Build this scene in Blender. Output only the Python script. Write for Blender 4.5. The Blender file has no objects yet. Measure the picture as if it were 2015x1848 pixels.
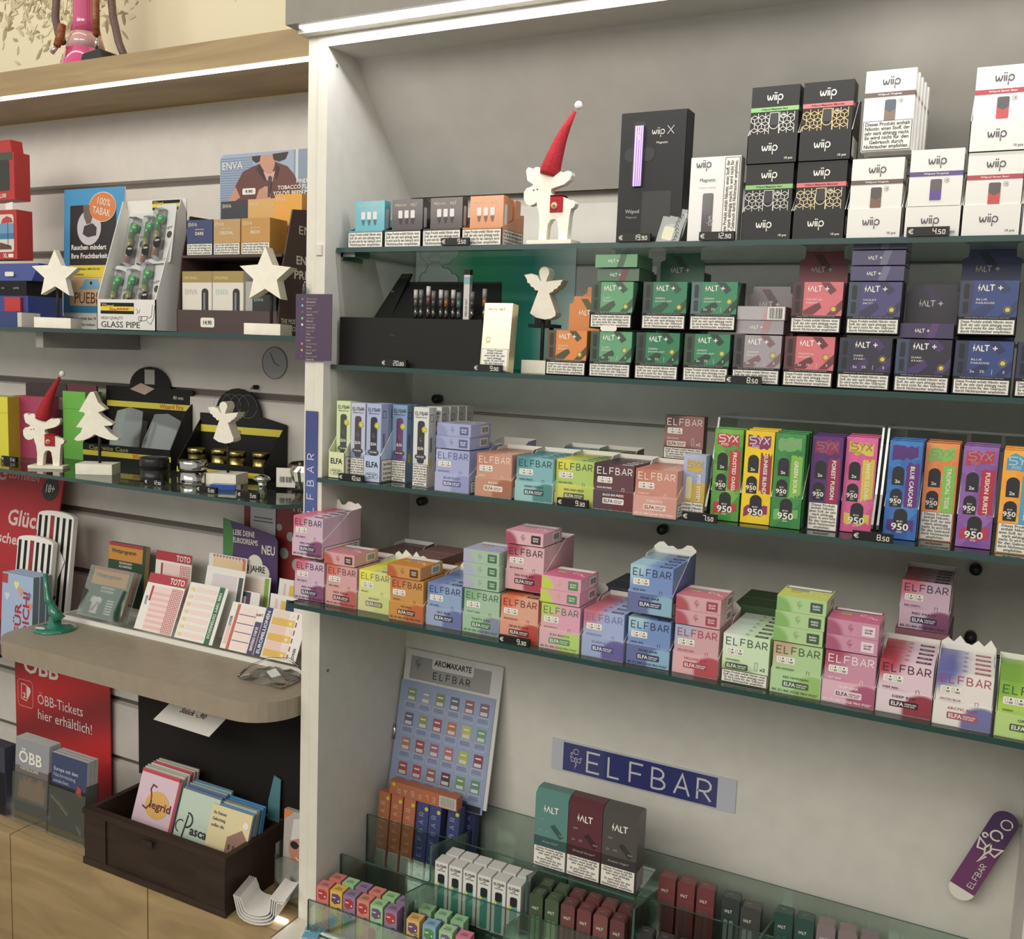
import bpy, math, random
from mathutils import Vector, Matrix
random.seed(7)
sc = bpy.context.scene
col = sc.collection

# ------------------------------------------------------------ camera, world, lights, exposure
def lin1(v):
    v = v / 255.0
    return v / 12.92 if v <= 0.04045 else ((v + 0.055) / 1.055) ** 2.4
def lin(c): return (lin1(c[0]), lin1(c[1]), lin1(c[2]), 1.0)

cam_d = bpy.data.cameras.new('camera'); cam = bpy.data.objects.new('camera', cam_d); col.objects.link(cam)
yaw, pitch, roll = -0.47084496, 0.11977092, -0.03813863
fw = Vector((math.sin(yaw) * math.cos(pitch), math.cos(yaw) * math.cos(pitch), -math.sin(pitch)))
r0 = Vector((math.cos(yaw), -math.sin(yaw), 0)); d0 = fw.cross(r0)
ri = math.cos(roll) * r0 + math.sin(roll) * d0
dn = -math.sin(roll) * r0 + math.cos(roll) * d0
cam.matrix_world = Matrix(((ri.x, -dn.x, -fw.x, 1.08258), (ri.y, -dn.y, -fw.y, -1.37496), (ri.z, -dn.z, -fw.z, 1.60), (0, 0, 0, 1)))
cam_d.sensor_fit = 'HORIZONTAL'; cam_d.sensor_width = 36.0; cam_d.lens = 1896.07 / 2015 * 36.0
cam_d.clip_start = 0.02
sc.camera = cam
sc.view_settings.view_transform = 'Standard'; sc.view_settings.look = 'None'
sc.view_settings.gamma = 1.0; sc.view_settings.use_curve_mapping = False
sc.view_settings.exposure = -0.08
sc.cycles.use_denoising = True
sc.cycles.transparent_max_bounces = 24
sc.cycles.max_bounces = 8
sc.cycles.caustics_reflective = False; sc.cycles.caustics_refractive = False

w = bpy.data.worlds.new('world'); sc.world = w; w.use_nodes = True
w.node_tree.nodes['Background'].inputs[0].default_value = lin((226, 224, 217))
w.node_tree.nodes['Background'].inputs[1].default_value = 0.74

def area(name, loc, size, energy, color, target=None, sy=None):
    l = bpy.data.lights.new(name, 'AREA'); l.energy = energy; l.color = lin(color)[:3]
    l.shape = 'RECTANGLE'; l.size = size; l.size_y = sy or size
    o = bpy.data.objects.new(name, l); col.objects.link(o); o.location = loc
    if target is not None:
        o.rotation_euler = (Vector(target) - Vector(loc)).to_track_quat('-Z', 'Y').to_euler()
    return o
# unseen lamps above the aisle; the farther pair is added for frontal light
area('unseen_room_lamp', (0.5, -2.2, 2.85), 1.5, 11, (255, 249, 240), (0.4, 0.2, 1.0), 0.7)
area('unseen_room_lamp', (-1.3, -1.9, 2.85), 1.5, 5, (255, 246, 234), (-0.9, 0.2, 1.1), 0.7)
area('unseen_room_lamp', (0.9, -3.0, 2.80), 2.0, 30, (255, 249, 238), (0.4, 0.2, 0.9), 1.0)
area('unseen_room_lamp', (-1.3, -3.2, 2.80), 2.0, 44, (255, 248, 236), (-0.6, 0.2, 0.9), 1.0)

# ------------------------------------------------------------ materials
MATS = {}
def dull(c):
    """printed colours with their saturation slightly lowered"""
    l = .3 * c[0] + .55 * c[1] + .15 * c[2]
    return tuple(min(255, 1 + .98 * (v * .84 + l * .16)) for v in c[:3])
def mt(c, r=0.5, metal=0.0, spec=0.5, emit=0.0, coat=0.0, name=None):
    if not emit: c = dull(c)
    key = ('p', tuple(c), r, metal, spec, emit, coat)
    if key in MATS: return MATS[key]
    m = bpy.data.materials.new(name or 'paint_%d_%d_%d' % tuple(int(v) for v in c[:3])); m.use_nodes = True
    b = m.node_tree.nodes['Principled BSDF']
    b.inputs['Base Color'].default_value = lin(c); b.inputs['Roughness'].default_value = r
    b.inputs['Metallic'].default_value = metal; b.inputs['Specular IOR Level'].default_value = spec
    if coat: b.inputs['Coat Weight'].default_value = coat; b.inputs['Coat Roughness'].default_value = 0.08
    if emit:
        b.inputs['Emission Color'].default_value = lin(c); b.inputs['Emission Strength'].default_value = emit
    MATS[key] = m
    return m

def noisy(name, c1, c2, scale=(8, 8, 8), r=0.5, detail=4, bump=0.0, dist=0.0, spec=0.4):
    m = bpy.data.materials.new(name); m.use_nodes = True; nt = m.node_tree; b = nt.nodes['Principled BSDF']
    tc = nt.nodes.new('ShaderNodeTexCoord'); mp = nt.nodes.new('ShaderNodeMapping'); mp.inputs['Scale'].default_value = scale
    n = nt.nodes.new('ShaderNodeTexNoise'); n.inputs['Scale'].default_value = 1.0; n.inputs['Detail'].default_value = detail
    n.inputs['Distortion'].default_value = dist
    cr = nt.nodes.new('ShaderNodeValToRGB'); cr.color_ramp.elements[0].color = lin(c1); cr.color_ramp.elements[1].color = lin(c2)
    cr.color_ramp.elements[0].position = 0.32; cr.color_ramp.elements[1].position = 0.68
    nt.links.new(tc.outputs['Object'], mp.inputs[0]); nt.links.new(mp.outputs[0], n.inputs['Vector'])
    nt.links.new(n.outputs['Fac'], cr.inputs[0]); nt.links.new(cr.outputs[0], b.inputs['Base Color'])
    b.inputs['Roughness'].default_value = r; b.inputs['Specular IOR Level'].default_value = spec
    if bump:
        bp = nt.nodes.new('ShaderNodeBump'); bp.inputs['Strength'].default_value = bump; bp.inputs['Distance'].default_value = 0.001
        nt.links.new(n.outputs['Fac'], bp.inputs['Height']); nt.links.new(bp.outputs[0], b.inputs['Normal'])
    return m

def blob(name, base, blobs, r=0.42, coat=0.15):
    """printed card: soft-edged discs (cx, cz, radius, softness, colour) on a base colour, in the box's own x-z plane"""
    base = dull(base); blobs = [(*q[:4], dull(q[4])) for q in blobs]
    key = ('b', tuple(base), tuple(blobs))
    if key in MATS: return MATS[key]
    m = bpy.data.materials.new(name); m.use_nodes = True; nt = m.node_tree; b = nt.nodes['Principled BSDF']
    tc = nt.nodes.new('ShaderNodeTexCoord'); fl = nt.nodes.new('ShaderNodeVectorMath'); fl.operation = 'MULTIPLY'
    fl.inputs[1].default_value = (1, 0, 1); nt.links.new(tc.outputs['Object'], fl.inputs[0])
    prev = None
    for cx, cz, rad, soft, c in blobs:
        d = nt.nodes.new('ShaderNodeVectorMath'); d.operation = 'DISTANCE'; d.inputs[1].default_value = (cx, 0, cz)
        nt.links.new(fl.outputs[0], d.inputs[0])
        mr = nt.nodes.new('ShaderNodeMapRange'); mr.interpolation_type = 'SMOOTHSTEP'
        mr.inputs['From Min'].default_value = rad - soft; mr.inputs['From Max'].default_value = rad + soft
        mr.inputs['To Min'].default_value = 1; mr.inputs['To Max'].default_value = 0
        nt.links.new(d.outputs['Value'], mr.inputs['Value'])
        mx = nt.nodes.new('ShaderNodeMix'); mx.data_type = 'RGBA'
        nt.links.new(mr.outputs[0], mx.inputs[0])
        if prev is None: mx.inputs[6].default_value = lin(base)
        else: nt.links.new(prev, mx.inputs[6])
        mx.inputs[7].default_value = lin(c); prev = mx.outputs[2]
    nt.links.new(prev, b.inputs['Base Color'])
    b.inputs['Roughness'].default_value = r; b.inputs['Coat Weight'].default_value = coat; b.inputs['Coat Roughness'].default_value = 0.2
    MATS[key] = m
    return m

def glass(name, tint, refl=0.5, base=0.0, rough=0.02):
    """thin clear sheet: see-through with a tint, mirror-like at grazing angles"""
    m = bpy.data.materials.new(name); m.use_nodes = True; nt = m.node_tree
    for n in list(nt.nodes): nt.nodes.remove(n)
    out = nt.nodes.new('ShaderNodeOutputMaterial'); tr = nt.nodes.new('ShaderNodeBsdfTransparent'); tr.inputs[0].default_value = lin(tint)
    gl = nt.nodes.new('ShaderNodeBsdfGlossy'); gl.inputs['Roughness'].default_value = rough; gl.inputs[0].default_value = (0.9, 0.95, 0.92, 1)
    fr = nt.nodes.new('ShaderNodeFresnel'); fr.inputs['IOR'].default_value = 1.45
    mu = nt.nodes.new('ShaderNodeMath'); mu.operation = 'MULTIPLY_ADD'; mu.inputs[1].default_value = refl; mu.inputs[2].default_value = base
    mx = nt.nodes.new('ShaderNodeMixShader')
    nt.links.new(fr.outputs[0], mu.inputs[0]); nt.links.new(mu.outputs[0], mx.inputs[0])
    nt.links.new(tr.outputs[0], mx.inputs[1]); nt.links.new(gl.outputs[0], mx.inputs[2]); nt.links.new(mx.outputs[0], out.inputs[0])
    return m

WHITE = noisy('white_laminate', (206, 204, 194), (212, 210, 200), (30, 30, 30), 0.38)
POSTW = noisy('cream_laminate', (212, 208, 194), (218, 214, 200), (30, 30, 30), 0.38)
HEADM = noisy('header_laminate', (132, 127, 117), (138, 133, 122), (30, 30, 30), .45)
GREYP = noisy('grey_panel', (196, 193, 186), (202, 199, 192), (20, 20, 20), 0.45)
SLATM = noisy('white_slat', (204, 198, 190), (210, 204, 196), (20, 20, 20), 0.33)
WOOD = noisy('oak_laminate', (150, 128, 92), (176, 152, 112), (2.2, 14, 26), 0.5, 6, 0.0, 1.2)
WOODV = noisy('oak_front', (142, 120, 84), (172, 148, 106), (3.0, 9, 12), 0.5, 6, 0.0, 1.6)
TAUPE = noisy('taupe_laminate', (146, 134, 117), (152, 140, 122), (40, 40, 40), 0.45)
GLASS = glass('shelf_glass', (240, 247, 244), 0.85, 0.02)
GLASSE = mt((28, 66, 62), 0.18, 0, 0.6, coat=0.4, name='glass_edge_green')
BINGL = glass('bin_glass', (243, 248, 245), 0.6, 0.015)
BINE = mt((52, 92, 82), 0.25, 0, 0.6, name='bin_edge_green')
ACRYL = glass('clear_acrylic', (250, 251, 250), 0.6, 0.01)
ACRE = glass('acrylic_edge', (196, 204, 200), 0.8, 0.12, 0.1)
FOIL = glass('clear_foil', (248, 249, 250), 0.9, 0.10, 0.12)
LEDM = mt((255, 252, 250), 0.5, 0, 0.5, 3.6, name='led_strip_white')
BLACK = mt((20, 20, 21), 0.55, 0, .3); DARK = mt((34, 32, 32), 0.55, 0, .3); INK = mt((34, 32, 36), 0.6)
PAPER = mt((232, 229, 220), 0.7); CARD = mt((226, 223, 212), 0.6); LABELW = mt((230, 226, 212), 0.55)
CHROME = mt((210, 208, 204), 0.12, 1.0); BRASS = mt((176, 160, 90), 0.3, 1.0); STEEL = mt((150, 150, 148), 0.3, 1.0)

# ------------------------------------------------------------ geometry helpers
GL = {}
def load_glyphs():
    chars = 'ABCDEFGHIJKLMNOPQRSTUVWXYZabcdefghijklmnopqrstuvwxyz0123456789.,:;!?%+-*/&ÄÖÜäöüß€|\''
    tmp = []
    for bold in (0, 1):
        for body in ['||'] + ['|' + c + '|' for c in chars] + list(chars):
            cu = bpy.data.curves.new('glyph', 'FONT'); cu.body = body; cu.size = 1.0; cu.resolution_u = 2; cu.fill_mode = 'FRONT'
            cu.offset = 0.022 * bold
            o = bpy.data.objects.new('glyph', cu); col.objects.link(o); tmp.append((bold, body, o))
    dg = bpy.context.evaluated_depsgraph_get(); dg.update()
    span = {}
    for bold, body, o in tmp:
        me = bpy.data.meshes.new_from_object(o.evaluated_get(dg))
        vs = [(v.co.x, v.co.y) for v in me.vertices]
        if len(body) == 1: GL[(body, bold)] = [vs, [tuple(p.vertices) for p in me.polygons], 0.0]
        else: span[(body, bold)] = (max(x for x, y in vs) - min(x for x, y in vs)) if vs else 0
        bpy.data.meshes.remove(me)
    for (body, bold), s in span.items():
        if len(body) == 3: GL[(body[1], bold)][2] = s - span[('||', bold)]
    for bold, body, o in tmp:
        cu = o.data; bpy.data.objects.remove(o); bpy.data.curves.remove(cu)
load_glyphs()

def text(s, size, bold=0, sx=1.0, align='L', track=0.0):
    """-> (verts2d, faces) of a line of lettering, cap height about 0.7*size"""
    V, F, x = [], [], 0.0
    for ch in s:
        if ch == ' ' or (ch, bold) not in GL: x += 0.30 * size * sx; continue
        vs, fs, adv = GL[(ch, bold)]
        n = len(V); V += [(x + px * size * sx, py * size) for px, py in vs]; F += [tuple(i + n for i in f) for f in fs]
        x += (adv * sx + track) * size
    off = {'L': 0, 'C': -x / 2, 'R': -x}[align]
    return [(px + off, py) for px, py in V], F, x
def fit_text(s, width, height, bold=0, align='C'):
    """lettering of cap height HEIGHT squeezed or stretched to WIDTH"""
    size = height / 0.7
    V, F, x = text(s, size, bold)
    k = width / max(x, 1e-6); off = {'L': 0, 'C': -width / 2, 'R': -width}[align]
    return [(px * k + off, py) for px, py in V], F, width
def stroke(pts, wd, closed=False):
    """polyline of width wd -> (verts2d, faces)"""
    V, F = [], []; n = len(pts)
    for i, p in enumerate(pts):
        a = pts[i - 1] if (i > 0 or closed) else p; b = pts[(i + 1) % n] if (i < n - 1 or closed) else p
        d1 = Vector((p[0] - a[0], p[1] - a[1])); d2 = Vector((b[0] - p[0], b[1] - p[1]))
        if d1.length < 1e-9: d1 = d2.copy()
        if d2.length < 1e-9: d2 = d1.copy()
        d1.normalize(); d2.normalize(); n1 = Vector((-d1.y, d1.x)); n2 = Vector((-d2.y, d2.x)); nn = n1 + n2
        if nn.length < 1e-6: nn = n1
        nn.normalize(); k = wd / 2 / max(0.45, nn.dot(n1))
        V += [(p[0] + nn.x * k, p[1] + nn.y * k), (p[0] - nn.x * k, p[1] - nn.y * k)]
    m = n if closed else n - 1
    for i in range(m):
        j = (i + 1) % n; F.append((2 * i, 2 * i + 1, 2 * j + 1, 2 * j))
    return V, F, 0
def join2(*shapes):
    V, F, starts = [], [], []
    for s in shapes:
        n = len(V); V += list(s[0]); F += [tuple(i + n for i in f) for f in s[1]]; starts.append(n)
    return V, F, starts
def tf2(s, sx=1, sy=1, dx=0, dy=0, rot=0):
    c, q = math.cos(rot), math.sin(rot)
    return [((x * sx) * c - (y * sy) * q + dx, (x * sx) * q + (y * sy) * c + dy) for x, y in s[0]], s[1], s[2]
def rect(x0, y0, x1, y1): return [(x0, y0), (x1, y0), (x1, y1), (x0, y1)], [(0, 1, 2, 3)], 0
def poly(pts): return list(pts), [tuple(range(len(pts)))], 0
def disc(cx, cy, r, n=16, ry=None):
    return [(cx + r * math.cos(2 * math.pi * i / n), cy + (ry or r) * math.sin(2 * math.pi * i / n)) for i in range(n)], [tuple(range(n))], 0
def arc(cx, cy, r, a0, a1, n=8, ry=None):
    return [(cx + r * math.cos(math.radians(a0 + (a1 - a0) * i / n)), cy + (ry or r) * math.sin(math.radians(a0 + (a1 - a0) * i / n))) for i in range(n + 1)]
def rrect(x0, y0, x1, y1, r, n=4):
    return poly(arc(x1 - r, y1 - r, r, 0, 90, n) + arc(x0 + r, y1 - r, r, 90, 180, n) + arc(x0 + r, y0 + r, r, 180, 270, n) + arc(x1 - r, y0 + r, r, 270, 360, n))
def frame2(x0, y0, x1, y1, t):
    return join2(rect(x0, y0, x1, y0 + t), rect(x0, y1 - t, x1, y1), rect(x0, y0 + t, x0 + t, y1 - t), rect(x1 - t, y0 + t, x1, y1 - t))

class G:
    def __init__(s): s.v, s.f, s.m, s.ms, s.sm = [], [], [], [], []
    def mi(s, m):
        if m not in s.ms: s.ms.append(m)
        return s.ms.index(m)
    def add(s, V, F, m, smooth=False):
        n = len(s.v); s.v += [tuple(p) for p in V]; k = s.mi(m)
        for f in F: s.f.append(tuple(i + n for i in f)); s.m.append(k); s.sm.append(smooth)
        return s
    def box(s, x0, x1, y0, y1, z0, z1, m, faces=None):
        """faces: dict of side -> material for 'f','b','l','r','t','d'"""
        V = [(x0, y0, z0), (x1, y0, z0), (x1, y1, z0), (x0, y1, z0), (x0, y0, z1), (x1, y0, z1), (x1, y1, z1), (x0, y1, z1)]
        n = len(s.v); s.v += V
        for k, f in (('d', (0, 3, 2, 1)), ('t', (4, 5, 6, 7)), ('f', (0, 1, 5, 4)), ('r', (1, 2, 6, 5)), ('b', (2, 3, 7, 6)), ('l', (3, 0, 4, 7))):
            s.f.append(tuple(i + n for i in f)); s.m.append(s.mi((faces or {}).get(k, m))); s.sm.append(False)
        return s
    def prism(s, pts, y0, y1, m, side=None, axis='y', smooth=False):
        """outline in x-z (counter-clockwise) pushed from y0 to y1; axis 'x': outline in y-z pushed along x; 'z': outline in x-y pushed up"""
        n = len(pts)
        if axis == 'y': P = lambda a, b, t: (a, t, b)
        elif axis == 'x': P = lambda a, b, t: (t, a, b)
        else: P = lambda a, b, t: (a, b, t)
        V = [P(a, b, y0) for a, b in pts] + [P(a, b, y1) for a, b in pts]
        F0 = [tuple(range(n)), tuple(range(2 * n - 1, n - 1, -1))]
        FS = [(i, i + n, (i + 1) % n + n, (i + 1) % n) for i in range(n)]
        if axis != 'y':
            F0 = [tuple(reversed(f)) for f in F0]; FS = [tuple(reversed(f)) for f in FS]
        k = len(s.v); s.v += V
        for f in F0: s.f.append(tuple(i + k for i in f)); s.m.append(s.mi(m)); s.sm.append(False)
        for f in FS: s.f.append(tuple(i + k for i in f)); s.m.append(s.mi(side or m)); s.sm.append(smooth)
        return s
    def flat(s, sh, m, o=(0, 0, 0), u=(1, 0, 0), v=(0, 0, 1)):
        o, u, v = Vector(o), Vector(u), Vector(v)
        if isinstance(sh[2], list) and 1 < len(sh[2]) < 60:      # overprinted shapes lie a hair apart
            nn = u.cross(v).normalized(); V, k = [], 0
            for i, (a, b) in enumerate(sh[0]):
                while k + 1 < len(sh[2]) and i >= sh[2][k + 1]: k += 1
                V.append(o + u * a + v * b + nn * (9e-6 * (k % 12)))
            return s.add(V, sh[1], m)
        return s.add([o + u * a + v * b for a, b in sh[0]], sh[1], m)
    def tube(s, pts, r, m, n=8, caps=True):
        pts = [Vector(p) for p in pts]; rs = r if isinstance(r, (list, tuple)) else [r] * len(pts); V, F = [], []
        up = Vector((0.13, 0.37, 0.92)).normalized()
        for i, p in enumerate(pts):
            t = (pts[min(i + 1, len(pts) - 1)] - pts[max(i - 1, 0)]).normalized()
            a = t.cross(up); a = a.normalized() if a.length > 1e-4 else t.cross(Vector((1, 0, 0))).normalized()
            b = t.cross(a)
            V += [p + (a * math.cos(2 * math.pi * k / n) + b * math.sin(2 * math.pi * k / n)) * rs[i] for k in range(n)]
        for i in range(len(pts) - 1):
            for k in range(n): F.append((i * n + k, i * n + (k + 1) % n, (i + 1) * n + (k + 1) % n, (i + 1) * n + k))
        if caps: F += [tuple(range(n - 1, -1, -1)), tuple((len(pts) - 1) * n + k for k in range(n))]
        return s.add(V, F, m, True)
    def lathe(s, prof, m, n=20, c=(0, 0, 0)):
        """profile of (radius, z), top to bottom or bottom to top"""
        V, F = [], []
        for r, z in prof: V += [(c[0] + r * math.cos(2 * math.pi * k / n), c[1] + r * math.sin(2 * math.pi * k / n), c[2] + z) for k in range(n)]
        for i in range(len(prof) - 1):
            for k in range(n): F.append((i * n + k, i * n + (k + 1) % n, (i + 1) * n + (k + 1) % n, (i + 1) * n + k))
        F += [tuple(range(n - 1, -1, -1)), tuple((len(prof) - 1) * n + k for k in range(n))]
        return s.add(V, F, m, True)
    def mesh(s, name):
        me = bpy.data.meshes.new(name); me.from_pydata(s.v, [], s.f)
        for m in s.ms: me.materials.append(m)
        me.polygons.foreach_set('material_index', s.m); me.polygons.foreach_set('use_smooth', s.sm)
        me.update()
        return me

LABELS = {}
def mk(name, g=None, parent=None, loc=(0, 0, 0), rz=0.0, rx=0.0, ry=0.0, label=None, cat=None, group=None, kind=None):
    """link one object: g is a G, a ready mesh or None for an Empty"""
    d = g.mesh(name) if isinstance(g, G) else g
    o = bpy.data.objects.new(name, d); col.objects.link(o)
    o.location = loc; o.rotation_euler = (rx, ry, rz)
    if parent is not None: o.parent = parent
    if label:
        if len(label.split()) > 16 or (kind is None and label in LABELS): print('LABELCHECK', len(label.split()), label)
        LABELS[label] = group
        o['label'] = label
    if cat: o['category'] = cat
    if group: o['group'] = group
    if kind: o['kind'] = kind
    return o
ORD = ['front', 'second', 'third', 'fourth', 'fifth', 'sixth', 'seventh', 'eighth', 'ninth', 'tenth']

# ---- lettering drawn as strokes
def elfbar(width, h, wd):
    L = {'E': [[(.8, 1), (0, 1), (0, 0), (.8, 0)], [(0, .5), (.7, .5)]], 'L': [[(0, 1), (0, 0), (.7, 0)]], 'F': [[(.8, 1), (0, 1), (0, 0)], [(0, .5), (.7, .5)]],
         'B': [[(0, 0), (0, 1)] + arc(.35, .75, .35, 90, -90, 5, .25) + [(0, .5)], [(0, .5)] + arc(.4, .25, .4, 90, -90, 5, .25) + [(0, 0)]],
         'A': [[(0, 0), (.45, 1), (.9, 0)], [(.18, .35), (.72, .35)]], 'R': [[(0, 0), (0, 1)] + arc(.4, .72, .38, 90, -90, 5, .28) + [(0, .44)], [(.35, .44), (.8, 0)]]}
    out = []; gap = width / 5.62
    for i, ch in enumerate('ELFBAR'):
        for s in L[ch]: out.append(tf2(stroke([(x * h * .82, y * h) for x, y in s], wd), dx=i * gap))
    return join2(*out)
def wiip(h, wd):
    w_ = [(0, .95), (.02, .5), (.12, .12), (.25, .1), (.38, .35), (.47, .7), (.52, .4), (.62, .12), (.75, .1), (.88, .35), (.98, .95)]
    S = [w_, [(1.27, .02), (1.27, .95)], [(1.57, .02), (1.57, .95)], [(1.88, -.62), (1.88, .55)] + arc(2.28, .5, .40, 175, -160, 10, .46)]
    out = [stroke([(x * h, y * h) for x, y in s], wd) for s in S]
    out += [disc(1.27 * h, 1.28 * h, wd * .62, 8), disc(1.57 * h, 1.28 * h, wd * .62, 8)]
    return join2(*out)
def salt(h, wd, plus=True):
    bolt = poly([(.34 * h, 1.35 * h), (.0, .38 * h), (.20 * h, .38 * h), (.10 * h, -.25 * h), (.48 * h, .62 * h), (.27 * h, .62 * h)])
    S = [[(.55, 0), (.9, .95), (1.25, 0)], [(1.5, 1), (1.5, 0), (1.95, 0)], [(1.95, 1), (2.75, 1)], [(2.35, 1), (2.35, 0)]]
    if plus: S += [[(3.3, .5), (4.1, .5)], [(3.7, .1), (3.7, .9)]]
    return join2(bolt, *[stroke([(x * h, y * h) for x, y in s], wd) for s in S])
def syx(h, wd):
    S = [[(1.0, 1), (.12, 1), (.0, .88), (.12, .55), (.85, .5), (.97, .3), (.8, .02), (0, 0)], [(1.15, 1), (1.55, .5), (1.95, 1)], [(1.55, .5), (1.45, 0)], [(2.0, 0), (2.9, 1)], [(2.1, 1), (2.8, 0)]]
    return join2(*[stroke([(x * h, y * h) for x, y in s], wd) for s in S])
SEG = {'0': 'abcdef', '1': 'bc', '2': 'abged', '3': 'abgcd', '4': 'fgbc', '5': 'afgcd', '6': 'afgedc', '7': 'abc', '8': 'abcdefg', '9': 'abcdfg'}
def seg7(s, h):
    P = {'a': [(0, 2), (1, 2)], 'b': [(1, 2), (1, 1)], 'c': [(1, 1), (1, 0)], 'd': [(0, 0), (1, 0)], 'e': [(0, 0), (0, 1)], 'f': [(0, 1), (0, 2)], 'g': [(0, 1), (1, 1)]}
    out, x = [], 0.0; big = True
    for ch in s:
        if ch == '.': out.append(rect(x - .1 * h, -.06 * h, x + .04 * h, .08 * h)); x += .15 * h; big = False; continue
        k = h / 2 if big else h * .36
        for q in SEG[ch]: out.append(tf2(stroke([(a * k * 1.05, b * k) for a, b in P[q]], .13 * h), dx=x))
        x += k * 1.05 + .30 * h
    return join2(*out), x
def elf_logo(r):
    """thin outline of a winged sprite under a ring"""
    S = [arc(0, .9, .28, 0, 330, 10), arc(-.45, .62, .12, 0, 330, 8), [(0, .35), (-.15, .0), (.0, -.35), (.15, 0), (0, .35)], [(-.1, .1), (-.6, .35), (-.45, -.2), (-.05, -.1)], [(.1, .1), (.6, .35), (.45, -.2), (.05, -.1)], [(0, -.35), (-.1, -.9), (.12, -.4)]]
    return join2(*[stroke([(x * r, y * r) for x, y in s], r * .09) for s in S])
def barcode(x0, y0, x1, y1, n=11):
    out = []; rr = random.Random(3)
    for i in range(n):
        a = x0 + (x1 - x0) * (i + .15) / n; out.append(rect(a, y0, a + (x1 - x0) / n * rr.uniform(.25, .7), y1))
    return join2(*out)
WT4 = ['Dieses Produkt enthält Nikotin: einen', 'Stoff, der sehr stark abhängig macht.', 'Es wird nicht für den Gebrauch', 'durch Nichtraucher empfohlen.']
WT6 = ['Dieses Produkt enthält', 'Nikotin: einen Stoff, der', 'sehr stark abhängig macht.', 'Es wird nicht für den', 'Gebrauch durch', 'Nichtraucher empfohlen.']
WT7 = ['Dieses Produkt', 'enthält Nikotin:', 'einen Stoff, der sehr', 'stark abhängig', 'macht. Es wird nicht', 'für den Gebrauch', 'durch Nichtraucher', 'empfohlen.']
WCACHE = {}
def warn_mesh(wd, ht, lines, border=0.0009, fs=None):
    """warning label, lower edge at z 0, printed front towards -y"""
    key = (wd, ht, tuple(lines), border)
    if key in WCACHE: return WCACHE[key]
    g = G(); g.flat(rect(0, 0, wd, ht), BLACK); b = border
    g.flat(rect(b, b, wd - b, ht - b), LABELW, (0, -.0001, 0))
    n = len(lines); lh = (ht - 2 * b) / (n + .35)
    size = min(fs or 9, lh * 1.12); out = []
    for i, s in enumerate(lines):
        V, F, x = text(s, size, 1)
        mx = (wd - 2 * b) * .94; k = min(1.0, mx / x)
        out.append(([(px * k + wd / 2 - x * k / 2, py + ht - b - lh * (i + .98)) for px, py in V], F, 0))
    g.flat(join2(*out), INK, (0, -.0002, 0))
    WCACHE[key] = g.mesh('warning_label')
    return WCACHE[key]
# ------------------------------------------------------------ the setting
def st(name, g, **k): return mk(name, g, kind='structure', **k)
st('floor', G().box(-4, 4, -4, .35, -.05, 0, mt((120, 112, 100), .5)))
NICHE = mt((222, 212, 178), .7)
wb = st('wall_back', G().box(-4, 4, .345, .42, 0, 3.0, NICHE))
# printed tobacco shreds on the lit wall of the niche
g = G(); rr = random.Random(5)
cl = [mt(c, .7) for c in ((196, 180, 140), (170, 152, 112), (146, 128, 92), (216, 204, 168))]
for cx, cz, sx, sz, n in ((-1.20, 2.47, .11, .06, 320), (-1.06, 2.40, .07, .07, 220), (-.78, 2.48, .22, .035, 320), (-.30, 2.47, .16, .03, 280), (-.90, 2.42, .05, .05, 60), (-.42, 2.43, .10, .025, 70)):
    for i in range(n):
        x, z, a, L = cx + rr.gauss(0, sx), cz + abs(rr.gauss(0, sz)) * (1 if rr.random() < .6 else -1), rr.uniform(0, 6.3), rr.uniform(.006, .02)
        wv = L * rr.uniform(.18, .4); k = rr.uniform(-.4, .4)
        pts = [(-L, 0), (-L * .3, -wv), (L * .6, -wv * .6 + k * wv), (L, k * wv), (L * .3, wv), (-L * .5, wv * .7)]
        g.flat(tf2(poly(pts), dx=x, dy=z, rot=a), rr.choice(cl), (0, .3440 - i * .000002, 0))
mk('shred_print_pattern', g, wb, kind='stuff')

# left unit: back of horizontal slats with dark grooves between them
lb = st('wall_left', G().box(-2.4, -.0425, .312, .340, .10, 2.1315, mt((96, 88, 80), .6)))
lb['label'] = 'off-white slatted back wall of the unit beside the display cabinet'
GR = [.198, .356, .519, .678, .8385, .998, 1.158, 1.320, 1.481, 1.642, 1.803, 1.963]
pz = .10
for z in GR + [2.1315 + .006]:
    if z - .006 > pz + .01:
        pts = [(.312, pz), (.3, pz + .004), (.3, z - .010), (.312, z - .006)]
        mk('slat', G().prism([(a, b) for a, b in pts], -2.4, -.0425, SLATM, axis='x'), lb)
    pz = z + .006

# ------------------------------------------------------------ the display cabinet
cab = mk('display_cabinet', None, loc=(0, 0, 0), label='tall white open display cabinet with glass shelves full of cartons', cat='cabinet')
mk('side_board', G().box(-.042, -.0215, 0.001, .31, .508, 2.127, POSTW), cab)
mk('side_board', G().box(-.0205, 0, 0, .31, .508, 2.127, POSTW, {'r': WHITE}), cab)
mk('side_board', G().box(1.162, 1.182, 0, .31, .508, 2.127, WHITE), cab)
mk('top_board', G().box(0, 1.162, .0, .31, 2.108, 2.127, WHITE), cab)
mk('sloping_panel', G().prism([(.08, 2.108), (.2655, 1.897), (.272, 1.903), (.088, 2.108)], 0, 1.162, GREYP, axis='x'), cab)
pz = .508
bp = mk('back_panel', G().box(0, 1.162, .302, .31, .508, 1.90, mt((170, 168, 160), .6)), cab)
for z in [1.155, 1.318, 1.480, 1.640, 1.800, 1.903]:
    mk('slat', G().prism([(.302, pz), (.29, pz + .003), (.29, z - .003), (.302, z - .001)], 0, 1.162, WHITE, axis='x'), bp); pz = z + .0005
mk('base', G().box(-.042, 1.182, -.12, .31, .0, .508, POSTW), cab)
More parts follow.
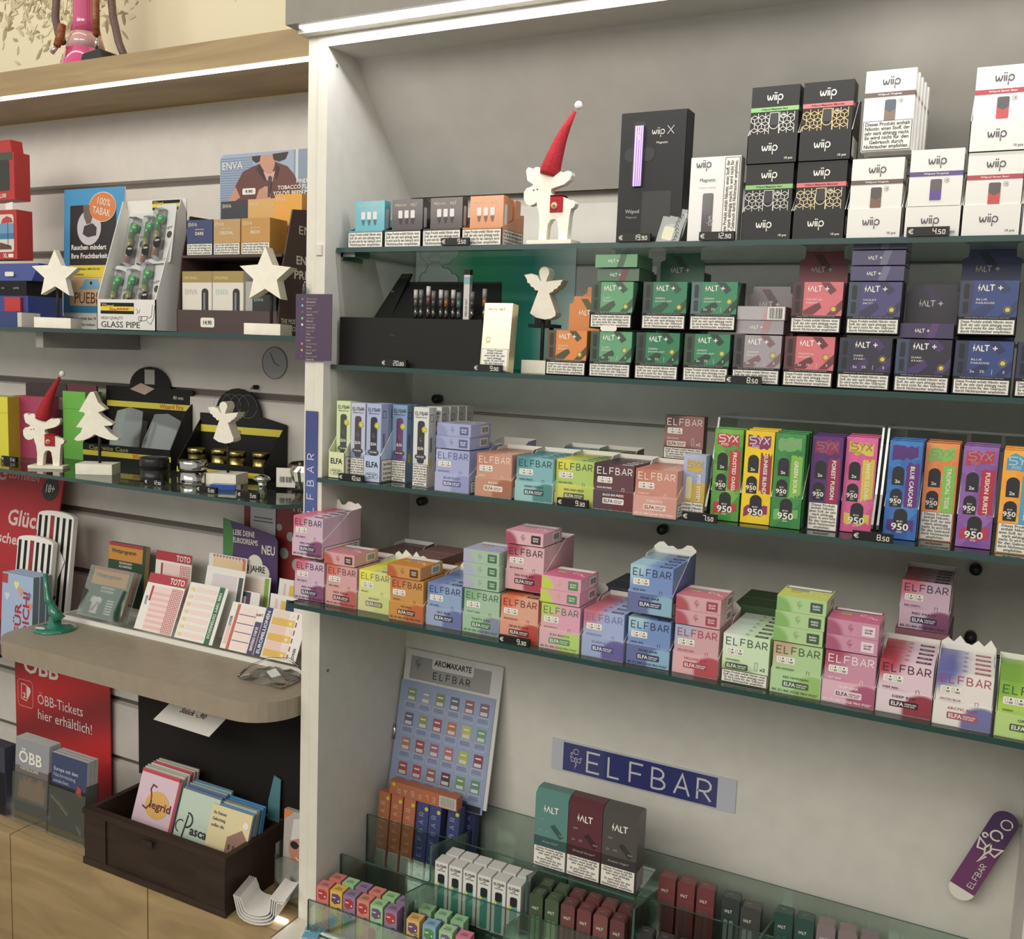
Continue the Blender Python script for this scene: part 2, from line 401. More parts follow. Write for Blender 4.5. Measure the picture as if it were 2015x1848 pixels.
hd = mk('header', G().box(-.055, 1.30, -.045, .02, 2.135, 2.42, HEADM).box(-.048, 1.30, -.02, .02, 2.127, 2.135, POSTW), cab)
mk('led_strip', G().box(-.035, 1.25, -.034, -.021, 2.131, 2.1352, LEDM), hd)
area('cabinet_led', (.61, -.0275, 2.1295), 1.22, 2.9, (252, 250, 255), (.61, .03, 1.0), .012)
for z in (2.083, 1.0):
    mk('screw_hole', G().prism([(a, b) for a, b in arc(.025, z, .003, 0, 330, 11)], .0002, .0009, mt((110, 108, 100), .6), axis='x'), cab)

def shelf(z, yf, x0, x1, yb, label, name='glass_shelf'):
    o = mk(name, G().box(x0, x1, yf, yb, z - .008, z, GLASS, {'f': GLASSE, 'l': GLASSE, 'r': GLASSE, 'b': GLASSE}), label=label, cat='shelf')
    return o
S1, S2, S3, S4 = 1.7741, 1.5684, 1.3674, 1.1558
shelf(S1, .029, .002, 1.158, .288, 'top glass shelf of the cabinet carrying black and white cartons')
shelf(S2, .0185, .002, 1.158, .288, 'second glass shelf of the cabinet carrying two tiers of cartons')
shelf(S3, -.0165, .002, 1.158, .288, 'third glass shelf of the cabinet with a clear bin at one end')
shelf(S4, -.092, .002, 1.158, .288, 'lowest and deepest glass shelf, crowded with pastel cartons')
for i, (x, z, wch) in enumerate([(.066, 1.504, 'below the second shelf'), (.036, 1.293, 'below the third shelf near the post'), (.55, 1.295, 'below the third shelf by the dark cartons'), (1.062, 1.292, 'above the raised mauve tray'), (1.064, 1.183, 'low beside the raised mauve tray')]):
    mk('support_stud', G().tube([(0, 0, 0), (0, -.018, 0)], .009, mt((44, 46, 44), .35), 14).tube([(0, -.018, 0), (0, -.0195, 0)], .005, mt((90, 92, 90), .3, .6), 12), loc=(x, .29, z), label='round black support stud on the back panel, ' + wch, cat='stud', group='shelf support studs')
mk('shelf_bracket', G().box(0, .03, 0, .045, -.006, 0, STEEL).box(0, .004, 0, .06, -.012, 0, STEEL), loc=(.0005, .045, S1 - .0082), label='small metal bracket under the top glass shelf at the side panel', cat='bracket')

# ------------------------------------------------------------ left unit
ws = mk('wood_shelf', None, label='thick oak shelf with a white light strip under its front edge', cat='shelf')
mk('board', G().box(-2.4, -.0425, .097, .3, 2.132, 2.184, WOOD), ws)
mk('led_strip', G().box(-2.3, -.05, .100, .112, 2.1270, 2.1318, LEDM), ws)
area('shelf_led', (-1.0, .106, 2.1255), 1.9, .45, (255, 248, 242), (-1.0, .16, 1.0), .012)
area('niche_lamp', (-.9, .06, 2.86), 1.6, 2.0, (255, 240, 196), (-.9, .33, 2.35), .05)

U1, U2 = 1.6165, 1.3035
shelf(U1, .0, -2.3, -.05, .298, 'upper glass shelf of the slatted unit holding display boxes')
g = G(); zz = U2
pts = [(-2.3, 0), (-.118, 0), (-.046, .085), (-.046, .298), (-2.3, .298)]
n = len(pts)
g.prism(pts, zz - .008, zz, GLASS, GLASSE, axis='z')
mk('glass_shelf', g, label='lower glass shelf of the slatted unit with one cut corner', cat='shelf')
shelf(.868, .0, -2.3, -.925, .298, 'short low glass shelf running off beside the counter end')
for x, nm in ((-.875, 'white'),):
    mk('shelf_bracket', G().box(-.012, .012, 0, .26, -.034, 0, mt((150, 146, 140), .5)), loc=(-.80, .035, U1 - .0083), label='grey metal bracket under the upper glass shelf by the star', cat='bracket')
mk('wall_hook', G().tube([(0, 0, 0), (0, -.012, 0)], .005, DARK, 10).tube([(0, -.012, 0), (0, -.02, -.002)], .003, STEEL, 8), loc=(-.42, .2995, 1.503), label='tiny black hook on the slatted wall under the printed clock', cat='hook')
# clock drawn on the slat
g = G(); g.flat(disc(0, 0, .0345, 28), mt((176, 176, 178), .5)); g.flat(stroke(arc(0, 0, .035, 0, 350, 30), .0022, True), mt((120, 120, 124), .5), (0, -.0004, 0))
g.flat(join2(stroke([(0, 0), (-.012, .022)], .0016), stroke([(0, 0), (.014, -.006)], .0016)), mt((80, 80, 84), .5), (0, -.0008, 0))
mk('clock_decal', g, loc=(-.371, .2985, 1.559), label='round grey clock decal on the slatted wall', cat='decal')

# counter board with rounded corners
def round_poly(x0, x1, y0, y1, rl, rr_):
    return arc(x0 + rl, y0 + rl, rl, 180, 270, 8) + arc(x1 - rr_, y0 + rr_, rr_, 270, 360, 8) + [(x1, y1), (x0 + .05, y1)]
g = G(); pts = arc(-.835 + .07, -.082 + .07, .07, 180, 270, 8) + arc(-.047 - .09, -.082 + .09, .09, 270, 360, 8) + [(-.047, .099), (-.835, .099)]
g.prism(pts, .910, .948, TAUPE, axis='z')
mk('counter', g, label='taupe writing counter board with rounded corners', cat='counter')
g = G(); g.box(-.835, -.047, .099, .104, .91, .958, PAPER).box(-.835, -.047, .104, .285, .91, .914, PAPER).box(-.835, -.831, .104, .285, .914, .958, PAPER).box(-.051, -.047, .104, .285, .914, .958, PAPER).box(-.835, -.047, .285, .29, .91, .99, PAPER)
mk('slip_tray', g, label='long white tray behind the counter holding betting slips', cat='tray')

# oak base cabinets under the counter: each door its own cabinet
for i, (a, b, d) in enumerate([(-1.20, -.7825, 'below the first leaflet holder'), (-.7795, -.3615, 'below the leaflets and crate'), (-.3585, -.0435, 'next to the white cabinet base')]):
    c = mk('base_cabinet', G().box(a, b, -.056, .098, 0, .510, WOODV), label='oak base cabinet ' + d, cat='cabinet', group='oak base cabinets')
    mk('door', G().box(a, b, -.077, -.058, .02, .5095, WOODV), c)
mk('light_strip', G().box(-1.15, -.60, .004, .012, .5102, .515, mt((255, 250, 246), .5, 0, .5, 9.0)), label='thin glowing light strip along the oak base behind the leaflets', cat='light strip')
mk('light_strip', G().box(-.075, -.046, -.030, -.024, .5102, .515, mt((255, 250, 246), .5, 0, .5, 9.0)), label='short glowing light strip end beside the white post', cat='light strip')
# ------------------------------------------------------------ small pod cartons in card trays (third and lowest shelf)
PW, PD, PH = .064, .0206, .0695
ICON = None
def icon_sticker(g, x, z, k=1.0):
    g.flat(rrect(x, z, x + .0245 * k, z + .0095 * k, .0016 * k, 3), LABELW, (0, -.0003, 0))
    gr = mt((150, 146, 138), .6)
    g.flat(join2(tf2(frame2(0, 0, .003, .006, .0004), k, k, x + .0025 * k, z + .0018 * k), tf2(frame2(0, 0, .003, .006, .0004), k, k, x + .0130 * k, z + .0018 * k)), gr, (0, -.0005, 0))
    g.flat(join2(disc(x + .0085 * k, z + .0068 * k, .0011 * k, 8), disc(x + .0195 * k, z + .0068 * k, .0011 * k, 8), rect(x + .0066 * k, z + .003 * k, x + .0110 * k, z + .0038 * k), rect(x + .0066 * k, z + .0016 * k, x + .0105 * k, z + .0023 * k), rect(x + .0172 * k, z + .003 * k, x + .0225 * k, z + .0038 * k), rect(x + .0172 * k, z + .0016 * k, x + .022 * k, z + .0023 * k)), INK, (0, -.0005, 0))
def badge(g, x, z, w_, h, dark, light):
    """rounded badge reading ELFA and two small lines"""
    g.flat(rrect(x, z, x + w_, z + h, h * .18, 3), dark, (0, -.0003, 0))
    V = fit_text('ELFA', w_ * .44, h * .58, 1, 'L'); g.flat(tf2(V, dx=x + w_ * .05, dy=z + h * .22), light, (0, -.0005, 0))
    a = fit_text('PREFILLED', w_ * .42, h * .2, 1, 'L'); b = fit_text('POD BAR', w_ * .36, h * .2, 1, 'L')
    g.flat(join2(tf2(a, dx=x + w_ * .53, dy=z + h * .52), tf2(b, dx=x + w_ * .53, dy=z + h * .2)), light, (0, -.0005, 0))

class Flavour:
    def __init__(s, A, B, C, D, E, ink, word, light=None, badge=None):
        s.body = blob('carton_print', A, ((.018, -.012, .040, .009, B), (.0, .074, .029, .012, C)))
        s.lip = blob('tray_print', D, ((.056, .006, .024, .003, E),))
        s.plain = mt(A, .42, coat=.15); s.dark = mt(B, .42, coat=.15); s.lipside = mt(D, .5); s.ink = mt(ink, .5)
        s.light = mt(light or (232, 228, 220), .5); s.word = word; s.A = A; s.B = B; s.C = C; s.D = D
        s.bd = mt(badge, .5) if badge else s.ink
        g = G().box(0, PW, 0, PD, 0, PH, s.body, {'t': s.body, 'r': s.plain, 'l': s.plain, 'b': s.plain})
        g.flat(rrect(.042, .003, .060, .0115, .001, 2), s.bd, (0, 0, PH + .0002), (1, 0, 0), (0, 1, 0))
        g.flat(tf2(fit_text(word[:6], .012, .0022, 1), dx=.051, dy=.006), s.light, (0, 0, PH + .0004), (1, 0, 0), (0, 1, 0))
        g.flat(elf_logo(.0045), s.dark, (.031, .008, PH + .0003), (1, 0, 0), (0, 1, 0))
        s.pack = g.mesh('pod_carton')
        p = G(); p.flat(elfbar(.056, .0098, .00125), s.ink, (.0045, -.0003, .0545))
        s.letters = p.mesh('lettering')
        p = G(); icon_sticker(p, .005, .0405); s.icons = p.mesh('icon_sticker')
        p = G(); p.flat(tf2(fit_text(word, min(.024, .0024 * len(word)), .0024, 1, 'L'), dx=.005, dy=.0320), s.ink, (0, -.0003, 0))
        badge_z = .0205; globals()['badge'](p, .005, badge_z, .031, .0085, s.bd, s.light)
        p.flat(join2(frame2(.0452, .0230, .0492, .0345, .0005), tf2(fit_text('x2', .0075, .0045, 1, 'L'), dx=.0525, dy=.0235)), s.ink, (0, -.0003, 0))
        s.small = p.mesh('small_print')
        t = G(); D_ = .110; W = .067; hL = .0305; th = .0009
        t.box(0, W, 0, th, 0, hL, s.lip, {'b': CARD, 't': CARD}).box(0, W, D_ - th, D_, 0, .0775, s.lipside, {'f': CARD})
        t.box(0, W, 0, D_, 0, th, CARD)
        for x in (0, W - th):
            t.prism([(0, 0), (D_, 0), (D_, .0765), (.078, .0745), (.012, hL + .006), (0, hL)], x, x + th, s.lipside if x else CARD, CARD, axis='x')
        s.tray = t.mesh('card_tray')
        t = G(); t.flat(tf2(fit_text(word, min(.034, .0036 * len(word)), .0031, 1), dx=W / 2, dy=.0222), s.ink, (0, -.0003, 0))
        s.trayword = t.mesh('lettering')
        t = G(); globals()['badge'](t, .0165, .0100, .0345, .0088, s.bd, s.light); s.traybadge = t.mesh('badge')
        t = G(); t.flat(tf2(fit_text('BIS ZU 800 ZÜGE PRO POD*', .061, .0030, 1), dx=W / 2, dy=.0030), s.ink, (0, -.0003, 0)); s.traybottom = t.mesh('lettering')
        t = G(); t.flat(rect(.004, .001, .106, .020), BLACK, (W + .0003, 0, 0), (0, 1, 0), (0, 0, 1)).flat(rect(.005, .002, .105, .019), LABELW, (W + .0004, 0, 0), (0, 1, 0), (0, 0, 1))
        t.flat(join2(*[tf2(fit_text(q, .09, .0026, 1), dx=.055, dy=.014 - .0042 * i) for i, q in enumerate(WT4[:3])]), INK, (W + .0005, 0, 0), (0, 1, 0), (0, 0, 1))
        s.traywarn = t.mesh('warning_label')

def put_pack(fl, x, y, z, label, prints=False, group=None):
    o = mk('pod_carton', fl.pack, loc=(x, y, z), label=label, cat='carton', group=group)
    if prints:
        mk('lettering', fl.letters, o); mk('icon_sticker', fl.icons, o); mk('small_print', fl.small, o)
    return o
def put_tray(fl, d, x, y, z, n=5, bottom=False, warn=False, colour='', torn=0):
    """a tray of upright cartons; d: words that single the tray out"""
    rz = random.uniform(-.008, .008)
    t = mk('card_tray', fl.tray, loc=(x, y, z), rz=rz, label=d + ' of small cartons', cat='tray', group='card trays of pod cartons')
    mk('lettering', fl.trayword, t); mk('badge', fl.traybadge, t)
    if bottom: mk('lettering', fl.traybottom, t)
    if warn: mk('warning_label', fl.traywarn, t)
    if torn:
        rr = random.Random(torn); pts = [(.002, .070)] + [(.067 * k / 9, .078 + rr.uniform(.0, .012) * (1 if k not in (0, 9) else .2)) for k in range(9, -1, -1)]
        pts = [(.065, .070)] + pts[1:] + [(.002, .070)]
        mk('torn_flap', G().prism([(a, b) for a, b in reversed(pts)], .1102, .1110, CARD), t)
    for i in range(n):
        jx, jz = random.uniform(-.0004, .0004), random.uniform(0, .0008)
        put_pack(fl, x + .0015 + jx + (.0012 + i * .0212) * -rz, y + .0012 + i * .0212, z + .0011, '%s in the %s' % ('front carton' if i == 0 else ORD[i] + ' carton from the front', d), i == 0, 'pod cartons in card trays')
    return t

FLATC = {}
def put_flat(fl, x, y, z, label, top, rz=0.0, black=False):
    """a carton lying on its face: back print on top, flavour panel to the front"""
    key = (id(fl), top)
    if key not in FLATC:
        W, D_, H = .0645, .0695, .0206; topm = mt(top, .4, coat=.2)
        pan = blob('carton_print', fl.A, ((.0, .000, .020, .004, fl.B),))
        g = G().box(0, W, 0, D_, 0, H, fl.plain, {'f': pan, 't': topm})
        a = G().flat(rect(.002, .052, .0625, .0675), BLACK if black else LABELW, (0, 0, H + .0002), (1, 0, 0), (0, 1, 0)).flat(rect(.003, .0545, .0615, .0660), LABELW, (0, 0, H + .0003), (1, 0, 0), (0, 1, 0))
        b = G().flat(rrect(.0440, .0030, .0600, .0165, .001, 3), fl.bd, (0, -.0003, 0)).flat(join2(tf2(fit_text(fl.word.split()[0][:6], .010, .0024, 1), dx=.052, dy=.0105), tf2(fit_text(fl.word.split()[-1][:6], .009, .0024, 1), dx=.052, dy=.0068)), fl.light, (0, -.0005, 0)).flat(elf_logo(.0052), fl.dark, (.030, -.0004, .010))
        c = G().flat(rect(.012, .030, .026, .036), mt((206, 180, 60), .5), (0, 0, H + .0003), (1, 0, 0), (0, 1, 0)).flat(rect(.010, .040, .034, .048), mt((150, 140, 150), .5), (0, 0, H + .0002), (1, 0, 0), (0, 1, 0))
        c.flat(join2(stroke(arc(.041, .036, .004, 20, 300, 8), .0013), stroke(arc(.049, .032, .0035, 200, 480, 8), .0013), rect(.053, .024, .056, .028), rect(.057, .023, .0595, .027)), LABELW, (0, 0, H + .0003), (1, 0, 0), (0, 1, 0))
        e = G().flat(rect(.034, .004, .060, .0175), LABELW, (W + .0002, 0, 0), (0, 1, 0), (0, 0, 1)).flat(barcode(.037, .006, .057, .0155), INK, (W + .0004, 0, 0), (0, 1, 0), (0, 0, 1))
        FLATC[key] = (g.mesh('pod_carton'), a.mesh('warning_label'), b.mesh('flavour_panel'), c.mesh('back_print'), e.mesh('barcode_label'))
    m = FLATC[key]
    o = mk('pod_carton', m[0], loc=(x, y, z), rz=rz, label=label, cat='carton', group='pod cartons lying flat')
    for nm, q in zip(('warning_label', 'flavour_panel', 'back_print', 'barcode_label'), m[1:]): mk(nm, q, o)
    return o

F = dict(
 redparty=Flavour((206, 172, 194), (158, 76, 112), (214, 96, 118), (206, 174, 192), (132, 68, 108), (44, 38, 78), 'RED PARTY', badge=(52, 46, 88)),
 redninja=Flavour((212, 156, 156), (198, 82, 66), (224, 104, 78), (216, 156, 148), (194, 88, 84), (112, 46, 48), 'RED NINJA', badge=(92, 40, 42)),
 monkey=Flavour((208, 212, 126), (202, 202, 66), (232, 226, 60), (208, 208, 138), (198, 206, 120), (122, 116, 66), 'MONKEY'),
 tropic=Flavour((202, 140, 64), (190, 88, 36), (212, 104, 58), (206, 138, 50), (196, 96, 40), (98, 44, 26), 'TROPIC'),
 sky=Flavour((136, 162, 200), (76, 96, 150), (108, 130, 188), (148, 164, 200), (100, 112, 170), (46, 52, 90), 'SKY BAR'),
 tasty=Flavour((158, 190, 158), (166, 168, 194), (126, 174, 126), (152, 190, 152), (126, 138, 158), (62, 106, 74), 'TASTY KISS', badge=(58, 116, 70)),
 deepred=Flavour((224, 158, 128), (200, 76, 56), (226, 104, 68), (224, 148, 122), (194, 66, 50), (116, 38, 38), 'DEEP RED YELLOW SUN', badge=(92, 36, 38)),
 redrose=Flavour((218, 172, 178), (174, 66, 92), (178, 56, 86), (214, 158, 164), (180, 56, 82), (58, 34, 44), 'RED ROSE BAR', badge=(72, 38, 46)),
 sunbeach=Flavour((224, 156, 178), (192, 208, 66), (178, 210, 78), (218, 168, 178), (174, 210, 98), (92, 116, 84), 'SUN BEACH', badge=(80, 138, 80)),
 purple=Flavour((156, 172, 214), (96, 102, 170), (206, 102, 118), (150, 168, 210), (100, 90, 160), (112, 116, 170), 'PURPLE ICE', badge=(70, 76, 130)),
 pinkbar=Flavour((110, 142, 200), (126, 164, 206), (158, 200, 214), (96, 108, 162), (130, 174, 200), (44, 50, 92), 'PINK BAR'),
 yello=Flavour((210, 158, 164), (184, 76, 86), (158, 174, 206), (224, 168, 170), (190, 70, 82), (172, 62, 78), 'YELLOW SUN'),
 greenpk=Flavour((200, 224, 180), (116, 168, 76), (214, 228, 210), (200, 224, 180), (116, 168, 76), (52, 80, 54), 'HAWAIIAN'),
 redhaw=Flavour((170, 206, 140), (126, 180, 86), (200, 158, 128), (172, 210, 148), (146, 190, 96), (62, 92, 64), 'RED HAWAIIAN'),
 gum=Flavour((206, 138, 164), (174, 82, 118), (176, 66, 92), (224, 174, 190), (178, 82, 118), (234, 226, 222), 'GUM BAR', light=(110, 50, 70), badge=(226, 206, 210)),
 deep=Flavour((224, 194, 206), (160, 46, 60), (186, 50, 66), (224, 204, 210), (158, 50, 66), (64, 28, 44), 'DEEP RED'),
 arctic=Flavour((230, 222, 214), (92, 92, 160), (96, 102, 176), (228, 222, 214), (110, 112, 170), (176, 70, 86), 'ARCTIC BLUE', badge=(180, 80, 92)),
 lime=Flavour((170, 212, 74), (102, 150, 50), (128, 182, 56), (178, 214, 116), (158, 200, 96), (62, 96, 44), 'GREEN'),
 bluerazz=Flavour((158, 164, 208), (138, 144, 192), (174, 180, 218), (166, 172, 212), (140, 148, 196), (84, 94, 154), 'BLUE RAZZ'),
 brown=Flavour((202, 144, 118), (176, 108, 82), (192, 118, 92), (196, 136, 108), (168, 100, 72), (236, 216, 196), 'BROWN', light=(110, 64, 48), badge=(234, 216, 198)),
 gfreeze=Flavour((118, 178, 184), (60, 124, 130), (66, 140, 146), (140, 194, 194), (66, 136, 130), (34, 74, 78), 'GREEN FREEZE'),
 fgfreeze=Flavour((172, 202, 92), (212, 208, 66), (220, 214, 54), (208, 208, 78), (180, 200, 80), (70, 84, 40), 'FRESH GREEN FREEZE'),
 blackbar=Flavour((98, 56, 66), (84, 30, 40), (66, 34, 44), (82, 56, 66), (104, 34, 46), (236, 228, 222), 'BLACK BAR FREEZE', light=(60, 34, 40), badge=(232, 222, 216)),
 tobacco=Flavour((206, 134, 114), (176, 92, 76), (196, 114, 92), (216, 154, 140), (208, 144, 128), (236, 218, 204), 'TOBACCO', light=(120, 66, 54), badge=(232, 206, 192)),
 icecool=Flavour((160, 102, 102), (104, 56, 56), (88, 50, 54), (160, 102, 102), (104, 56, 56), (232, 214, 206), 'ICE-COOL', light=(96, 50, 50), badge=(226, 200, 190)),
 plum=Flavour((138, 100, 98), (110, 74, 74), (120, 84, 84), (138, 100, 98), (110, 74, 74), (60, 40, 44), 'PLUM'),
 amber=Flavour((170, 104, 46), (140, 76, 34), (156, 90, 40), (160, 98, 44), (140, 76, 34), (90, 50, 28), 'AMBER'),
 olive=Flavour((110, 134, 52), (86, 108, 42), (96, 120, 48), (110, 134, 52), (86, 108, 42), (44, 56, 30), 'OLIVE'),
)
# lowest shelf, front row
put_tray(F['redparty'], 'lower mauve tray at the white post', -.0095, -.062, S4, 1, True, False, 'mauve')
put_tray(F['redparty'], 'upper mauve tray at the white post', -.0125, -.064, S4 + .0782, 5, True, True, 'mauve', 3)
put_tray(F['redninja'], 'coral tray beside the stacked mauve trays', .0585, -.060, S4, 5, True, False, 'coral')
put_flat(F['redninja'], .056, -.062, S4 + .0725, 'pink carton lying flat on the coral tray', (214, 120, 130))
put_tray(F['monkey'], 'pale yellow tray between coral and orange', .1275, -.060, S4, 5, False, False, 'yellow', 9)
put_tray(F['tropic'], 'orange tray with a torn lip', .2005, -.073, S4, 5, True, True, 'orange')
put_flat(F['tropic'], .1975, -.076, S4 + .0725, 'orange carton lying flat on the orange tray', (214, 132, 46))
put_tray(F['sky'], 'sky blue tray between orange and sage', .2695, -.068, S4, 5, False, False, 'sky blue', 4)
put_tray(F['tasty'], 'sage green tray under three flat cartons', .3385, -.068, S4, 5, True, False, 'sage green')
for i in range(3): put_flat(F['tasty'], .3385 - .001 * i, -.069 + .0006 * i, S4 + .0725 + i * .0208, '%s sage green carton lying flat on the sage tray' % ('lowest', 'middle', 'topmost')[i], (168, 168, 200))
put_tray(F['deepred'], 'orange-red tray carrying a rose tray', .407, -.070, S4, 5, False, False, 'orange-red')
put_tray(F['redrose'], 'rose tray stacked on the orange-red tray', .4065, -.056, S4 + .0782, 5, False, True, 'rose')
put_flat(F['redrose'], .4055, -.057, S4 + .1507, 'rose pink carton lying flat on the rose tray', (222, 140, 164))
put_tray(F['sunbeach'], 'pink and lime tray under two flat cartons', .4785, -.076, S4, 5, True, True, 'pink and lime', 6)
for i in range(2): put_flat(F['sunbeach'], .4785 + .001 * i, -.077, S4 + .0725 + i * .0209, '%s pink and lime carton lying flat on its tray' % ('lower', 'upper')[i], (216, 96, 136))
put_tray(F['purple'], 'periwinkle tray with red corners', .548, -.074, S4, 5, False, False, 'periwinkle')
put_tray(F['pinkbar'], 'lower blue tray of the stacked pair', .6185, -.074, S4, 1, True, False, 'blue')
put_tray(F['pinkbar'], 'upper blue tray of the stacked pair', .6175, -.075, S4 + .0782, 5, False, True, 'blue', 12)
put_tray(F['yello'], 'salmon pink tray beside the blue pair', .6885, -.072, S4, 5, False, False, 'salmon pink', 5)
for i in range(2): put_flat(F['yello'], .6895, -.073, S4 + .0725 + i * .0209, '%s salmon pink carton lying flat on its tray' % ('lower', 'upper')[i], (220, 120, 134))
for i in range(6):
    o = put_pack(F['greenpk'], .7605, -.0735 + .0212 * i, S4 + .0005, 'pale green carton standing %s in a row without tray' % (('at the ' if i == 0 else '') + ORD[i] + ('' if i == 0 else ' from the front')), i == 0, 'pod cartons without tray')
    if i == 0: mk('warning_label', warn_mesh(.0635, .0185, WT4), o, loc=(.0003, -.0006, .0005))
put_tray(F['redhaw'], 'light green tray under three flat cartons', .8285, -.076, S4, 5, True, False, 'light green')
for i in range(3): put_flat(F['redhaw'], .8285 + .0008 * i, -.077 + .0006 * i, S4 + .0725 + i * .0209, '%s light green carton lying flat on the light green tray' % ('lowest', 'middle', 'topmost')[i], (206, 212, 96), 0, True)
put_tray(F['gum'], 'raspberry tray with white lettering', .8962, -.075, S4, 5, True, False, 'raspberry')
for i in range(2): put_flat(F['gum'], .8972, -.076, S4 + .0725 + i * .0209, '%s raspberry carton lying flat on the raspberry tray' % ('lower', 'upper')[i], (218, 106, 138), 0, True)
put_tray(F['deep'], 'white and crimson tray', .9645, -.073, S4, 5, False, False, 'crimson')
put_tray(F['arctic'], 'white and violet tray', 1.033, -.080, S4, 5, False, False, 'violet and white', 8)
put_tray(F['lime'], 'bright lime tray at the shelf end', 1.1035, -.082, S4, 5, False, False, 'bright lime')
# lowest shelf, second row
put_tray(F['plum'], 'dull plum tray in the second row', .060, .075, S4, 5, False, False, 'plum')
mk('shipping_carton', G().box(0, .072, 0, .115, 0, .0735, mt((150, 108, 100), .5)).box(.0, .072, .055, .060, .0735, .0738, mt((160, 120, 112), .3)), loc=(.135, .072, S4), label='closed dusty pink carton in the second row of the lowest shelf', cat='carton')
put_tray(F['amber'], 'brown-orange tray in the second row', .236, .075, S4, 5, False, False, 'brown-orange')
mk('shipping_carton', G().box(0, .075, 0, .11, 0, .072, mt((74, 78, 92), .5)).box(.0, .075, .052, .057, .072, .0722, mt((86, 90, 104), .3)), loc=(.52, .078, S4), label='closed slate blue carton in the second row behind the periwinkle tray', cat='carton')
mk('shipping_carton', G().box(0, .075, 0, .11, 0, .0735, mt((62, 92, 54), .5)).box(.0, .075, .052, .057, .0735, .0738, mt((72, 102, 62), .3)), loc=(.735, .085, S4), label='closed dark green carton in the second row behind the pale green cartons', cat='carton')
mk('shipping_carton', G().box(0, .072, 0, .12, 0, .0735, mt((150, 92, 108), .5)).box(.0, .072, .055, .060, .0735, .0738, mt((160, 104, 118), .3)), loc=(.968, .085, S4), label='closed mauve carton under the raised mauve tray', cat='carton')
put_tray(F['redparty'], 'raised mauve tray in the second row', .9705, .088, S4 + .074, 5, True, True, 'mauve')

# third shelf
put_tray(F['bluerazz'], 'lavender tray beside the tall white carton', .2425, -.009, S3, 5, False, True, 'lavender')
for i in range(2): put_flat(F['bluerazz'], .2435 + .0012 * i, -.009, S3 + .0725 + i * .0210, '%s lavender carton lying flat on the lavender tray' % ('lower', 'upper')[i], (150, 150, 200))
put_tray(F['bluerazz'], 'second lavender tray behind the first', .2485, .115, S3, 0, False, False, 'lavender')
put_tray(F['brown'], 'tan brown tray on the third shelf', .3215, -.011, S3, 5, False, True, 'tan brown')
put_tray(F['gfreeze'], 'teal tray on the third shelf', .3925, -.007, S3, 5, False, True, 'teal')
put_tray(F['gfreeze'], 'second teal tray behind the first', .3925, .106, S3, 5, False, False, 'teal')
put_tray(F['fgfreeze'], 'yellow-green tray on the third shelf', .4580, .002, S3, 5, False, False, 'yellow-green')
put_tray(F['olive'], 'olive tray behind the yellow-green tray', .4585, .116, S3, 5, False, False, 'olive')
put_tray(F['blackbar'], 'dark maroon tray on the third shelf', .5275, -.007, S3, 5, False, False, 'dark maroon')
put_tray(F['tobacco'], 'terracotta tray on the third shelf', .5995, -.024, S3, 5, True, True, 'terracotta')
g = G().box(0, .072, 0, .10, 0, .0745, mt((120, 84, 80), .5)).box(.0, .072, .046, .051, .0745, .0748, mt((132, 96, 92), .3))
mk('shipping_carton', g, loc=(.592, .105, S3), label='closed brown carton behind the terracotta tray', cat='carton')
o = put_pack(F['icecool'], .5985, .110, S3 + .0750, 'dark rosewood carton standing on the closed brown carton', True, 'pod cartons without tray')
mk('warning_label', warn_mesh(.0635, .0185, WT4), o, loc=(.0003, -.0006, .0005))

# tall slim device cartons at the post
def tall(label, x, y, z, body, accent, device, warn=True, n_back=0):
    W, D_, H = .0305, .0235, .136
    bm = blob('carton_print', body, ((.0, .02, .034, .006, accent),))
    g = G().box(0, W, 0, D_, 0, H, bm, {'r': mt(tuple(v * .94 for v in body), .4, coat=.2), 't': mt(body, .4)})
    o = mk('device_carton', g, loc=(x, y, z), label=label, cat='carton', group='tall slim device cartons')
    p = G().flat(elfbar(.0235, .0056, .0008), INK, (.0035, -.0003, .1225)).flat(tf2(fit_text('PREFILLED POD KIT', .023, .0017, 1), dx=.0152, dy=.118), INK, (0, -.0003, 0)); mk('lettering', p, o)
    d = G().flat(rrect(.0085, .040, .0225, .113, .005, 5), mt(device, .35, coat=.5), (0, -.0003, 0)).flat(tf2(fit_text('ELFA', .0115, .0048, 1), dx=.0155, dy=.0635), LABELW, (0, -.0006, 0)).flat(elf_logo(.005), mt((120, 116, 120), .5), (.0155, -.0005, .079)); mk('device_print', d, o)
    q = G().flat(disc(.0222, .0985, .0052, 18), mt((222, 208, 62), .4), (0, -.0006, 0)).flat(stroke(arc(.0222, .0985, .0036, 0, 345, 14), .0006), mt((120, 110, 30), .5), (0, -.0008, 0)); mk('yellow_sticker', q, o)
    q = G().flat(rrect(.004, .0475, .0265, .0555, .004, 4), mt((70, 70, 76), .5), (0, -.0006, 0)).flat(tf2(fit_text('POD BAR', .015, .0022, 1), dx=.0152, dy=.0505), LABELW, (0, -.0008, 0)); mk('name_badge', q, o)
    s = G().flat(frame2(.004, .112, .014, .124, .0007), INK, (W + .0003, 0, 0), (0, 1, 0), (0, 0, 1)).flat(rect(.006, .06, .011, .085), mt((110, 112, 130), .5), (W + .0003, 0, 0), (0, 1, 0), (0, 0, 1)).flat(rect(.004, .034, .013, .050), mt((200, 186, 80), .5), (W + .0003, 0, 0), (0, 1, 0), (0, 0, 1)); mk('side_print', s, o)
    if warn: mk('warning_label', warn_mesh(.0295, .0375, WT7, .0007), o, loc=(.0005, -.0009, .0012))
    return o
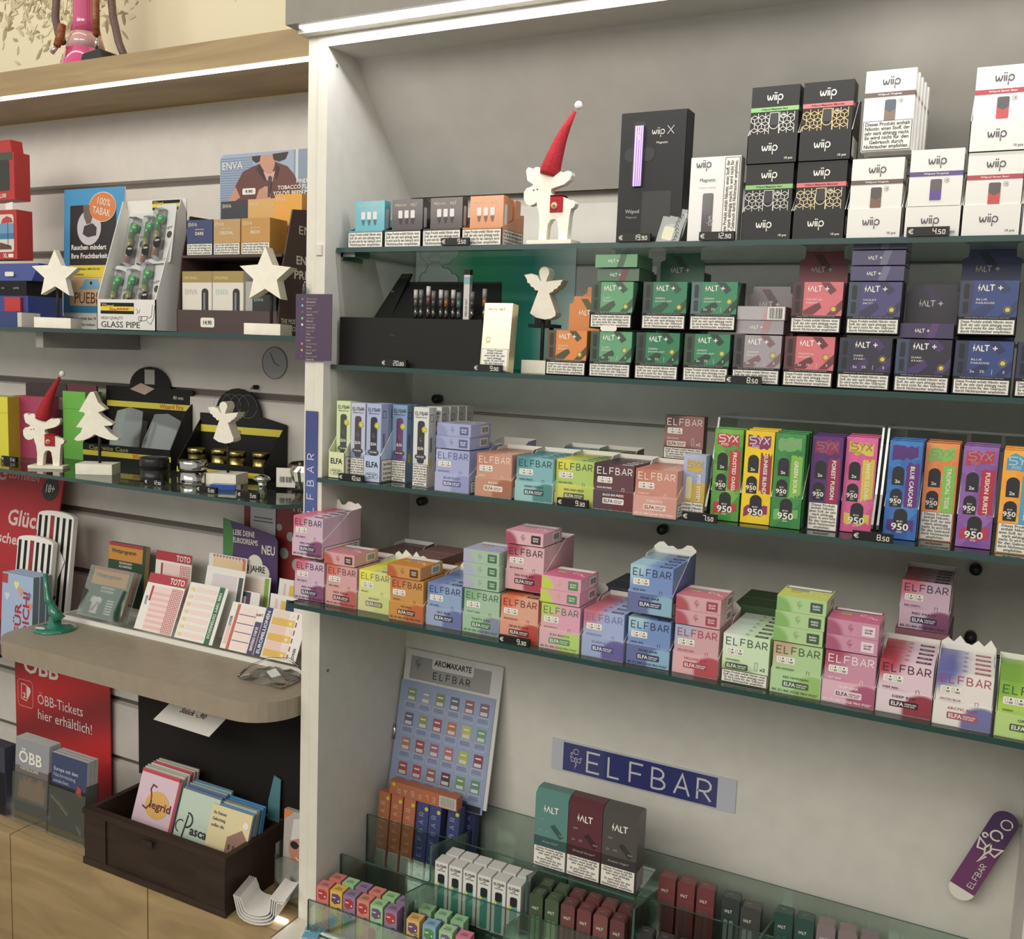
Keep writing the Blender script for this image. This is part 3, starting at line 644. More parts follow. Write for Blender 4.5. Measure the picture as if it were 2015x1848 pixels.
def small_tray(label, x, y, body, txt):
    W, D_, hL = .0355, .075, .047; m = mt(body, .5); t = G(); th = .0009
    t.box(0, W, 0, th, 0, hL, m, {'b': CARD}).box(0, W, 0, D_, 0, th, CARD).box(0, W, D_ - th, D_, 0, .118, m, {'f': CARD})
    for xx in (0, W - th): t.prism([(0, 0), (D_, 0), (D_, .118), (.055, .112), (0, hL)], xx, xx + th, m, CARD, axis='x')
    o = mk('card_tray', t, loc=(x, y, S3), label=label, cat='tray', group='narrow device trays')
    mk('lettering', G().flat(tf2(fit_text('ELFA', .0255, .0095, 1), dx=W / 2, dy=.0265), BLACK, (0, -.0003, 0)), o)
    p = G().flat(stroke(rrect(.005, .007, .0305, .0165, .0045, 4)[0], .0006, True), INK, (0, -.0003, 0)).flat(join2(tf2(fit_text(txt, .020, .0023, 1), dx=W / 2, dy=.0125), tf2(fit_text('POD BAR', .013, .0022, 1), dx=W / 2, dy=.0088)), INK, (0, -.0003, 0)); mk('name_badge', p, o)
    q = G().flat(rect(.003, .002, .070, .040), BLACK, (W + .0003, 0, 0), (0, 1, 0), (0, 0, 1)).flat(rect(.004, .003, .069, .039), LABELW, (W + .0004, 0, 0), (0, 1, 0), (0, 0, 1)).flat(join2(*[tf2(fit_text(s_, .055, .0045, 1), dx=.036, dy=.030 - .008 * i) for i, s_ in enumerate(WT4)]), INK, (W + .0005, 0, 0), (0, 1, 0), (0, 0, 1)); mk('warning_label', q, o)
    return o
small_tray('narrow pale green tray at the end of the third shelf', .0145, -.001, (214, 220, 170), 'AURORA GREEN')
tall('tall pale green device carton in the narrow green tray', .0172, .018, S3 + .0010, (204, 220, 160), (170, 200, 120), (60, 70, 60), False)
tall('tall lilac device carton between the two narrow trays', .0535, .012, S3, (186, 190, 212), (120, 130, 178), (66, 62, 64))
small_tray('narrow light blue tray with a torn side', .0905, .0, (178, 192, 222), 'NAVY BLUE')
tall('tall light blue device carton in the narrow blue tray', .0930, .004, S3 + .001, (164, 178, 216), (130, 146, 200), (38, 40, 48), False)
tall('light blue device carton second in the narrow blue tray', .0930, .030, S3 + .001, (156, 172, 210), (130, 146, 200), (38, 40, 48), False)
tall('tall blue device carton with a purple window', .1265, .034, S3, (124, 156, 196), (84, 92, 150), (110, 56, 104))
tall('blue device carton behind the purple-window carton', .1275, .060, S3, (112, 144, 186), (84, 92, 150), (110, 56, 104))
for i in range(5):
    nm = 'at the front' if i == 0 else ORD[i] + ' from the front'
    tall('tall white device carton %s of its row' % nm, .1855 + .002 * i, .011 + .0255 * i + (.012 if i else 0), S3, (212, 212, 206), (190, 192, 198), (44, 44, 48), i == 0)
# ------------------------------------------------------------ third shelf: slim pod packs in two clear bins
def brush(x0, x1, z0, z1, seed):
    """paint-stroke panel with ragged upper and lower ends"""
    rr = random.Random(seed); n = 7; w_ = x1 - x0
    top = [(x1 - w_ * i / n, z1 + rr.uniform(-.006, .003) * (1 if i % 2 else -.2)) for i in range(n + 1)]
    bot = [(x0 + w_ * i / n, z0 + rr.uniform(-.002, .005)) for i in range(n + 1)]
    return poly(bot + top)
def pod_shape(cx, z, k):
    return poly([(cx - .0075 * k, z), (cx + .0075 * k, z), (cx + .0078 * k, z + .012 * k)] + arc(cx, z + .018 * k, .0078 * k, 15, 165, 8, .008 * k) + [(cx - .0078 * k, z + .012 * k)])
def facets(c1, c2, name):
    m = bpy.data.materials.new(name); m.use_nodes = True; nt = m.node_tree; b = nt.nodes['Principled BSDF']
    tc = nt.nodes.new('ShaderNodeTexCoord'); v = nt.nodes.new('ShaderNodeTexVoronoi'); v.inputs['Scale'].default_value = 55; v.feature = 'F1'
    cr = nt.nodes.new('ShaderNodeValToRGB'); cr.color_ramp.elements[0].color = lin(c1); cr.color_ramp.elements[1].color = lin(c2)
    sx = nt.nodes.new('ShaderNodeSeparateColor')
    nt.links.new(tc.outputs['Object'], v.inputs['Vector']); nt.links.new(v.outputs['Color'], sx.inputs[0]); nt.links.new(sx.outputs[0], cr.inputs[0]); nt.links.new(cr.outputs[0], b.inputs['Base Color'])
    b.inputs['Roughness'].default_value = .38; b.inputs['Coat Weight'].default_value = .2
    return m
SW, SD, SH = .0415, .017, .134
def slim(d, x, y, base, base2, accent, logo, word, in_tray, n=3, logo_bg=None, seed=1, z=S3):
    bm = facets(base, base2, 'slim_print'); am = mt(accent, .4, coat=.2); lb_ = mt(logo_bg or accent, .4, coat=.2); lm = mt(logo, .3, .4)
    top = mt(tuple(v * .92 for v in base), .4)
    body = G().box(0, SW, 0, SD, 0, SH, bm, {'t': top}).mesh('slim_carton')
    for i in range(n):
        nm = 'at the front' if i == 0 else ORD[i]
        o = mk('slim_carton', body, loc=(x + .0012 + .0006 * i, y + .0012 + i * .0178, z + (.0012 if in_tray else 0) + .0013 * i), label='%s slim pod pack, %s of its row' % (d, nm), cat='carton', group='slim pod packs in the clear bins')
        if i: continue
        g = G().flat(brush(.004, .0365, .1085, .1275, seed), lb_, (0, -.0003, 0)); g.flat(syx(.0098, .0016), lm, (.0065, -.0005, .1155)); g.flat(tf2(fit_text('POD', .011, .0038, 1, 'L'), dx=.010, dy=.1100), lm, (0, -.0005, 0)); mk('logo', g, o)
        g = G().flat(brush(.0235, .0395, .022 if not in_tray else .044, .1035, seed + 3), am, (0, -.0004, 0)); mk('colour_print', g, o)
        g = G().flat(tf2(fit_text(word, .0046 * len(word) if len(word) < 13 else .056, .0052, 1), dx=.0, dy=-.0026, rot=0), LABELW, (.0312, -.0007, .073), (0, 0, -1), (1, 0, 0)); mk('lettering', g, o)
        dk = mt((34, 33, 37), .4, coat=.3)
        g = G().flat(pod_shape(.0135, .0735, 1.0), dk, (0, -.0004, 0)).flat(tf2(fit_text('2x', .0065, .0043, 1), dx=.0132, dy=.0765), LABELW, (0, -.0007, 0)); mk('pod_print', g, o)
        g = G().flat(pod_shape(.0128, .0425, 1.0), dk, (0, -.0004, 0)).flat(tf2(fit_text('950', .0150, .0062, 1), dx=.0124, dy=.0485), LABELW, (0, -.0007, 0)).flat(tf2(fit_text('BIS ZU', .006, .0016, 1), dx=.0126, dy=.0565), LABELW, (0, -.0007, 0)).flat(tf2(fit_text('ZÜGE', .005, .0016, 1), dx=.0126, dy=.0455), LABELW, (0, -.0007, 0)); mk('pod_print', g, o)
        if not in_tray: mk('warning_label', warn_mesh(.0395, .0385, WT7, .0004), o, loc=(.001, -.0009, .0010))
    if in_tray:
        W, D_, hL, th = .0440, .075, .0440, .0009
        t = G(); t.box(0, W, 0, th, 0, hL, bm, {'b': CARD, 't': CARD}).box(0, W, 0, D_, 0, th, CARD).box(0, W, D_ - th, D_, 0, .125, bm, {'f': CARD})
        for xx in (0, W - th): t.prism([(0, 0), (D_, 0), (D_, .125), (.06, .12), (0, hL)], xx, xx + th, bm, CARD, axis='x')
        o = mk('card_tray', t, loc=(x, y, z), label='narrow %s tray of slim pod packs' % d, cat='tray', group='narrow trays in the clear bins')
        g = G().flat(brush(.005, .039, .0115, .0275, seed + 5), lb_, (0, -.0003, 0)); mk('colour_print', g, o)
        g = G().flat(pod_shape(.022, .0140, 1.12), mt((34, 33, 37), .4, coat=.3), (0, -.0005, 0)).flat(tf2(fit_text('950', .0225, .0092, 1), dx=.022, dy=.0135), LABELW, (0, -.0008, 0)).flat(tf2(fit_text('BIS ZU', .008, .002, 1), dx=.0215, dy=.0245), LABELW, (0, -.0008, 0)).flat(tf2(fit_text('ZÜGE', .007, .0018, 1), dx=.0215, dy=.0098), LABELW, (0, -.0008, 0)); mk('pod_print', g, o)
slim('red and green', .7055, .014, (64, 132, 60), (120, 178, 70), (196, 52, 58), (230, 226, 222), 'FROSTED OASIS', True, 2, None, 11)
slim('yellow', .7500, .016, (232, 202, 40), (226, 190, 30), (170, 48, 66), (206, 212, 232), 'SUNRISE BLEND', True, 3, (150, 40, 92), 12)
slim('plain green', .7945, .009, (46, 120, 62), (70, 142, 74), (124, 186, 58), (150, 172, 140), 'GREEN SOUR', True, 3, (104, 176, 84), 13)
slim('dark purple', .8425, .026, (78, 48, 110), (96, 44, 112), (160, 36, 78), (150, 116, 130), 'FOREST FUSION', False, 3, (158, 40, 84), 14)
slim('pink', .8865, .038, (206, 88, 140), (220, 110, 160), (220, 190, 60), (160, 140, 80), 'WHITE CLOUD', True, 3, (226, 194, 66), 15)
slim('blue', .9450, .024, (48, 96, 166), (70, 130, 196), (104, 40, 128), (110, 70, 140), 'BLUE CASCADE', True, 3, (86, 44, 130), 16)
slim('orange and green', .9890, .048, (232, 128, 74), (240, 160, 96), (132, 202, 72), (160, 176, 120), 'TROPICAL TIDE', False, 3, (136, 206, 80), 17)
slim('violet and red', 1.0365, .021, (122, 76, 150), (150, 108, 172), (190, 40, 66), (180, 140, 150), 'FUSION BURST', True, 3, (196, 50, 76), 18)
slim('amber and blue', 1.0840, .010, (236, 150, 46), (240, 176, 70), (72, 160, 200), (190, 214, 222), 'NATURAL SPICE', False, 3, (70, 158, 196), 19)
def clear_bin(label, x0, x1):
    o = mk('clear_bin', None, loc=(x0, 0, S3), label=label, cat='bin', group='clear acrylic bins'); L = x1 - x0; t = .003; e = {'t': ACRE, 'f': ACRE}
    mk('back_wall', G().box(0, L, .165, .168, 0, .150, ACRYL, {'t': ACRE}), o)
    mk('lid_strip', G().box(0, L, .048, .165, .150, .153, ACRYL, {'f': ACRE}), o)
    for xx in (0, L - t): mk('side_wall', G().prism([(.003, .0005), (.165, .0005), (.165, .150), (.048, .150), (.020, .06), (.003, .02)], xx, xx + t, ACRYL, ACRE, axis='x'), o)
clear_bin('clear bin around the five slim packs from red to pink', .7010, .9355)
clear_bin('clear bin around the slim packs from blue to amber', .9395, 1.156)
# single starter carton beside the first bin
g = blob('carton_print', (150, 160, 200), ((.028, .03, .024, .002, (200, 166, 60)), (.0, .10, .03, .02, (170, 178, 214))))
o = mk('pod_carton', G().box(0, .0335, 0, .028, 0, .0945, g, {'t': mt((176, 182, 206), .4)}), loc=(.6655, .004, S3), label='grey-blue starter carton with amber splashes beside the clear bin', cat='carton')
mk('logo', G().flat(brush(.005, .029, .070, .088, 4), mt((202, 168, 58), .4), (0, -.0003, 0)).flat(syx(.0085, .0014), mt((150, 150, 160), .4), (.006, -.0005, .076)), o)
mk('lettering', G().flat(tf2(fit_text('POD SYSTEM', .040, .0052, 1), dx=0, dy=-.0026), LABELW, (.0245, -.0005, .046), (0, 0, -1), (1, 0, 0)), o)
mk('device_print', G().flat(rrect(.005, .029, .014, .062, .003, 4), mt((214, 206, 150), .4), (0, -.0004, 0)), o)
mk('warning_label', warn_mesh(.0325, .0235, WT7[:4], .0005), o, loc=(.0005, -.0008, .001))

# ------------------------------------------------------------ second shelf: cartons with bolt logo on black trays
BK = mt((22, 22, 23), .45, 0, .35)
AW, AH, AT = .0705, .0715, .0245
def salt_carton(d, x, z, base, band, bar, word, logo=(230, 226, 216), up=False, tag='', y=.038, lip=True, sun=True, nums=False):
    """one printed carton standing in its black tray with warning label; returns the tray"""
    bm = mt(base, .34, coat=.45); dk = mt(bar, .34, coat=.45); bd = mt(band, .34, coat=.45); lg = mt(logo, .4)
    W = AW - .002
    o = mk('foil_carton', G().box(0, W, 0, .021, 0, AH - .0015, bm), loc=(x + .001, y + .0012, z + .0012), label='%s carton wrapped in film standing in its %s tray' % (d, 'own' if not up else 'raised'), cat='carton', group='film-wrapped cartons')
    p = G().flat(rect(0, 0, .0155, AH - .0015), bd, (0, -.0002, 0)); mk('side_band', p, o)
    q = G().flat(rrect(.0045, .046, .011, .066, .0025, 3), mt(tuple(v * .45 for v in band), .4), (0, -.0004, 0)).flat(rrect(.0045, .027, .011, .043, .002, 3), mt(tuple(v * .5 for v in band), .4), (0, -.0004, 0)); mk('pod_print', q, o)
    p = G().flat(poly([(.038, .0695), (.050, .0695), (.060, .0585), (.052, .0525)]), dk, (0, -.0002, 0)).flat(poly([(.016, .0245), (.030, .0245), (.041, .035), (.037, .0425), (.016, .030)]), dk, (0, -.00025, 0)).flat(poly([(.048, .0245), (.0685, .046), (.0685, .0330), (.060, .0245)]), dk, (0, -.0002, 0)); mk('bar_print', p, o)
    mk('logo', G().flat(salt(.0072, .0014), lg, (.0205, -.0005, .0570)), o)
    p = G(); ws_ = word.split()
    for i, s_ in enumerate(ws_): p.flat(tf2(fit_text(s_, .0023 * len(s_) + .004, .0024, 0, 'L'), dx=.0195, dy=.0445 - .0045 * i), lg, (0, -.0005, 0))
    if nums:
        p.flat(join2(tf2(fit_text('2x', .006, .0034, 0, 'L'), dx=.019, dy=.0285), tf2(fit_text('2%', .006, .0034, 0, 'L'), dx=.031, dy=.0285), tf2(fit_text('5', .003, .0034, 0, 'L'), dx=.058, dy=.0285), rect(.0455, .0265, .0459, .033)), lg, (0, -.0005, 0))
    mk('lettering', p, o)
    if sun: mk('sun_print', G().flat(disc(.0575, .0325 if not nums else .0415, .0030, 14), mt((214, 190, 66), .4), (0, -.0005, 0)).flat(stroke(arc(.0575, .0325 if not nums else .0415, .0047, 0, 340, 18), .0005), mt((150, 138, 66), .5), (0, -.0005, 0)), o)
    W, D_, th = AW, .046, .0009
    t = G(); t.box(0, W, 0, th, 0, AT, BK).box(0, W, 0, D_, 0, th, BK).box(0, W, D_ - th, D_, 0, AH + .001, BK)
    for xx in (0, W - th): t.prism([(0, 0), (D_, 0), (D_, AH + .001), (.026, AH), (.006, AT + .004), (0, AT)], xx, xx + th, BK, axis='x')
    tr = mk('card_tray', t, loc=(x, y, z), label='black card tray holding the %s carton' % d, cat='tray', group='black card trays')
    mk('warning_label', warn_mesh(.0665, .0195, WT4, .0006), tr, loc=(.002, -.0004, .0016))
    mk('lettering', G().flat(join2(tf2(fit_text('Enthält Nikotin. Nur für Erwachsene. Darf nicht', .052, .0012, 1), dx=W / 2, dy=.0226)), mt((170, 166, 158), .5), (0, -.0004, 0)), tr)
    return tr
Z2 = S2; ZU = S2 + .0760
GREEN1, GREEN2, ROSE, NAVY, BLUE, GREY = (86, 160, 108), (30, 124, 78), (222, 104, 112), (52, 46, 88), (44, 66, 132), (158, 150, 156)
salt_carton('orange', .4165, Z2, (226, 128, 44), (92, 66, 40), (70, 70, 38), 'SMOOTH SPLASH*')
salt_carton('lower mint green', .4915, Z2, GREEN1, (48, 78, 56), (44, 78, 50), 'LUSH FROST*', nums=True)
salt_carton('lower emerald, nearer the mint one,', .5675, Z2, GREEN2, (32, 56, 42), (24, 66, 42), 'GREEN SNOWFLAKE*', nums=True)
salt_carton('lower emerald, nearer the silver one,', .6440, Z2, (40, 132, 86), (50, 70, 44), (30, 62, 42), 'GREEN SNOWFLAKE*', nums=True)
salt_carton('silver grey', .7185, Z2, GREY, (60, 52, 56), (128, 96, 98), 'SUMMER NIGHT*', nums=True)
salt_carton('lower rose pink', .7920, Z2, ROSE, (96, 40, 46), (112, 46, 52), 'TROPICAL DREAM*', nums=True)
salt_carton('inky purple', .8670, Z2, (44, 38, 62), (40, 44, 70), (70, 46, 104), 'DARK STAR*', nums=True)
salt_carton('inky purple under a flat pack', .9415, Z2, (40, 34, 54), (52, 70, 104), (70, 46, 108), 'DARK STAR*')
salt_carton('lower royal blue', 1.0145, Z2, BLUE, (38, 44, 76), (34, 46, 92), 'BLUE PARADISE', nums=True)
salt_carton('lower dark blue at the shelf end', 1.0880, Z2, (50, 54, 96), (40, 44, 76), (34, 40, 70), 'BLUE', nums=True)
salt_carton('upper mint green', .4895, ZU, GREEN1, (44, 72, 52), (46, 84, 54), 'LUSH FROST*', up=True)
salt_carton('upper emerald in the middle', .5745, ZU, (34, 126, 82), (34, 56, 44), (28, 76, 48), 'GREEN SNOWFLAKE*', up=True)
salt_carton('upper emerald beside the grey one', .6500, ZU, (42, 136, 88), (70, 110, 106), (30, 66, 46), 'GREEN SNOWFLAKE*', up=True, nums=True)
salt_carton('upper rose pink', .7975, ZU, ROSE, (78, 30, 36), (118, 50, 56), 'TROPICAL DREAM*', up=True)
salt_carton('violet blue', .8735, ZU, (72, 64, 124), (58, 70, 96), (50, 44, 84), 'VIOLET SKY*', up=True)
salt_carton('upper royal blue', 1.0140, ZU + .002, BLUE, (46, 56, 86), (38, 52, 104), 'BLUE PARADISE', up=True)
def flat_salt(label, x, y, z, c, c2, logo=True, bar=False, rz=0):
    o = mk('foil_carton', G().box(0, .069, 0, .0695, 0, .0195, mt(c, .3, coat=.6)), loc=(x, y, z), rz=rz, label=label, cat='carton', group='film-wrapped cartons lying flat')
    if logo: mk('logo', G().flat(salt(.0045, .0009), LABELW, (.021, -.0005, .0075)), o)
    p = G().flat(poly([(.036, .0), (.046, .0), (.052, .0195), (.042, .0195)]), mt(c2, .3, coat=.5), (0, -.0003, 0)); mk('bar_print', p, o)
    if bar:
        mk('barcode_label', G().flat(rect(.044, .0008, .068, .0187), LABELW, (0, -.0005, 0)).flat(barcode(.046, .002, .0655, .0175, 14), INK, (0, -.0008, 0)), o)
flat_salt('mint green carton lying flat at the top of the mint stack', .4920, .045, ZU + .0930 + .001, (96, 160, 110), (52, 96, 64))
flat_salt('dark green carton lying flat under the topmost mint one', .4935, .052, ZU + .0725 + .001, (74, 110, 84), (120, 60, 66))
for i, nm in enumerate(('lowest', 'middle', 'topmost')): flat_salt('%s violet carton lying flat on the violet blue one' % nm, .8745, .044 + .002 * i, ZU + .0733 + i * .0215, (74, 66, 110), (110, 106, 140))
flat_salt('inky purple carton lying flat between its tray and the wall stack', .9420, .046, Z2 + .0733, (66, 50, 96), (90, 60, 120))
flat_salt('lower silver grey carton lying flat', .7190, .045, Z2 + .0733, (160, 152, 158), (176, 130, 130))
flat_salt('upper silver grey carton with a barcode lying flat', .7205, .043, Z2 + .0933, (178, 168, 170), (190, 150, 150), False, True)
def standee(label, x, y, z, c, dark, w_, h, logo_c=(190, 188, 176)):
    """open carton lid standing behind the row, with a raised tab"""
    t = .002; pts = [(0, 0), (w_, 0), (w_, h - .013), (w_ - .007, h - .010), (w_ - .008, h), (.008, h), (.007, h - .010), (0, h - .013)]
    o = mk('carton_lid', G().prism(pts, 0, t, mt(c, .4, coat=.2)).box(0, .0015, t, .04, 0, h - .03, mt(dark, .4)).box(w_ - .0015, w_, t, .04, 0, h - .03, mt(dark, .4)).box(.0015, w_ - .0015, t, .04, 0, .0015, mt(dark, .4)), loc=(x, y, z), label=label, cat='carton lid', group='open carton lids in the second row')
    mk('logo', G().flat(salt(.0075, .0015), mt(logo_c, .5), (.017, -.0005, h - .030)), o)
    mk('bar_print', G().flat(poly([(.004, h - .07), (.012, h - .058), (.032, h - .085), (.024, h - .092)]), mt(dark, .4), (0, -.0003, 0)).flat(poly([(.020, h - .004), (.032, h - .004), (.048, h - .026), (.038, h - .030)]), mt(dark, .4), (0, -.0003, 0)), o)
standee('tall dark green carton lid with pale logo behind the middle emerald carton', .570, .13, S2, (28, 96, 58), (24, 66, 42), .072, .199)
standee('tall green carton lid behind the mint stack', .480, .14, S2, (58, 120, 82), (38, 84, 56), .072, .199)
standee('tall crimson carton lid behind the upper rose carton', .788, .13, S2, (146, 58, 70), (98, 44, 46), .070, .199)
standee('tall navy carton lid behind the upper royal blue carton', 1.010, .13, S2, (42, 54, 104), (34, 40, 74), .074, .199)
standee('low dark carton lid between the violet and blue stacks', .945, .085, S2, (44, 38, 56), (60, 44, 84), .071, .148)
standee('front orange carton lid above the orange carton', .4325, .087, S2, (226, 130, 50), (88, 84, 44), .055, .128, (236, 226, 206))
standee('back orange carton lid beside the angel', .4375, .13, S2, (214, 124, 56), (104, 70, 40), .055, .146, (236, 226, 206))
standee('grey carton lid behind the silver cartons', .722, .095, S2, (128, 120, 124), (96, 76, 80), .070, .145)
mk('price_sticker', G().flat(rrect(0, 0, .027, .009, .004, 4), LABELW).prism(rrect(0, 0, .027, .009, .004, 4)[0], .0001, .0008, LABELW), loc=(.509, .0368, S2 + .0715), label='blank white oval sticker between the two mint green cartons', cat='sticker')

# black display case with tester tubes
o = mk('tester_display', None, loc=(.007, .036, S2), label='wide matt black display case of liquid testers', cat='display')
MB = mt((24, 25, 24), .65, 0, .3)
mk('front_box', G().box(0, .292, 0, .07, 0, .085, MB), o)
g = G(); g.add([(.052, .075, .085), (.285, .075, .085), (.252, .135, .158), (.058, .135, .158), (.052, .079, .085), (.285, .079, .085), (.252, .139, .158), (.058, .139, .158)], [(0, 1, 2, 3), (7, 6, 5, 4), (4, 5, 1, 0), (5, 6, 2, 1), (6, 7, 3, 2), (7, 4, 0, 3)], MB); mk('back_board', g, o)
g = G(); g.add([(.020, .072, .085), (.055, .076, .085), (.060, .135, .173), (.040, .135, .173), (.020, .082, .085), (.055, .086, .085), (.060, .143, .173), (.040, .143, .173)], [(0, 1, 2, 3), (7, 6, 5, 4), (4, 5, 1, 0), (5, 6, 2, 1), (6, 7, 3, 2), (7, 4, 0, 3)], MB); mk('side_fin', g, o)
mk('lettering', G().flat(join2(tf2(salt(.005, .0009, False), dx=.022), tf2(fit_text('MEDUSA', .018, .0042), dx=.009)), mt((150, 146, 138), .5), (.0405, .0975, .108), (0, .35, .9), (-1, 0, 0)), o)
mk('emboss', G().flat(poly([(0, .003), (.011, 0), (.013, .003), (.002, .007)]), mt((26, 25, 27), .3), (.108, -.0004, .052)), o)
for i, (x, c, h, c2) in enumerate([(.140, (200, 196, 186), .052, (96, 90, 84)), (.151, (130, 128, 124), .052, (80, 78, 74)), (.166, (216, 212, 202), .058, (120, 70, 74)), (.177, (120, 118, 114), .050, (72, 70, 68)), (.192, (210, 206, 196), .052, (90, 84, 90)), (.203, (128, 124, 120), .051, (140, 90, 50)), (.217, (206, 202, 192), .052, (104, 66, 64)), (.228, (110, 112, 112), .048, (70, 120, 124)), (.255, (120, 116, 112), .049, (64, 62, 60)), (.279, (150, 148, 146), .054, (150, 98, 50))]):
    z0 = .0852; cz = mt(c, .4); bot = mt(c2, .3, coat=.4)
    q = mk('tester_tube', G().lathe([(.0035, 0), (.0035, h * .45)], FOIL, 10, (0, 0, 0)).lathe([(.003, .001), (.003, h * .2)], bot, 10), loc=(.007 + x - .012, .036 + .05, S2 + z0), label='%s tester tube standing in the black display, %s from the post' % (('pale capped' if c[0] > 180 else 'dark capped'), ('first', 'second', 'third', 'fourth', 'fifth', 'sixth', 'seventh', 'eighth', 'ninth', 'tenth')[i]), cat='tube', group='tester tubes')
    mk('band', G().lathe([(.0037, h * .45), (.0037, h * .72)], bot, 10), q); mk('cap', G().lathe([(.0040, h * .72), (.0040, h)], cz, 10), q)
q = mk('tester_stick', G().box(0, .0115, 0, .009, 0, .087, mt((206, 202, 196), .4)), loc=(.231, .088, S2 + .0852), label='tall white tester stick with teal band in the black display', cat='stick')
mk('band', G().box(-.0002, .0117, -.0002, .0092, .062, .074, mt((120, 176, 184), .4)), q); mk('cap', G().box(-.0003, .0118, -.0003, .0093, .078, .087, DARK), q)
mk('lettering', G().flat(tf2(fit_text('MEDUSA SALT', .03, .004), dx=0, dy=-.002), INK, (.0058, -.0005, .022), (0, 0, 1), (-1, 0, 0)), q)
# gold carton leaning back
o = mk('gold_carton', G().box(0, .0520, 0, .021, 0, .112, mt((222, 206, 160), .30, .55)), loc=(.300, .030, S2 + .0015), rx=-.10, label='shiny gold slim carton leaning at the black display', cat='carton')
mk('warning_label', warn_mesh(.0500, .036, WT7, .0006), o, loc=(.001, -.0004, .001))
mk('lettering', G().flat(join2(tf2(fit_text('MEDUSA', .016, .0034), dx=.016, dy=.100), tf2(salt(.0038, .0007, False), dx=.028, dy=.100)), mt((120, 104, 70), .5), (0, -.0004, 0)), o)
mk('emblem', G().flat(join2(stroke(arc(.012, .052, .004, 0, 350, 10), .0008), stroke([(.009, .045), (.012, .049), (.015, .045)], .0008)), mt((150, 130, 86), .5), (0, -.0004, 0)), o)

# ------------------------------------------------------------ top shelf
def med(d, x, base, band, back=2):
    W, D_, hL, th = .0745, .078, .0295, .0009; bm = mt(base, .34, coat=.4); bd = mt(band, .4, coat=.3); y = .038
    t = G(); t.box(0, W, 0, th, 0, hL, bd).box(0, W, 0, D_, 0, th, CARD).box(0, W, D_ - th, D_, 0, .058, bd)
    for xx in (0, W - th): t.prism([(0, 0), (D_, 0), (D_, .058), (.0, hL)], xx, xx + th, bd, axis='x')
    tr = mk('card_tray', t, loc=(x, y, S1), label='%s tray with warning label on the top shelf' % d, cat='tray', group='small trays on the top shelf')
    mk('warning_label', warn_mesh(.0735, .0265, ['Dieses Produkt enthält Nikotin: einen', 'Stoff, der sehr stark abhängig macht.', 'Es wird nicht für den Gebrauch durch', 'Nichtraucher empfohlen.'], .0008), tr, loc=(.0005, -.0004, .0006))
    s = mk('warning_label', warn_mesh(.072, .0265, ['Dieses Produkt enthält Nikotin: einen', 'Stoff, der sehr stark abhängig macht.', 'Es wird nicht für den Gebrauch durch', 'Nichtraucher empfohlen.'], .0008), tr, loc=(W + .0004, .003, .0006), rz=math.pi / 2)
    for i in range(back):
        o = mk('liquid_carton', G().box(0, .062, 0, .018, 0, .0775, bm), loc=(x + .012 - .003 * i * (i < 2), y + .004 + .022 * i, S1 + .0012 + (.0 if i else .002)), label='%s liquid carton, %s in its small tray' % (d, ORD[i]), cat='carton', group='liquid cartons on the top shelf')
        if i == 0:
            mk('lettering', G().flat(join2(tf2(fit_text('MEDUSA', .024, .0040), dx=.018, dy=.066), tf2(salt(.0045, .0008, False), dx=.038, dy=.066)), mt((222, 200, 160), .5), (0, -.0004, 0)), o)
            for k in range(3):
                p = G().flat(rrect(.013 + .0125 * k, .046, .0215 + .0125 * k, .059, .0015, 3), mt((214, 208, 204), .4), (0, -.0004, 0)).flat(poly([(.0135 + .0125 * k, .045), (.0210 + .0125 * k, .045), (.0185 + .0125 * k, .036), (.016 + .0125 * k, .036)]), mt(tuple(v * .6 for v in base), .4), (0, -.0004, 0)); mk('tube_print', p, o)
            mk('side_print', G().flat(rrect(.004, .03, .013, .064, .003, 4), mt((206, 204, 198), .5), (.0624, 0, 0), (0, 1, 0), (0, 0, 1)), o)
med('teal', .0205, (84, 172, 188), (74, 160, 176), 1)
med('plum-black beside the teal one,', .0985, (62, 50, 56), (44, 38, 42), 3)
med('charcoal between plum and orange', .1765, (66, 60, 58), (48, 44, 44), 1)
med('orange', .2535, (216, 134, 76), (206, 122, 64), 3)

def wlogo(c): return G().flat(wiip(.0078, .0015), mt(c, .45), (0, 0, 0)).mesh('logo')
WL_B, WL_W = wlogo((232, 228, 216)), wlogo((72, 66, 76))
def hexes(x0, x1, z0, z1, m, g, y=-.0004, s=.0058, wd=.0007, hole=None):
    """cube lattice: each hexagon drawn with its three inner spokes"""
    out = []; dx, dz = s * math.sqrt(3), s * 1.5; r_ = 0; z = z0
    while z < z1 + s:
        x = x0 + (dx / 2 if r_ % 2 else 0)
        while x < x1 + s:
            for a in (30, 90, 150, 210, 270, 330):
                p = (x, z); q = (x + s * math.cos(math.radians(a)), z + s * math.sin(math.radians(a)))
                segs = [(p, q)] if a in (90, 210, 330) else []
                q2 = (x + s * math.cos(math.radians(a + 60)), z + s * math.sin(math.radians(a + 60)))
                if a in (30, 90, 150): segs.append((q, q2))
                for u, v in segs:
                    mx_, mz = (u[0] + v[0]) / 2, (u[1] + v[1]) / 2
                    if all(x0 <= k[0] <= x1 and z0 <= k[1] <= z1 for k in (u, v)) and not (hole and hole[0] < mx_ < hole[1]): out.append(stroke([u, v], wd))
            x += dx
        z += dz; r_ += 1
    g.flat(join2(*out), m, (0, y, 0))
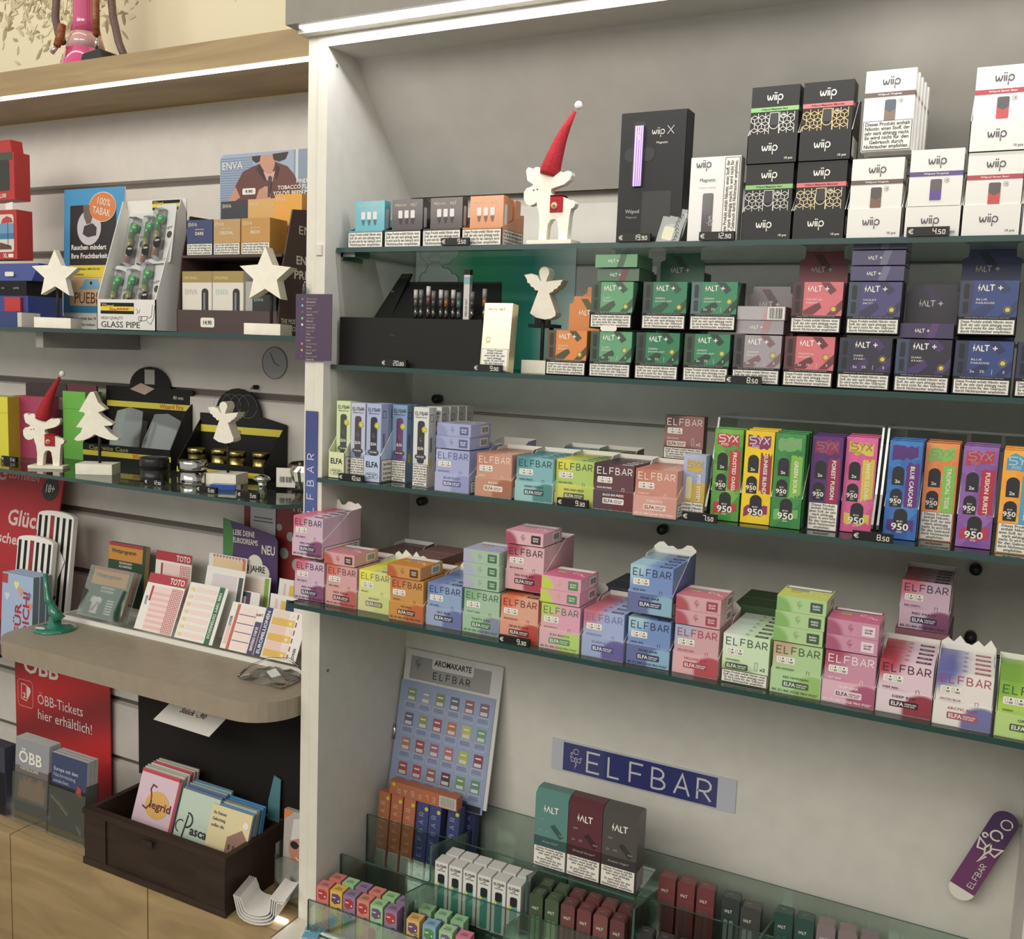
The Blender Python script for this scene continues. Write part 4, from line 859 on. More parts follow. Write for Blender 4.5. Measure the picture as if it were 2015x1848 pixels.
def wcarton(d, x, z, dark, stripe, word, pod=None, foil=(190, 186, 178), W=.0705, H=.105, n=2, in_tray=True, warn=False, wl=WT6, y=.038, rz=0):
    body = mt((26, 26, 27), .45, 0, .35) if dark else mt((226, 223, 214), .4, coat=.1); lg = WL_B if dark else WL_W
    w_ = W - .004; bx = G().box(0, w_, 0, .0165, 0, H, body).mesh('pod_carton')
    for i in range(n):
        o = mk('pod_carton', bx, loc=(x + .002 + (.0026 * i if not in_tray else .0004 * i), y + .0012 + .0172 * i, z + (.0012 if in_tray else 0) - (.0022 * i if (i and not in_tray) else 0) + (.0022 * (n - 1) if not in_tray else 0)), label='%s pod carton, %s of its row' % (d, 'at the front' if i == 0 else ORD[i]), cat='carton', group='pod cartons on the top shelf')
        if i:
            if not dark: mk('stripe', G().flat(rect(0, H - .034, .0165, H - .0295), mt(stripe, .4), (w_ + .0002, 0, 0), (0, 1, 0), (0, 0, 1)), o)
            continue
        mk('logo', lg, o, loc=(.0225, -.0005, H - .0195))
        p = G().flat(rect(0, H - .0345, w_, H - .0285), mt(stripe, .4), (0, -.0003, 0)).flat(tf2(fit_text(word, .0016 * len(word) + .006, .0021, 1), dx=w_ / 2, dy=H - .0324), INK if dark else LABELW, (0, -.0005, 0)).flat(rect(0, H - .0345, .0165, H - .0285), mt(stripe, .4), (w_ + .0003, 0, 0), (0, 1, 0), (0, 0, 1)); mk('stripe', p, o)
        zb = .040 if (in_tray or warn) else .003
        if dark:
            p = G(); hexes(.001, w_ - .001, zb, H - .036, mt(foil, .35, .55), p, hole=(.027, .040)); mk('lattice_pattern', p, o)
            p = G().flat(rrect(.0275, H - .0535, .0395, H - .0375, .0015, 3), mt((24, 24, 26), .4), (0, -.0006, 0)).flat(stroke([(.0265, zb), (.0265, H - .054), (.0275, H - .0365), (.0395, H - .0365), (.0405, H - .054), (.0405, zb)], .0007), mt(foil, .35, .5), (0, -.0007, 0)).flat(stroke(arc(.0335, H - .052, .0065, 190, 350, 8), .0008), mt(foil, .35, .5), (0, -.0008, 0)); mk('pod_print', p, o)
        else:
            c0, c1 = pod; pz = H - .0655
            p = G().flat(rrect(.0265, pz, .0405, pz + .027, .0022, 4), mt(c0, .35), (0, -.0004, 0)).flat(poly([(.0266, pz), (.0404, pz), (.0404, pz + .0145), (.0335, pz + .0105), (.0266, pz + .0145)]), mt(c1, .35), (0, -.0006, 0)); mk('pod_print', p, o)
        c18 = mt((236, 232, 224), .5) if dark else mt((96, 92, 96), .5)
        p = G().flat(stroke(arc(.0462, H - .0405, .0030, 0, 345, 12), .0004), c18, (0, -.0005, 0)).flat(tf2(fit_text('18', .0034, .0024, 1), dx=.0462, dy=H - .0417), c18, (0, -.0005, 0)); mk('age_mark', p, o)
        if warn: mk('warning_label', warn_mesh(w_ - .002, .0385, wl, .0007), o, loc=(.001, -.0006, .001))
    if in_tray:
        D_, hL, th = .062, .040, .0010
        tb = body if not dark else mt((26, 26, 27), .45, 0, .35); edge = CARD if not dark else mt((200, 190, 160), .5)
        t = G(); t.box(0, W, 0, th, 0, hL, tb, {'t': edge}).box(0, W, 0, D_, 0, th, tb).box(0, W, D_ - th, D_, 0, .09, tb)
        for xx in (0, W - th): t.prism([(0, 0), (D_, 0), (D_, .09), (.045, .088), (0, hL)], xx, xx + th, tb, CARD, axis='x')
        tr = mk('card_tray', t, loc=(x, y, z), label='tray of the %s pod carton' % d, cat='tray', group='pod carton trays on the top shelf')
        mk('logo', lg, tr, loc=(.0215, -.0005, .0175)); tx = mt((226, 222, 210), .5) if dark else mt((96, 90, 96), .5)
        mk('lettering', G().flat(tf2(fit_text('10 pcs', .0120, .0030, 1, 'R'), dx=W - .006, dy=.0055), tx, (0, -.0005, 0)), tr)
        mk('side_label', G().flat(rect(.004, .006, .05, .032), LABELW, (W + .0003, 0, 0), (0, 1, 0), (0, 0, 1)), tr)
LIME, CORAL, BROWN, RUBY, PURP = (124, 186, 96), (226, 100, 104), (98, 72, 66), (184, 48, 66), (86, 62, 132)
wcarton('lower black green-striped', .7195, S1, True, LIME, 'Wiipod Magnetic Red')
wcarton('lower black coral-striped', .7915, S1, True, CORAL, 'Wiipod Magnetic Minerals', foil=(206, 186, 140))
wcarton('upper black green-striped', .7205, S1 + .1065, True, LIME, 'Wiipod Magnetic Red')
wcarton('upper black coral-striped', .7925, S1 + .1065, True, CORAL, 'Wiipod Magnetic Minerals', foil=(206, 170, 110))
wcarton('lower white brown-striped', .8645, S1, False, BROWN, 'Wiipod Virginia', ((70, 62, 62), (118, 82, 62)))
wcarton('upper white brown-striped', .8735, S1 + .1065, False, BROWN, 'Wiipod Virginia', ((62, 78, 90), (122, 96, 80)), W=.0675, n=5, in_tray=False, warn=True)
wcarton('white purple-striped', .9385, S1, False, PURP, 'Wiipod Tropical', ((90, 76, 76), (88, 50, 150)), W=.0690, H=.1125, warn=True)
wcarton('lower white red-striped', 1.0085, S1, False, RUBY, 'Wiipod Straw Beer', ((84, 72, 72), (206, 56, 58)), W=.0690)
wcarton('upper white red-striped', 1.0090, S1 + .1065, False, RUBY, 'Wiipod Straw Beer', ((72, 66, 70), (206, 50, 58)), W=.0690)
wcarton('white edge-of-frame', 1.0785, S1, False, BROWN, 'Wiipod', ((70, 62, 62), (118, 82, 62)), W=.0690)
# large black gift box with a violet pen
o = mk('gift_box', None, loc=(.527, .038, S1), label='large black boxed set with a violet pen set into it', cat='box')
VB = mt((30, 30, 31), .5, 0, .3)
mk('box_body', G().box(0, .1015, 0, .034, 0, .190, VB), o)
mk('lid_rim', G().box(-.0008, .1023, .003, .036, -.0, .1925, mt((26, 26, 27), .5, 0, .3)), o)
mk('recess', G().flat(rrect(.020, .083, .039, .178, .003, 3), mt((16, 16, 17), .5), (0, -.0004, 0)).flat(disc(.0185, .130, .011, 20), mt((18, 18, 19), .5), (0, -.0005, 0)).flat(disc(.045, .130, .0105, 20), mt((18, 18, 19), .5), (0, -.0005, 0)), o)
pn = mk('vape_pen', G().box(.0245, .0375, -.005, 0, .083, .171, mt((142, 118, 180), .22, .6)), loc=(.527, .0374, S1), label='metallic violet vape pen set into the black gift box', cat='vape pen')
mk('groove', G().flat(join2(rect(.0275, .084, .0284, .170), rect(.0310, .084, .0319, .170), rect(.0345, .084, .0352, .170)), mt((90, 66, 140), .25, .6), (0, -.0053, 0)), pn)
mk('lettering', G().flat(wiip(.0045, .0009), LABELW, (.0330, -.0056, .150), (0, 0, 1), (-1, 0, 0)), pn)
mk('logo', G().flat(wiip(.0070, .0011), mt((206, 202, 194), .4), (.050, -.0005, .158)).flat(stroke([(.0735, .1575), (.0835, .1695)], .0009), mt((206, 202, 194), .4), (0, -.0005, 0)).flat(stroke([(.0735, .1695), (.0835, .1575)], .0009), mt((206, 202, 194), .4), (0, -.0005, 0)), o)
mk('lettering', G().flat(tf2(fit_text('Magnetic', .018, .0032, 0, 'L'), dx=.057, dy=.1445), LABELW, (0, -.0005, 0)).flat(tf2(fit_text('Wiipod', .0225, .0055, 0, 'L'), dx=.0130, dy=.0440), mt((186, 182, 176), .5), (0, -.0005, 0)).flat(tf2(fit_text('Magnetic', .018, .0030, 0, 'L'), dx=.0145, dy=.0365), mt((150, 148, 144), .5), (0, -.0005, 0)), o)
mk('lower_panel', G().flat(rect(.039, .006, .0845, .0755), mt((28, 27, 29), .5), (0, -.0004, 0)), o)
# white starter box with upright warning panel
o = mk('starter_box', G().box(0, .0735, 0, .024, 0, .1205, mt((224, 221, 214), .4, coat=.1)), loc=(.6395, .0375, S1), label='white boxed starter set printed with a dark pen', cat='box')
mk('logo', WL_W, o, loc=(.009, -.0005, .1055)); mk('lettering', G().flat(tf2(fit_text('Magnetic', .024, .0048), dx=.0265, dy=.0855), INK, (0, -.0005, 0)).flat(tf2(fit_text('Switch to vaping', .024, .002), dx=.0265, dy=.0760), mt((150, 146, 146), .5), (0, -.0005, 0)), o)
mk('pen_print', G().flat(rrect(.0205, .001, .0365, .0690, .003, 4), mt((48, 40, 44), .35, coat=.5), (0, -.0004, 0)).flat(wiip(.0050, .0009), mt((170, 164, 168), .5), (.0310, -.0006, .036), (0, 0, -1), (1, 0, 0)), o)
wm = warn_mesh(.1165, .0215, ['Dieses Produkt enthält Nikotin: einen Stoff, der', 'sehr stark abhängig macht. Es wird nicht für', 'den Gebrauch durch Nichtraucher empfohlen.'], .0008)
mk('warning_label', wm, o, loc=(.0725, -.0005, .002), ry=-math.pi / 2)
# loose pod in a clear blister at the gift box
o = mk('pod_blister', None, loc=(.5935, .0305, S1 + .0005), rx=-.18, ry=.20, label='clear tilted blister with a yellow and grey pod', cat='blister')
mk('shell', G().box(0, .0345, 0, .010, 0, .055, FOIL, {'l': ACRE, 'b': ACRE}), o)
mk('pod_body', G().prism(rrect(.006, .006, .022, .026, .003, 4)[0], .002, .008, mt((212, 188, 60), .3, coat=.5)).prism(rrect(.007, .026, .021, .050, .003, 4)[0], .002, .008, mt((70, 68, 72), .3, coat=.5)), o)
mk('print', G().flat(join2(*[stroke(arc(.027 + .002 * math.sin(k), .006 + .0055 * k, .0022, 0, 300, 7), .0008) for k in range(8)]), mt((60, 54, 44), .5), (0, -.0004, 0)), o)

# ------------------------------------------------------------ price tags clipped to the shelves
def tag_(price, x, y, z, d, rx=0):
    W, H, D_ = .0520, .0118, .006
    o = mk('price_tag', G().box(0, W, 0, D_, 0, H, BK), loc=(x, y, z), rx=rx, label='black price tag ' + d, cat='price tag', group='black price tags')
    dg, wd = seg7(price, .0072)
    p = G().flat(tf2(dg, dx=W - wd - .003, dy=.0023), LABELW, (0, -.0004, 0)); mk('lettering', p, o)
    e = G().flat(join2(stroke(arc(.0065, .0058, .0030, 50, 310, 8), .0009), stroke([(.0022, .0066), (.0075, .0066)], .0008), stroke([(.0022, .0050), (.0075, .0050)], .0008)), LABELW, (0, -.0004, 0)); mk('currency_letter', e, o)
tag_('9.50', .2215, .0245, S1 + .0003, 'before the charcoal tray on the top shelf')
tag_('19.90', .535, .0240, S1 + .0003, 'before the black gift box')
tag_('12.90', .6615, .0245, S1 + .0003, 'before the white starter box')
tag_('4.50', .944, .0245, S1 + .0003, 'before the white purple-striped carton')
tag_('20.00', .109, .0200, S2 + .0015, 'before the black tester display')
tag_('9.90', .2935, .0195, S2 + .0003, 'at the foot of the gold carton')
tag_('8.50', .7150, .0195, S2 + .0003, 'before the silver grey carton')
tag_('10.50', .0475, -.0140, S3 + .0003, 'before the narrow pale green tray')
tag_('9.30', .4705, -.0140, S3 + .0003, 'before the yellow-green tray')
tag_('7.50', .6725, -.0148, S3 + .0003, 'before the grey-blue starter carton')
tag_('8.50', .9115, -.0148, S3 + .0003, 'between the two clear bins')
tag_('9.30', .4155, -.0880, S4 + .0003, 'before the orange-red tray on the lowest shelf')
# ------------------------------------------------------------ white wooden figures (used on both sides)
WW = noisy('white_wood', (232, 226, 208), (240, 235, 219), (60, 60, 60), .6)
FELT = noisy('red_felt', (150, 32, 40), (176, 44, 52), (300, 300, 300), .9, 3, .3)
def moose(loc, rz, label):
    o = mk('moose_figure', None, loc=loc, rz=rz, label=label, cat='figure', group='white moose figures')
    k = .000311; X = lambda x: (x - 1300) * k; Z = lambda y: (862 - y) * k
    P = [(1140, 500), (1138, 482), (1150, 468), (1165, 472), (1176, 482), (1190, 470), (1208, 470), (1225, 485), (1262, 505), (1300, 520), (1320, 507), (1335, 498), (1347, 506), (1360, 500), (1378, 497), (1394, 504), (1396, 520), (1386, 542), (1355, 563), (1310, 575), (1285, 582), (1284, 600), (1298, 618), (1355, 625), (1385, 640), (1412, 645), (1423, 660), (1415, 678), (1400, 686), (1393, 720), (1384, 842), (1338, 842), (1335, 790), (1328, 745), (1312, 732), (1288, 735), (1273, 760), (1265, 842), (1224, 842), (1227, 760), (1221, 700), (1211, 672), (1205, 645), (1190, 656), (1165, 662), (1145, 651), (1131, 627), (1130, 592), (1145, 573), (1170, 567), (1184, 556), (1165, 546), (1148, 535)]
    pts = [(X(a), Z(b)) for a, b in reversed(P)]
    mk('body', G().prism(pts, -.007, .007, WW), o)
    mk('plinth', G().box(X(1175), X(1425), -.019, .019, 0, .0065, WW), o)
    h = mk('felt_hat', G().tube([(X(1258), 0, Z(512)), (X(1264), 0, Z(490)), (X(1290), 0, Z(410)), (X(1318), 0, Z(335)), (X(1350), 0, Z(270)), (X(1388), 0, Z(203))], [.0150, .0165, .0130, .0095, .0062, .0030], FELT, 14), o)
    mk('pompom', G().lathe([(.0008, -.0066), (.0045, -.005), (.0066, 0), (.0045, .005), (.0008, .0066)], mt((232, 228, 220), .9), 12, (X(1407), 0, Z(176))), h)
    b = mk('felt_blanket', G().box(X(1285), X(1355), -.0092, .0092, Z(700), Z(617), FELT).box(X(1285), X(1355), -.0092, .0092, Z(622), Z(614), FELT), o)
    mk('button', G().tube([(X(1310), -.0092, Z(668)), (X(1310), -.0105, Z(668))], .0052, mt((214, 190, 130), .6), 16).tube([(X(1310), -.0105, Z(668)), (X(1310), -.0108, Z(668))], .0026, mt((150, 110, 60), .6), 10), b)
    mk('eye', G().tube([(X(1187), -.007, Z(585)), (X(1187), -.0076, Z(585))], .0012, BLACK, 8), o); mk('eye', G().tube([(X(1207), -.007, Z(582)), (X(1207), -.0076, Z(582))], .0012, BLACK, 8), o)
    return o
def on_rod(name, outline, thick, loc, rz, label, zlow, base, rod_x=0.0, bh=.021, group='white wooden figures on rods', rzb=0):
    o = mk(name, None, loc=loc, rz=rz, label=label, cat='figure', group=group)
    mk('cutout', G().prism(outline, -thick / 2, thick / 2, WW), o)
    mk('rod', G().tube([(rod_x, 0, bh), (rod_x, 0, zlow + .012)], .0032, DARK, 10), o)
    mk('plinth', G().box(-base[0] / 2, base[0] / 2, -base[1] / 2, base[1] / 2, 0, bh, WW), o)
    return o
def angel_pts(k, z0):
    X = lambda x: (x - 965) * k; Z = lambda y: (918 - y) * k + z0
    P = [(838, 865), (900, 902), (985, 918), (1045, 908), (1088, 884), (1090, 850), (1018, 676), (1055, 660), (1066, 640), (1095, 630), (1106, 610), (1126, 600), (1131, 575), (1150, 552), (1100, 556), (1040, 562), (985, 572), (992, 540)] + [(962 + 50 * math.cos(math.radians(a)), 487 - 54 * math.sin(math.radians(a))) for a in range(-45, 230, 25)] + [(940, 572), (925, 560), (895, 516), (840, 497), (767, 510), (795, 552), (800, 580), (826, 590), (836, 615), (865, 625), (880, 650), (912, 652)]
    return [(X(a), Z(b)) for a, b in P]
def star_pts(R, cz, r=None):
    r = r or R * .46; out = []
    for i in range(10):
        a = math.radians(90 + 36 * i); q = R if i % 2 == 0 else r; out.append((q * math.cos(a), cz + q * math.sin(a)))
    return out
def tree_pts(k, z0):
    X = lambda x: (x - 1115) * k; Z = lambda y: (885 - y) * k + z0
    P = [(1085, 292), (1060, 297), (1040, 320), (940, 500), (920, 530), (985, 543), (990, 568), (900, 700), (884, 718), (960, 725), (940, 780), (880, 840), (860, 868), (900, 885), (980, 870), (1050, 835), (1100, 797), (1150, 820), (1250, 855), (1350, 862), (1385, 842), (1290, 780), (1210, 695), (1300, 685), (1318, 665), (1200, 590), (1145, 535), (1195, 515), (1235, 492), (1150, 420), (1112, 330), (1100, 298)]
    return [(X(a), Z(b)) for a, b in P]
moose((.4150, .052, S1 + .0003), 0.0, 'white moose figure with red hat on the cabinet top shelf')
on_rod('angel_figure', angel_pts(.000178, .0895), .031, (.3815, .105, S2 + .0003), .12, 'white wooden angel between the gold carton and orange lids', .0895, (.062, .05), -.004, .0215)
# small black device stand behind the angel
o = mk('device_stand', G().box(0, .05, 0, .03, .078, .084, BLACK).box(.002, .030, .02, .028, .084, .150, BLACK), loc=(.325, .155, S2 + .0003), label='black device stand with a blue cap behind the angel', cat='stand')
mk('foot', G().box(.036, .041, .010, .018, 0, .078, BLACK).box(.0, .05, .002, .028, 0, .004, BLACK), o); mk('cap', G().tube([(.014, .024, .150), (.014, .024, .165)], .0075, mt((40, 120, 150), .3, coat=.5), 12), o)
# green printed poster on the slats behind the black display
POS = bpy.data.materials.new('green_gradient_print'); POS.use_nodes = True; nt = POS.node_tree; b = nt.nodes['Principled BSDF']
tc = nt.nodes.new('ShaderNodeTexCoord'); sx = nt.nodes.new('ShaderNodeSeparateXYZ'); cr = nt.nodes.new('ShaderNodeValToRGB'); mr = nt.nodes.new('ShaderNodeMapRange'); mr.inputs['From Max'].default_value = .35
nt.links.new(tc.outputs['Object'], sx.inputs[0]); nt.links.new(sx.outputs[0], mr.inputs[0]); nt.links.new(mr.outputs[0], cr.inputs[0]); nt.links.new(cr.outputs[0], b.inputs['Base Color'])
e = cr.color_ramp.elements; e[0].position = .05; e[0].color = lin((214, 224, 216)); e[1].position = .98; e[1].color = lin((206, 226, 220)); q = e.new(.38); q.color = lin((56, 166, 112)); q = e.new(.75); q.color = lin((52, 150, 132))
o = mk('poster', G().box(0, .350, 0, .0012, 0, .215, POS), loc=(.003, .2868, S2 + .0005), label='green gradient poster with white clouds behind the black display', cat='poster')
def cloud(cx, cz, s): return join2(disc(cx - .018 * s, cz, .016 * s, 18), disc(cx, cz + .012 * s, .021 * s, 20), disc(cx + .022 * s, cz + .006 * s, .017 * s, 18), disc(cx + .040 * s, cz, .012 * s, 16), rect(cx - .03 * s, cz - .016 * s, cx + .05 * s, cz))
mk('cloud_print', G().flat(cloud(.045, .170, 1.1), mt((90, 150, 120), .6), (0, -.0004, 0)).flat(cloud(.045, .1695, 1.04), mt((210, 218, 212), .6), (0, -.0006, 0)), o)
mk('lettering', G().flat(tf2(fit_text('NUR FÜR ERWACHSENE', .05, .0035, 1), dx=.05, dy=.158), mt((60, 90, 90), .6), (0, -.0008, 0)), o)
o = mk('poster', G().box(0, .19, 0, .0012, 0, .092, mt((206, 220, 214), .5)), loc=(.345, .2866, S2 + .0005), label='pale small poster low behind the angel', cat='poster')
mk('panel_print', G().flat(rect(.0, .0, .19, .036), mt((120, 160, 150), .5), (0, -.0004, 0)).flat(frame2(.015, .008, .06, .03, .001), mt((70, 96, 92), .5), (0, -.0006, 0)), o)
mk('lid_bracket', G().box(0, .040, 0, .003, 0, .022, GREYP).box(.012, .030, 0, .003, -.06, 0, GREYP), loc=(.545, .15, S2 + .182), label='grey clip hanging behind the dark green carton lid', cat='clip')

# ------------------------------------------------------------ signs on the post
PUR = mt((74, 52, 84), .5)
o = mk('flavour_card', G().box(0, .0795, 0, .0012, 0, .116, PUR), loc=(-.0565, -.0085, 1.5745), label='purple flavour list card hung on the white post', cat='card')
for i, (s_, t_, c) in enumerate([('Bild paradise*', 'Blue Raspberry', (130, 110, 140)), ('Antarctica*', 'Eisminze', (120, 190, 214)), ('Green snowflake*', 'Apfel Eis', (90, 100, 110)), ('Lush frost*', 'Melone Eis', (130, 200, 160)), ('Summer night*', 'Erdbeere Kiwi', (236, 230, 226)), ('Violet sky*', 'Traube', (90, 72, 110)), ('Red blossom*', 'Kirsche', (90, 66, 96)), ('Tropical dream*', 'Maracuja', (226, 130, 120)), ('Smooth splash*', 'Mango Eis', (226, 160, 70)), ('Ancient moment*', 'Erdbeere Eis', (90, 70, 96))]):
    z = .110 - .0112 * i - .005
    mk('dot', G().flat(disc(.0150, z + .002, .0022, 12), mt(c, .5), (0, -.0004, 0)), o)
    mk('lettering', G().flat(tf2(fit_text(s_, .0017 * len(s_), .0032, 0, 'L'), dx=.024, dy=z + .001), mt((176, 142, 112), .5), (0, -.0004, 0)).flat(tf2(fit_text(t_, .0015 * len(t_), .0028, 1, 'L'), dx=.024, dy=z - .0042), mt((180, 170, 176), .5), (0, -.0004, 0)), o)
mk('card_hanger', G().tube([(.018, -.001, .116), (.018, -.002, .128), (.020, -.001, .138)], .0016, ACRE, 6).box(.014, .023, .0005, .002, .108, .128, ACRE), o)
mk('adhesive_pad', G().box(0, .013, 0, .004, 0, .018, mt((214, 208, 192), .3, coat=.6)), loc=(-.0185, -.0042, 1.758), label='clear lumpy adhesive pad on the white post', cat='adhesive pad')
SB = blob('blue_sign_print', (58, 70, 136), ((.013, .08, .05, .05, (72, 92, 160)),))
o = mk('brand_strip', G().box(0, .0265, 0, .0014, 0, .222, SB), loc=(-.0360, -.0030, 1.262), label='narrow blue lettered strip upright on the white post', cat='sign')
mk('lettering', G().flat(elfbar(.135, .0150, .0017), mt((206, 206, 214), .5), (.0205, -.0005, .015), (0, 0, 1), (-1, 0, 0)), o)

# ------------------------------------------------------------ bottom of the cabinet
# sign on the back panel
o = mk('brand_sign', G().box(0, .364, 0, .002, 0, .0625, mt((190, 194, 206), .25, coat=.6)), loc=(.348, .2875, .793), label='long blue lettered sign on the back panel', cat='sign')
mk('blue_panel', G().box(.025, .330, -.0010, 0, .003, .0595, mt((58, 62, 128), .2, coat=.8)), o)
mk('lettering', G().flat(elfbar(.245, .0385, .0040), mt((206, 206, 212), .4), (.076, -.0014, .0115)), o); mk('logo', G().flat(elf_logo(.019), mt((176, 178, 200), .4), (.052, -.0014, .0280)), o)
# flavour chart leaning at the back
an = math.atan2(.05, .262)
o = mk('flavour_chart', G().box(0, .230, 0, .003, 0, .285, mt((206, 206, 202), .35, coat=.3)), loc=(.006, .232, .697), rx=-an, label='leaning flavour chart board with small product pictures', cat='chart')
mk('upper_print', G().flat(rect(.014, .225, .205, .272), mt((150, 150, 148), .5), (0, -.0004, 0)), o)
mk('sheet', G().box(-.002, .222, -.0016, -.0004, -.010, .220, mt((140, 156, 190), .4, coat=.2)), o)
mk('title_plate', G().flat(rrect(.066, .252, .165, .280, .005, 4), mt((206, 206, 202), .5), (0, -.0008, 0)).flat(tf2(fit_text('AROMAKARTE', .088, .0115, 1), dx=.1155, dy=.2605), INK, (0, -.0011, 0)), o)
mk('lettering', G().flat(elfbar(.088, .0130, .0016), INK, (.072, -.0010, .2330)), o); mk('logo', G().flat(elf_logo(.011), mt((90, 90, 92), .5), (.033, -.0010, .255)), o)
rr = random.Random(9); PC = [(130, 150, 96), (150, 150, 170), (120, 140, 90), (92, 100, 130), (150, 88, 96), (130, 92, 122), (96, 100, 130), (140, 150, 90), (170, 74, 84), (190, 110, 60), (180, 184, 90), (106, 150, 112), (176, 120, 96), (170, 70, 76), (160, 100, 124), (184, 104, 110), (170, 180, 70), (140, 60, 76), (170, 74, 66), (180, 70, 82), (150, 98, 86), (98, 58, 60), (100, 150, 76), (90, 140, 110)]
for r_ in range(4):
    for c_ in range(6):
        x, z = .012 + .0345 * c_, .168 - .051 * r_
        p = mk('product_picture', G().flat(rect(x + .005, z + .012, x + .0255, z + .038), mt(PC[r_ * 6 + c_], .5), (0, -.0019, 0)).flat(rect(x + .007, z + .014, x + .023, z + .021), mt((200, 200, 204), .5), (0, -.0021, 0)).flat(rect(x + .0085, z + .029, x + .0215, z + .032), mt((214, 212, 214), .5), (0, -.0021, 0)), o)
        mk('name_plate', G().flat(stroke(rrect(x, z - .006, x + .029, z + .010, .004, 3)[0], .0007, True), mt((196, 200, 214), .5), (0, -.0019, 0)).flat(join2(rect(x + .004, z + .004, x + .024, z + .006), rect(x + .003, z, x + .026, z + .002)), mt((110, 116, 160), .5), (0, -.0019, 0)), p)
mk('foot_band', G().flat(rect(.0, -.009, .218, .004), mt((40, 42, 48), .5), (0, -.0020, 0)), o)
mk('clip', G().tube([(-.003, -.003, .095), (-.003, -.003, .125)], .004, CHROME, 8), o)
mk('red_folder', G().box(0, .022, 0, .006, 0, .215, mt((176, 40, 44), .4)), loc=(.003, .272, .70), rx=-.05, label='red folder edge behind the flavour chart', cat='folder')

# tiered glass bins
tier = mk('tiered_bin', None, loc=(0, 0, 0), label='stepped glass compartments across the cabinet bottom', cat='bin')
e = {'t': BINE, 'l': BINE, 'r': BINE}
mk('floor_plate', G().box(.003, 1.158, -.028, .27, .5085, .513, BINGL, {'f': BINE}), tier)
for y, z0, z1 in ((-.028, .513, .573), (.070, .513, .617), (.156, .513, .662), (.268, .513, .690)):
    mk('front_pane', G().box(.003, 1.158, y, y + .004, z0, z1, BINGL, e), tier)
mk('step_plate', G().box(.003, 1.158, .074, .156, .553, .557, BINGL, {'f': BINE}), tier)
mk('step_plate', G().box(.003, 1.158, .160, .268, .545, .549, BINGL, {'f': BINE}), tier)
mk('top_plate', G().box(.4042, .5998, .088, .200, .696, .700, BINGL, {'f': BINE}), tier)
for x in (.2, .4, .6, .8, 1.0):
    mk('divider', G().prism([(-.004, .5135), (.268, .5135), (.268, .650), (.240, .645), (.082, .684), (.082, .615), (.0, .632)], x, x + .004, BINGL, BINE, axis='x'), tier)
# front row: little colour-blocked cartons
cols = [((222, 120, 112), (196, 56, 52), (190, 200, 60)), ((232, 182, 66), (98, 70, 112), (70, 150, 190)), ((150, 122, 160), (186, 54, 62), (96, 160, 70)), ((224, 132, 110), (190, 60, 56), (200, 204, 60)), ((156, 206, 142), (110, 84, 130), (190, 60, 110)), ((150, 120, 156), (190, 56, 62), (96, 160, 80))]
def mini(x, y, z, c, lab, W=.0255, D_=.023, H=.082, rz=.10):
    o = mk('mini_carton', G().box(0, W, 0, D_, 0, H, mt(c[0], .45)), loc=(x, y, z), rz=rz, label=lab, cat='carton', group='colour-blocked mini cartons')
    mk('fruit_print', G().flat(poly([(.003, H - .021), (.010, H - .026), (.0215, H - .022), (.022, H - .010), (.016, H - .005), (.004, H - .006)]), mt(c[1], .45), (0, -.0003, 0)).flat(disc(.018, H - .018, .0018, 8), LABELW, (0, -.0005, 0)).flat(rect(.005, H - .014, .012, H - .012), LABELW, (0, -.0005, 0)), o)
    mk('splash_print', G().flat(poly([(0, .012), (.008, .008), (.013, .020), (.011, .034), (.004, .038), (0, .034)]), mt(c[2], .45), (0, -.0003, 0)), o)
    mk('lettering', G().flat(tf2(fit_text('701', .016, .0075, 1), dx=0, dy=-.0035), INK, (.0190, -.0004, .044), (0, 0, 1), (-1, 0, 0)), o)
    mk('top_print', G().flat(join2(rect(.005, .007, .020, .0095), rect(.007, .012, .018, .014)), mt(tuple(v * .6 for v in c[0]), .5), (0, 0, H + .0002), (1, 0, 0), (0, 1, 0)), o)
nmz = ['coral red', 'amber', 'mauve', 'salmon', 'mint', 'violet']
for i, c in enumerate(cols):
    mini(.0115 + .0305 * i, -.012 + .001 * (i % 2), .5135, c, '%s mini carton at the front of the first glass compartment' % nmz[i])
for i, c in enumerate([cols[0], cols[4], cols[2], cols[3], cols[4], cols[5]]):
    mini(.0155 + .0305 * i, .020, .5135, c, '%s mini carton in the back row of the first compartment, %s place' % (nmz[(0, 4, 2, 3, 4, 5)[i]], ('first', 'second', 'third', 'fourth', 'fifth', 'sixth')[i]), rz=.06)
for i, (c, nm) in enumerate([(((236, 178, 90), (110, 80, 120), (220, 180, 70)), 'golden'), (((134, 176, 206), (80, 150, 70), (110, 160, 210)), 'light blue'), (((164, 206, 150), (120, 100, 150), (150, 200, 120)), 'mint'), (((226, 120, 150), (236, 190, 200), (220, 110, 140)), 'hot pink')]):
    mini(.2085 + .034 * i, -.006, .5135, c, '%s mini carton in the second glass compartment' % nm, rz=.10, H=.075)
for i, (c, nm) in enumerate([(((140, 186, 130), (120, 100, 150), (150, 200, 120)), 'pale green'), (((150, 200, 150), (120, 100, 150), (150, 200, 120)), 'sea green'), (((146, 196, 140), (120, 100, 150), (150, 200, 120)), 'grass green')]):
    mini(.2105 + .034 * i, .030, .5135, c, '%s mini carton behind the front ones in the second compartment' % nm, rz=.08, H=.075)
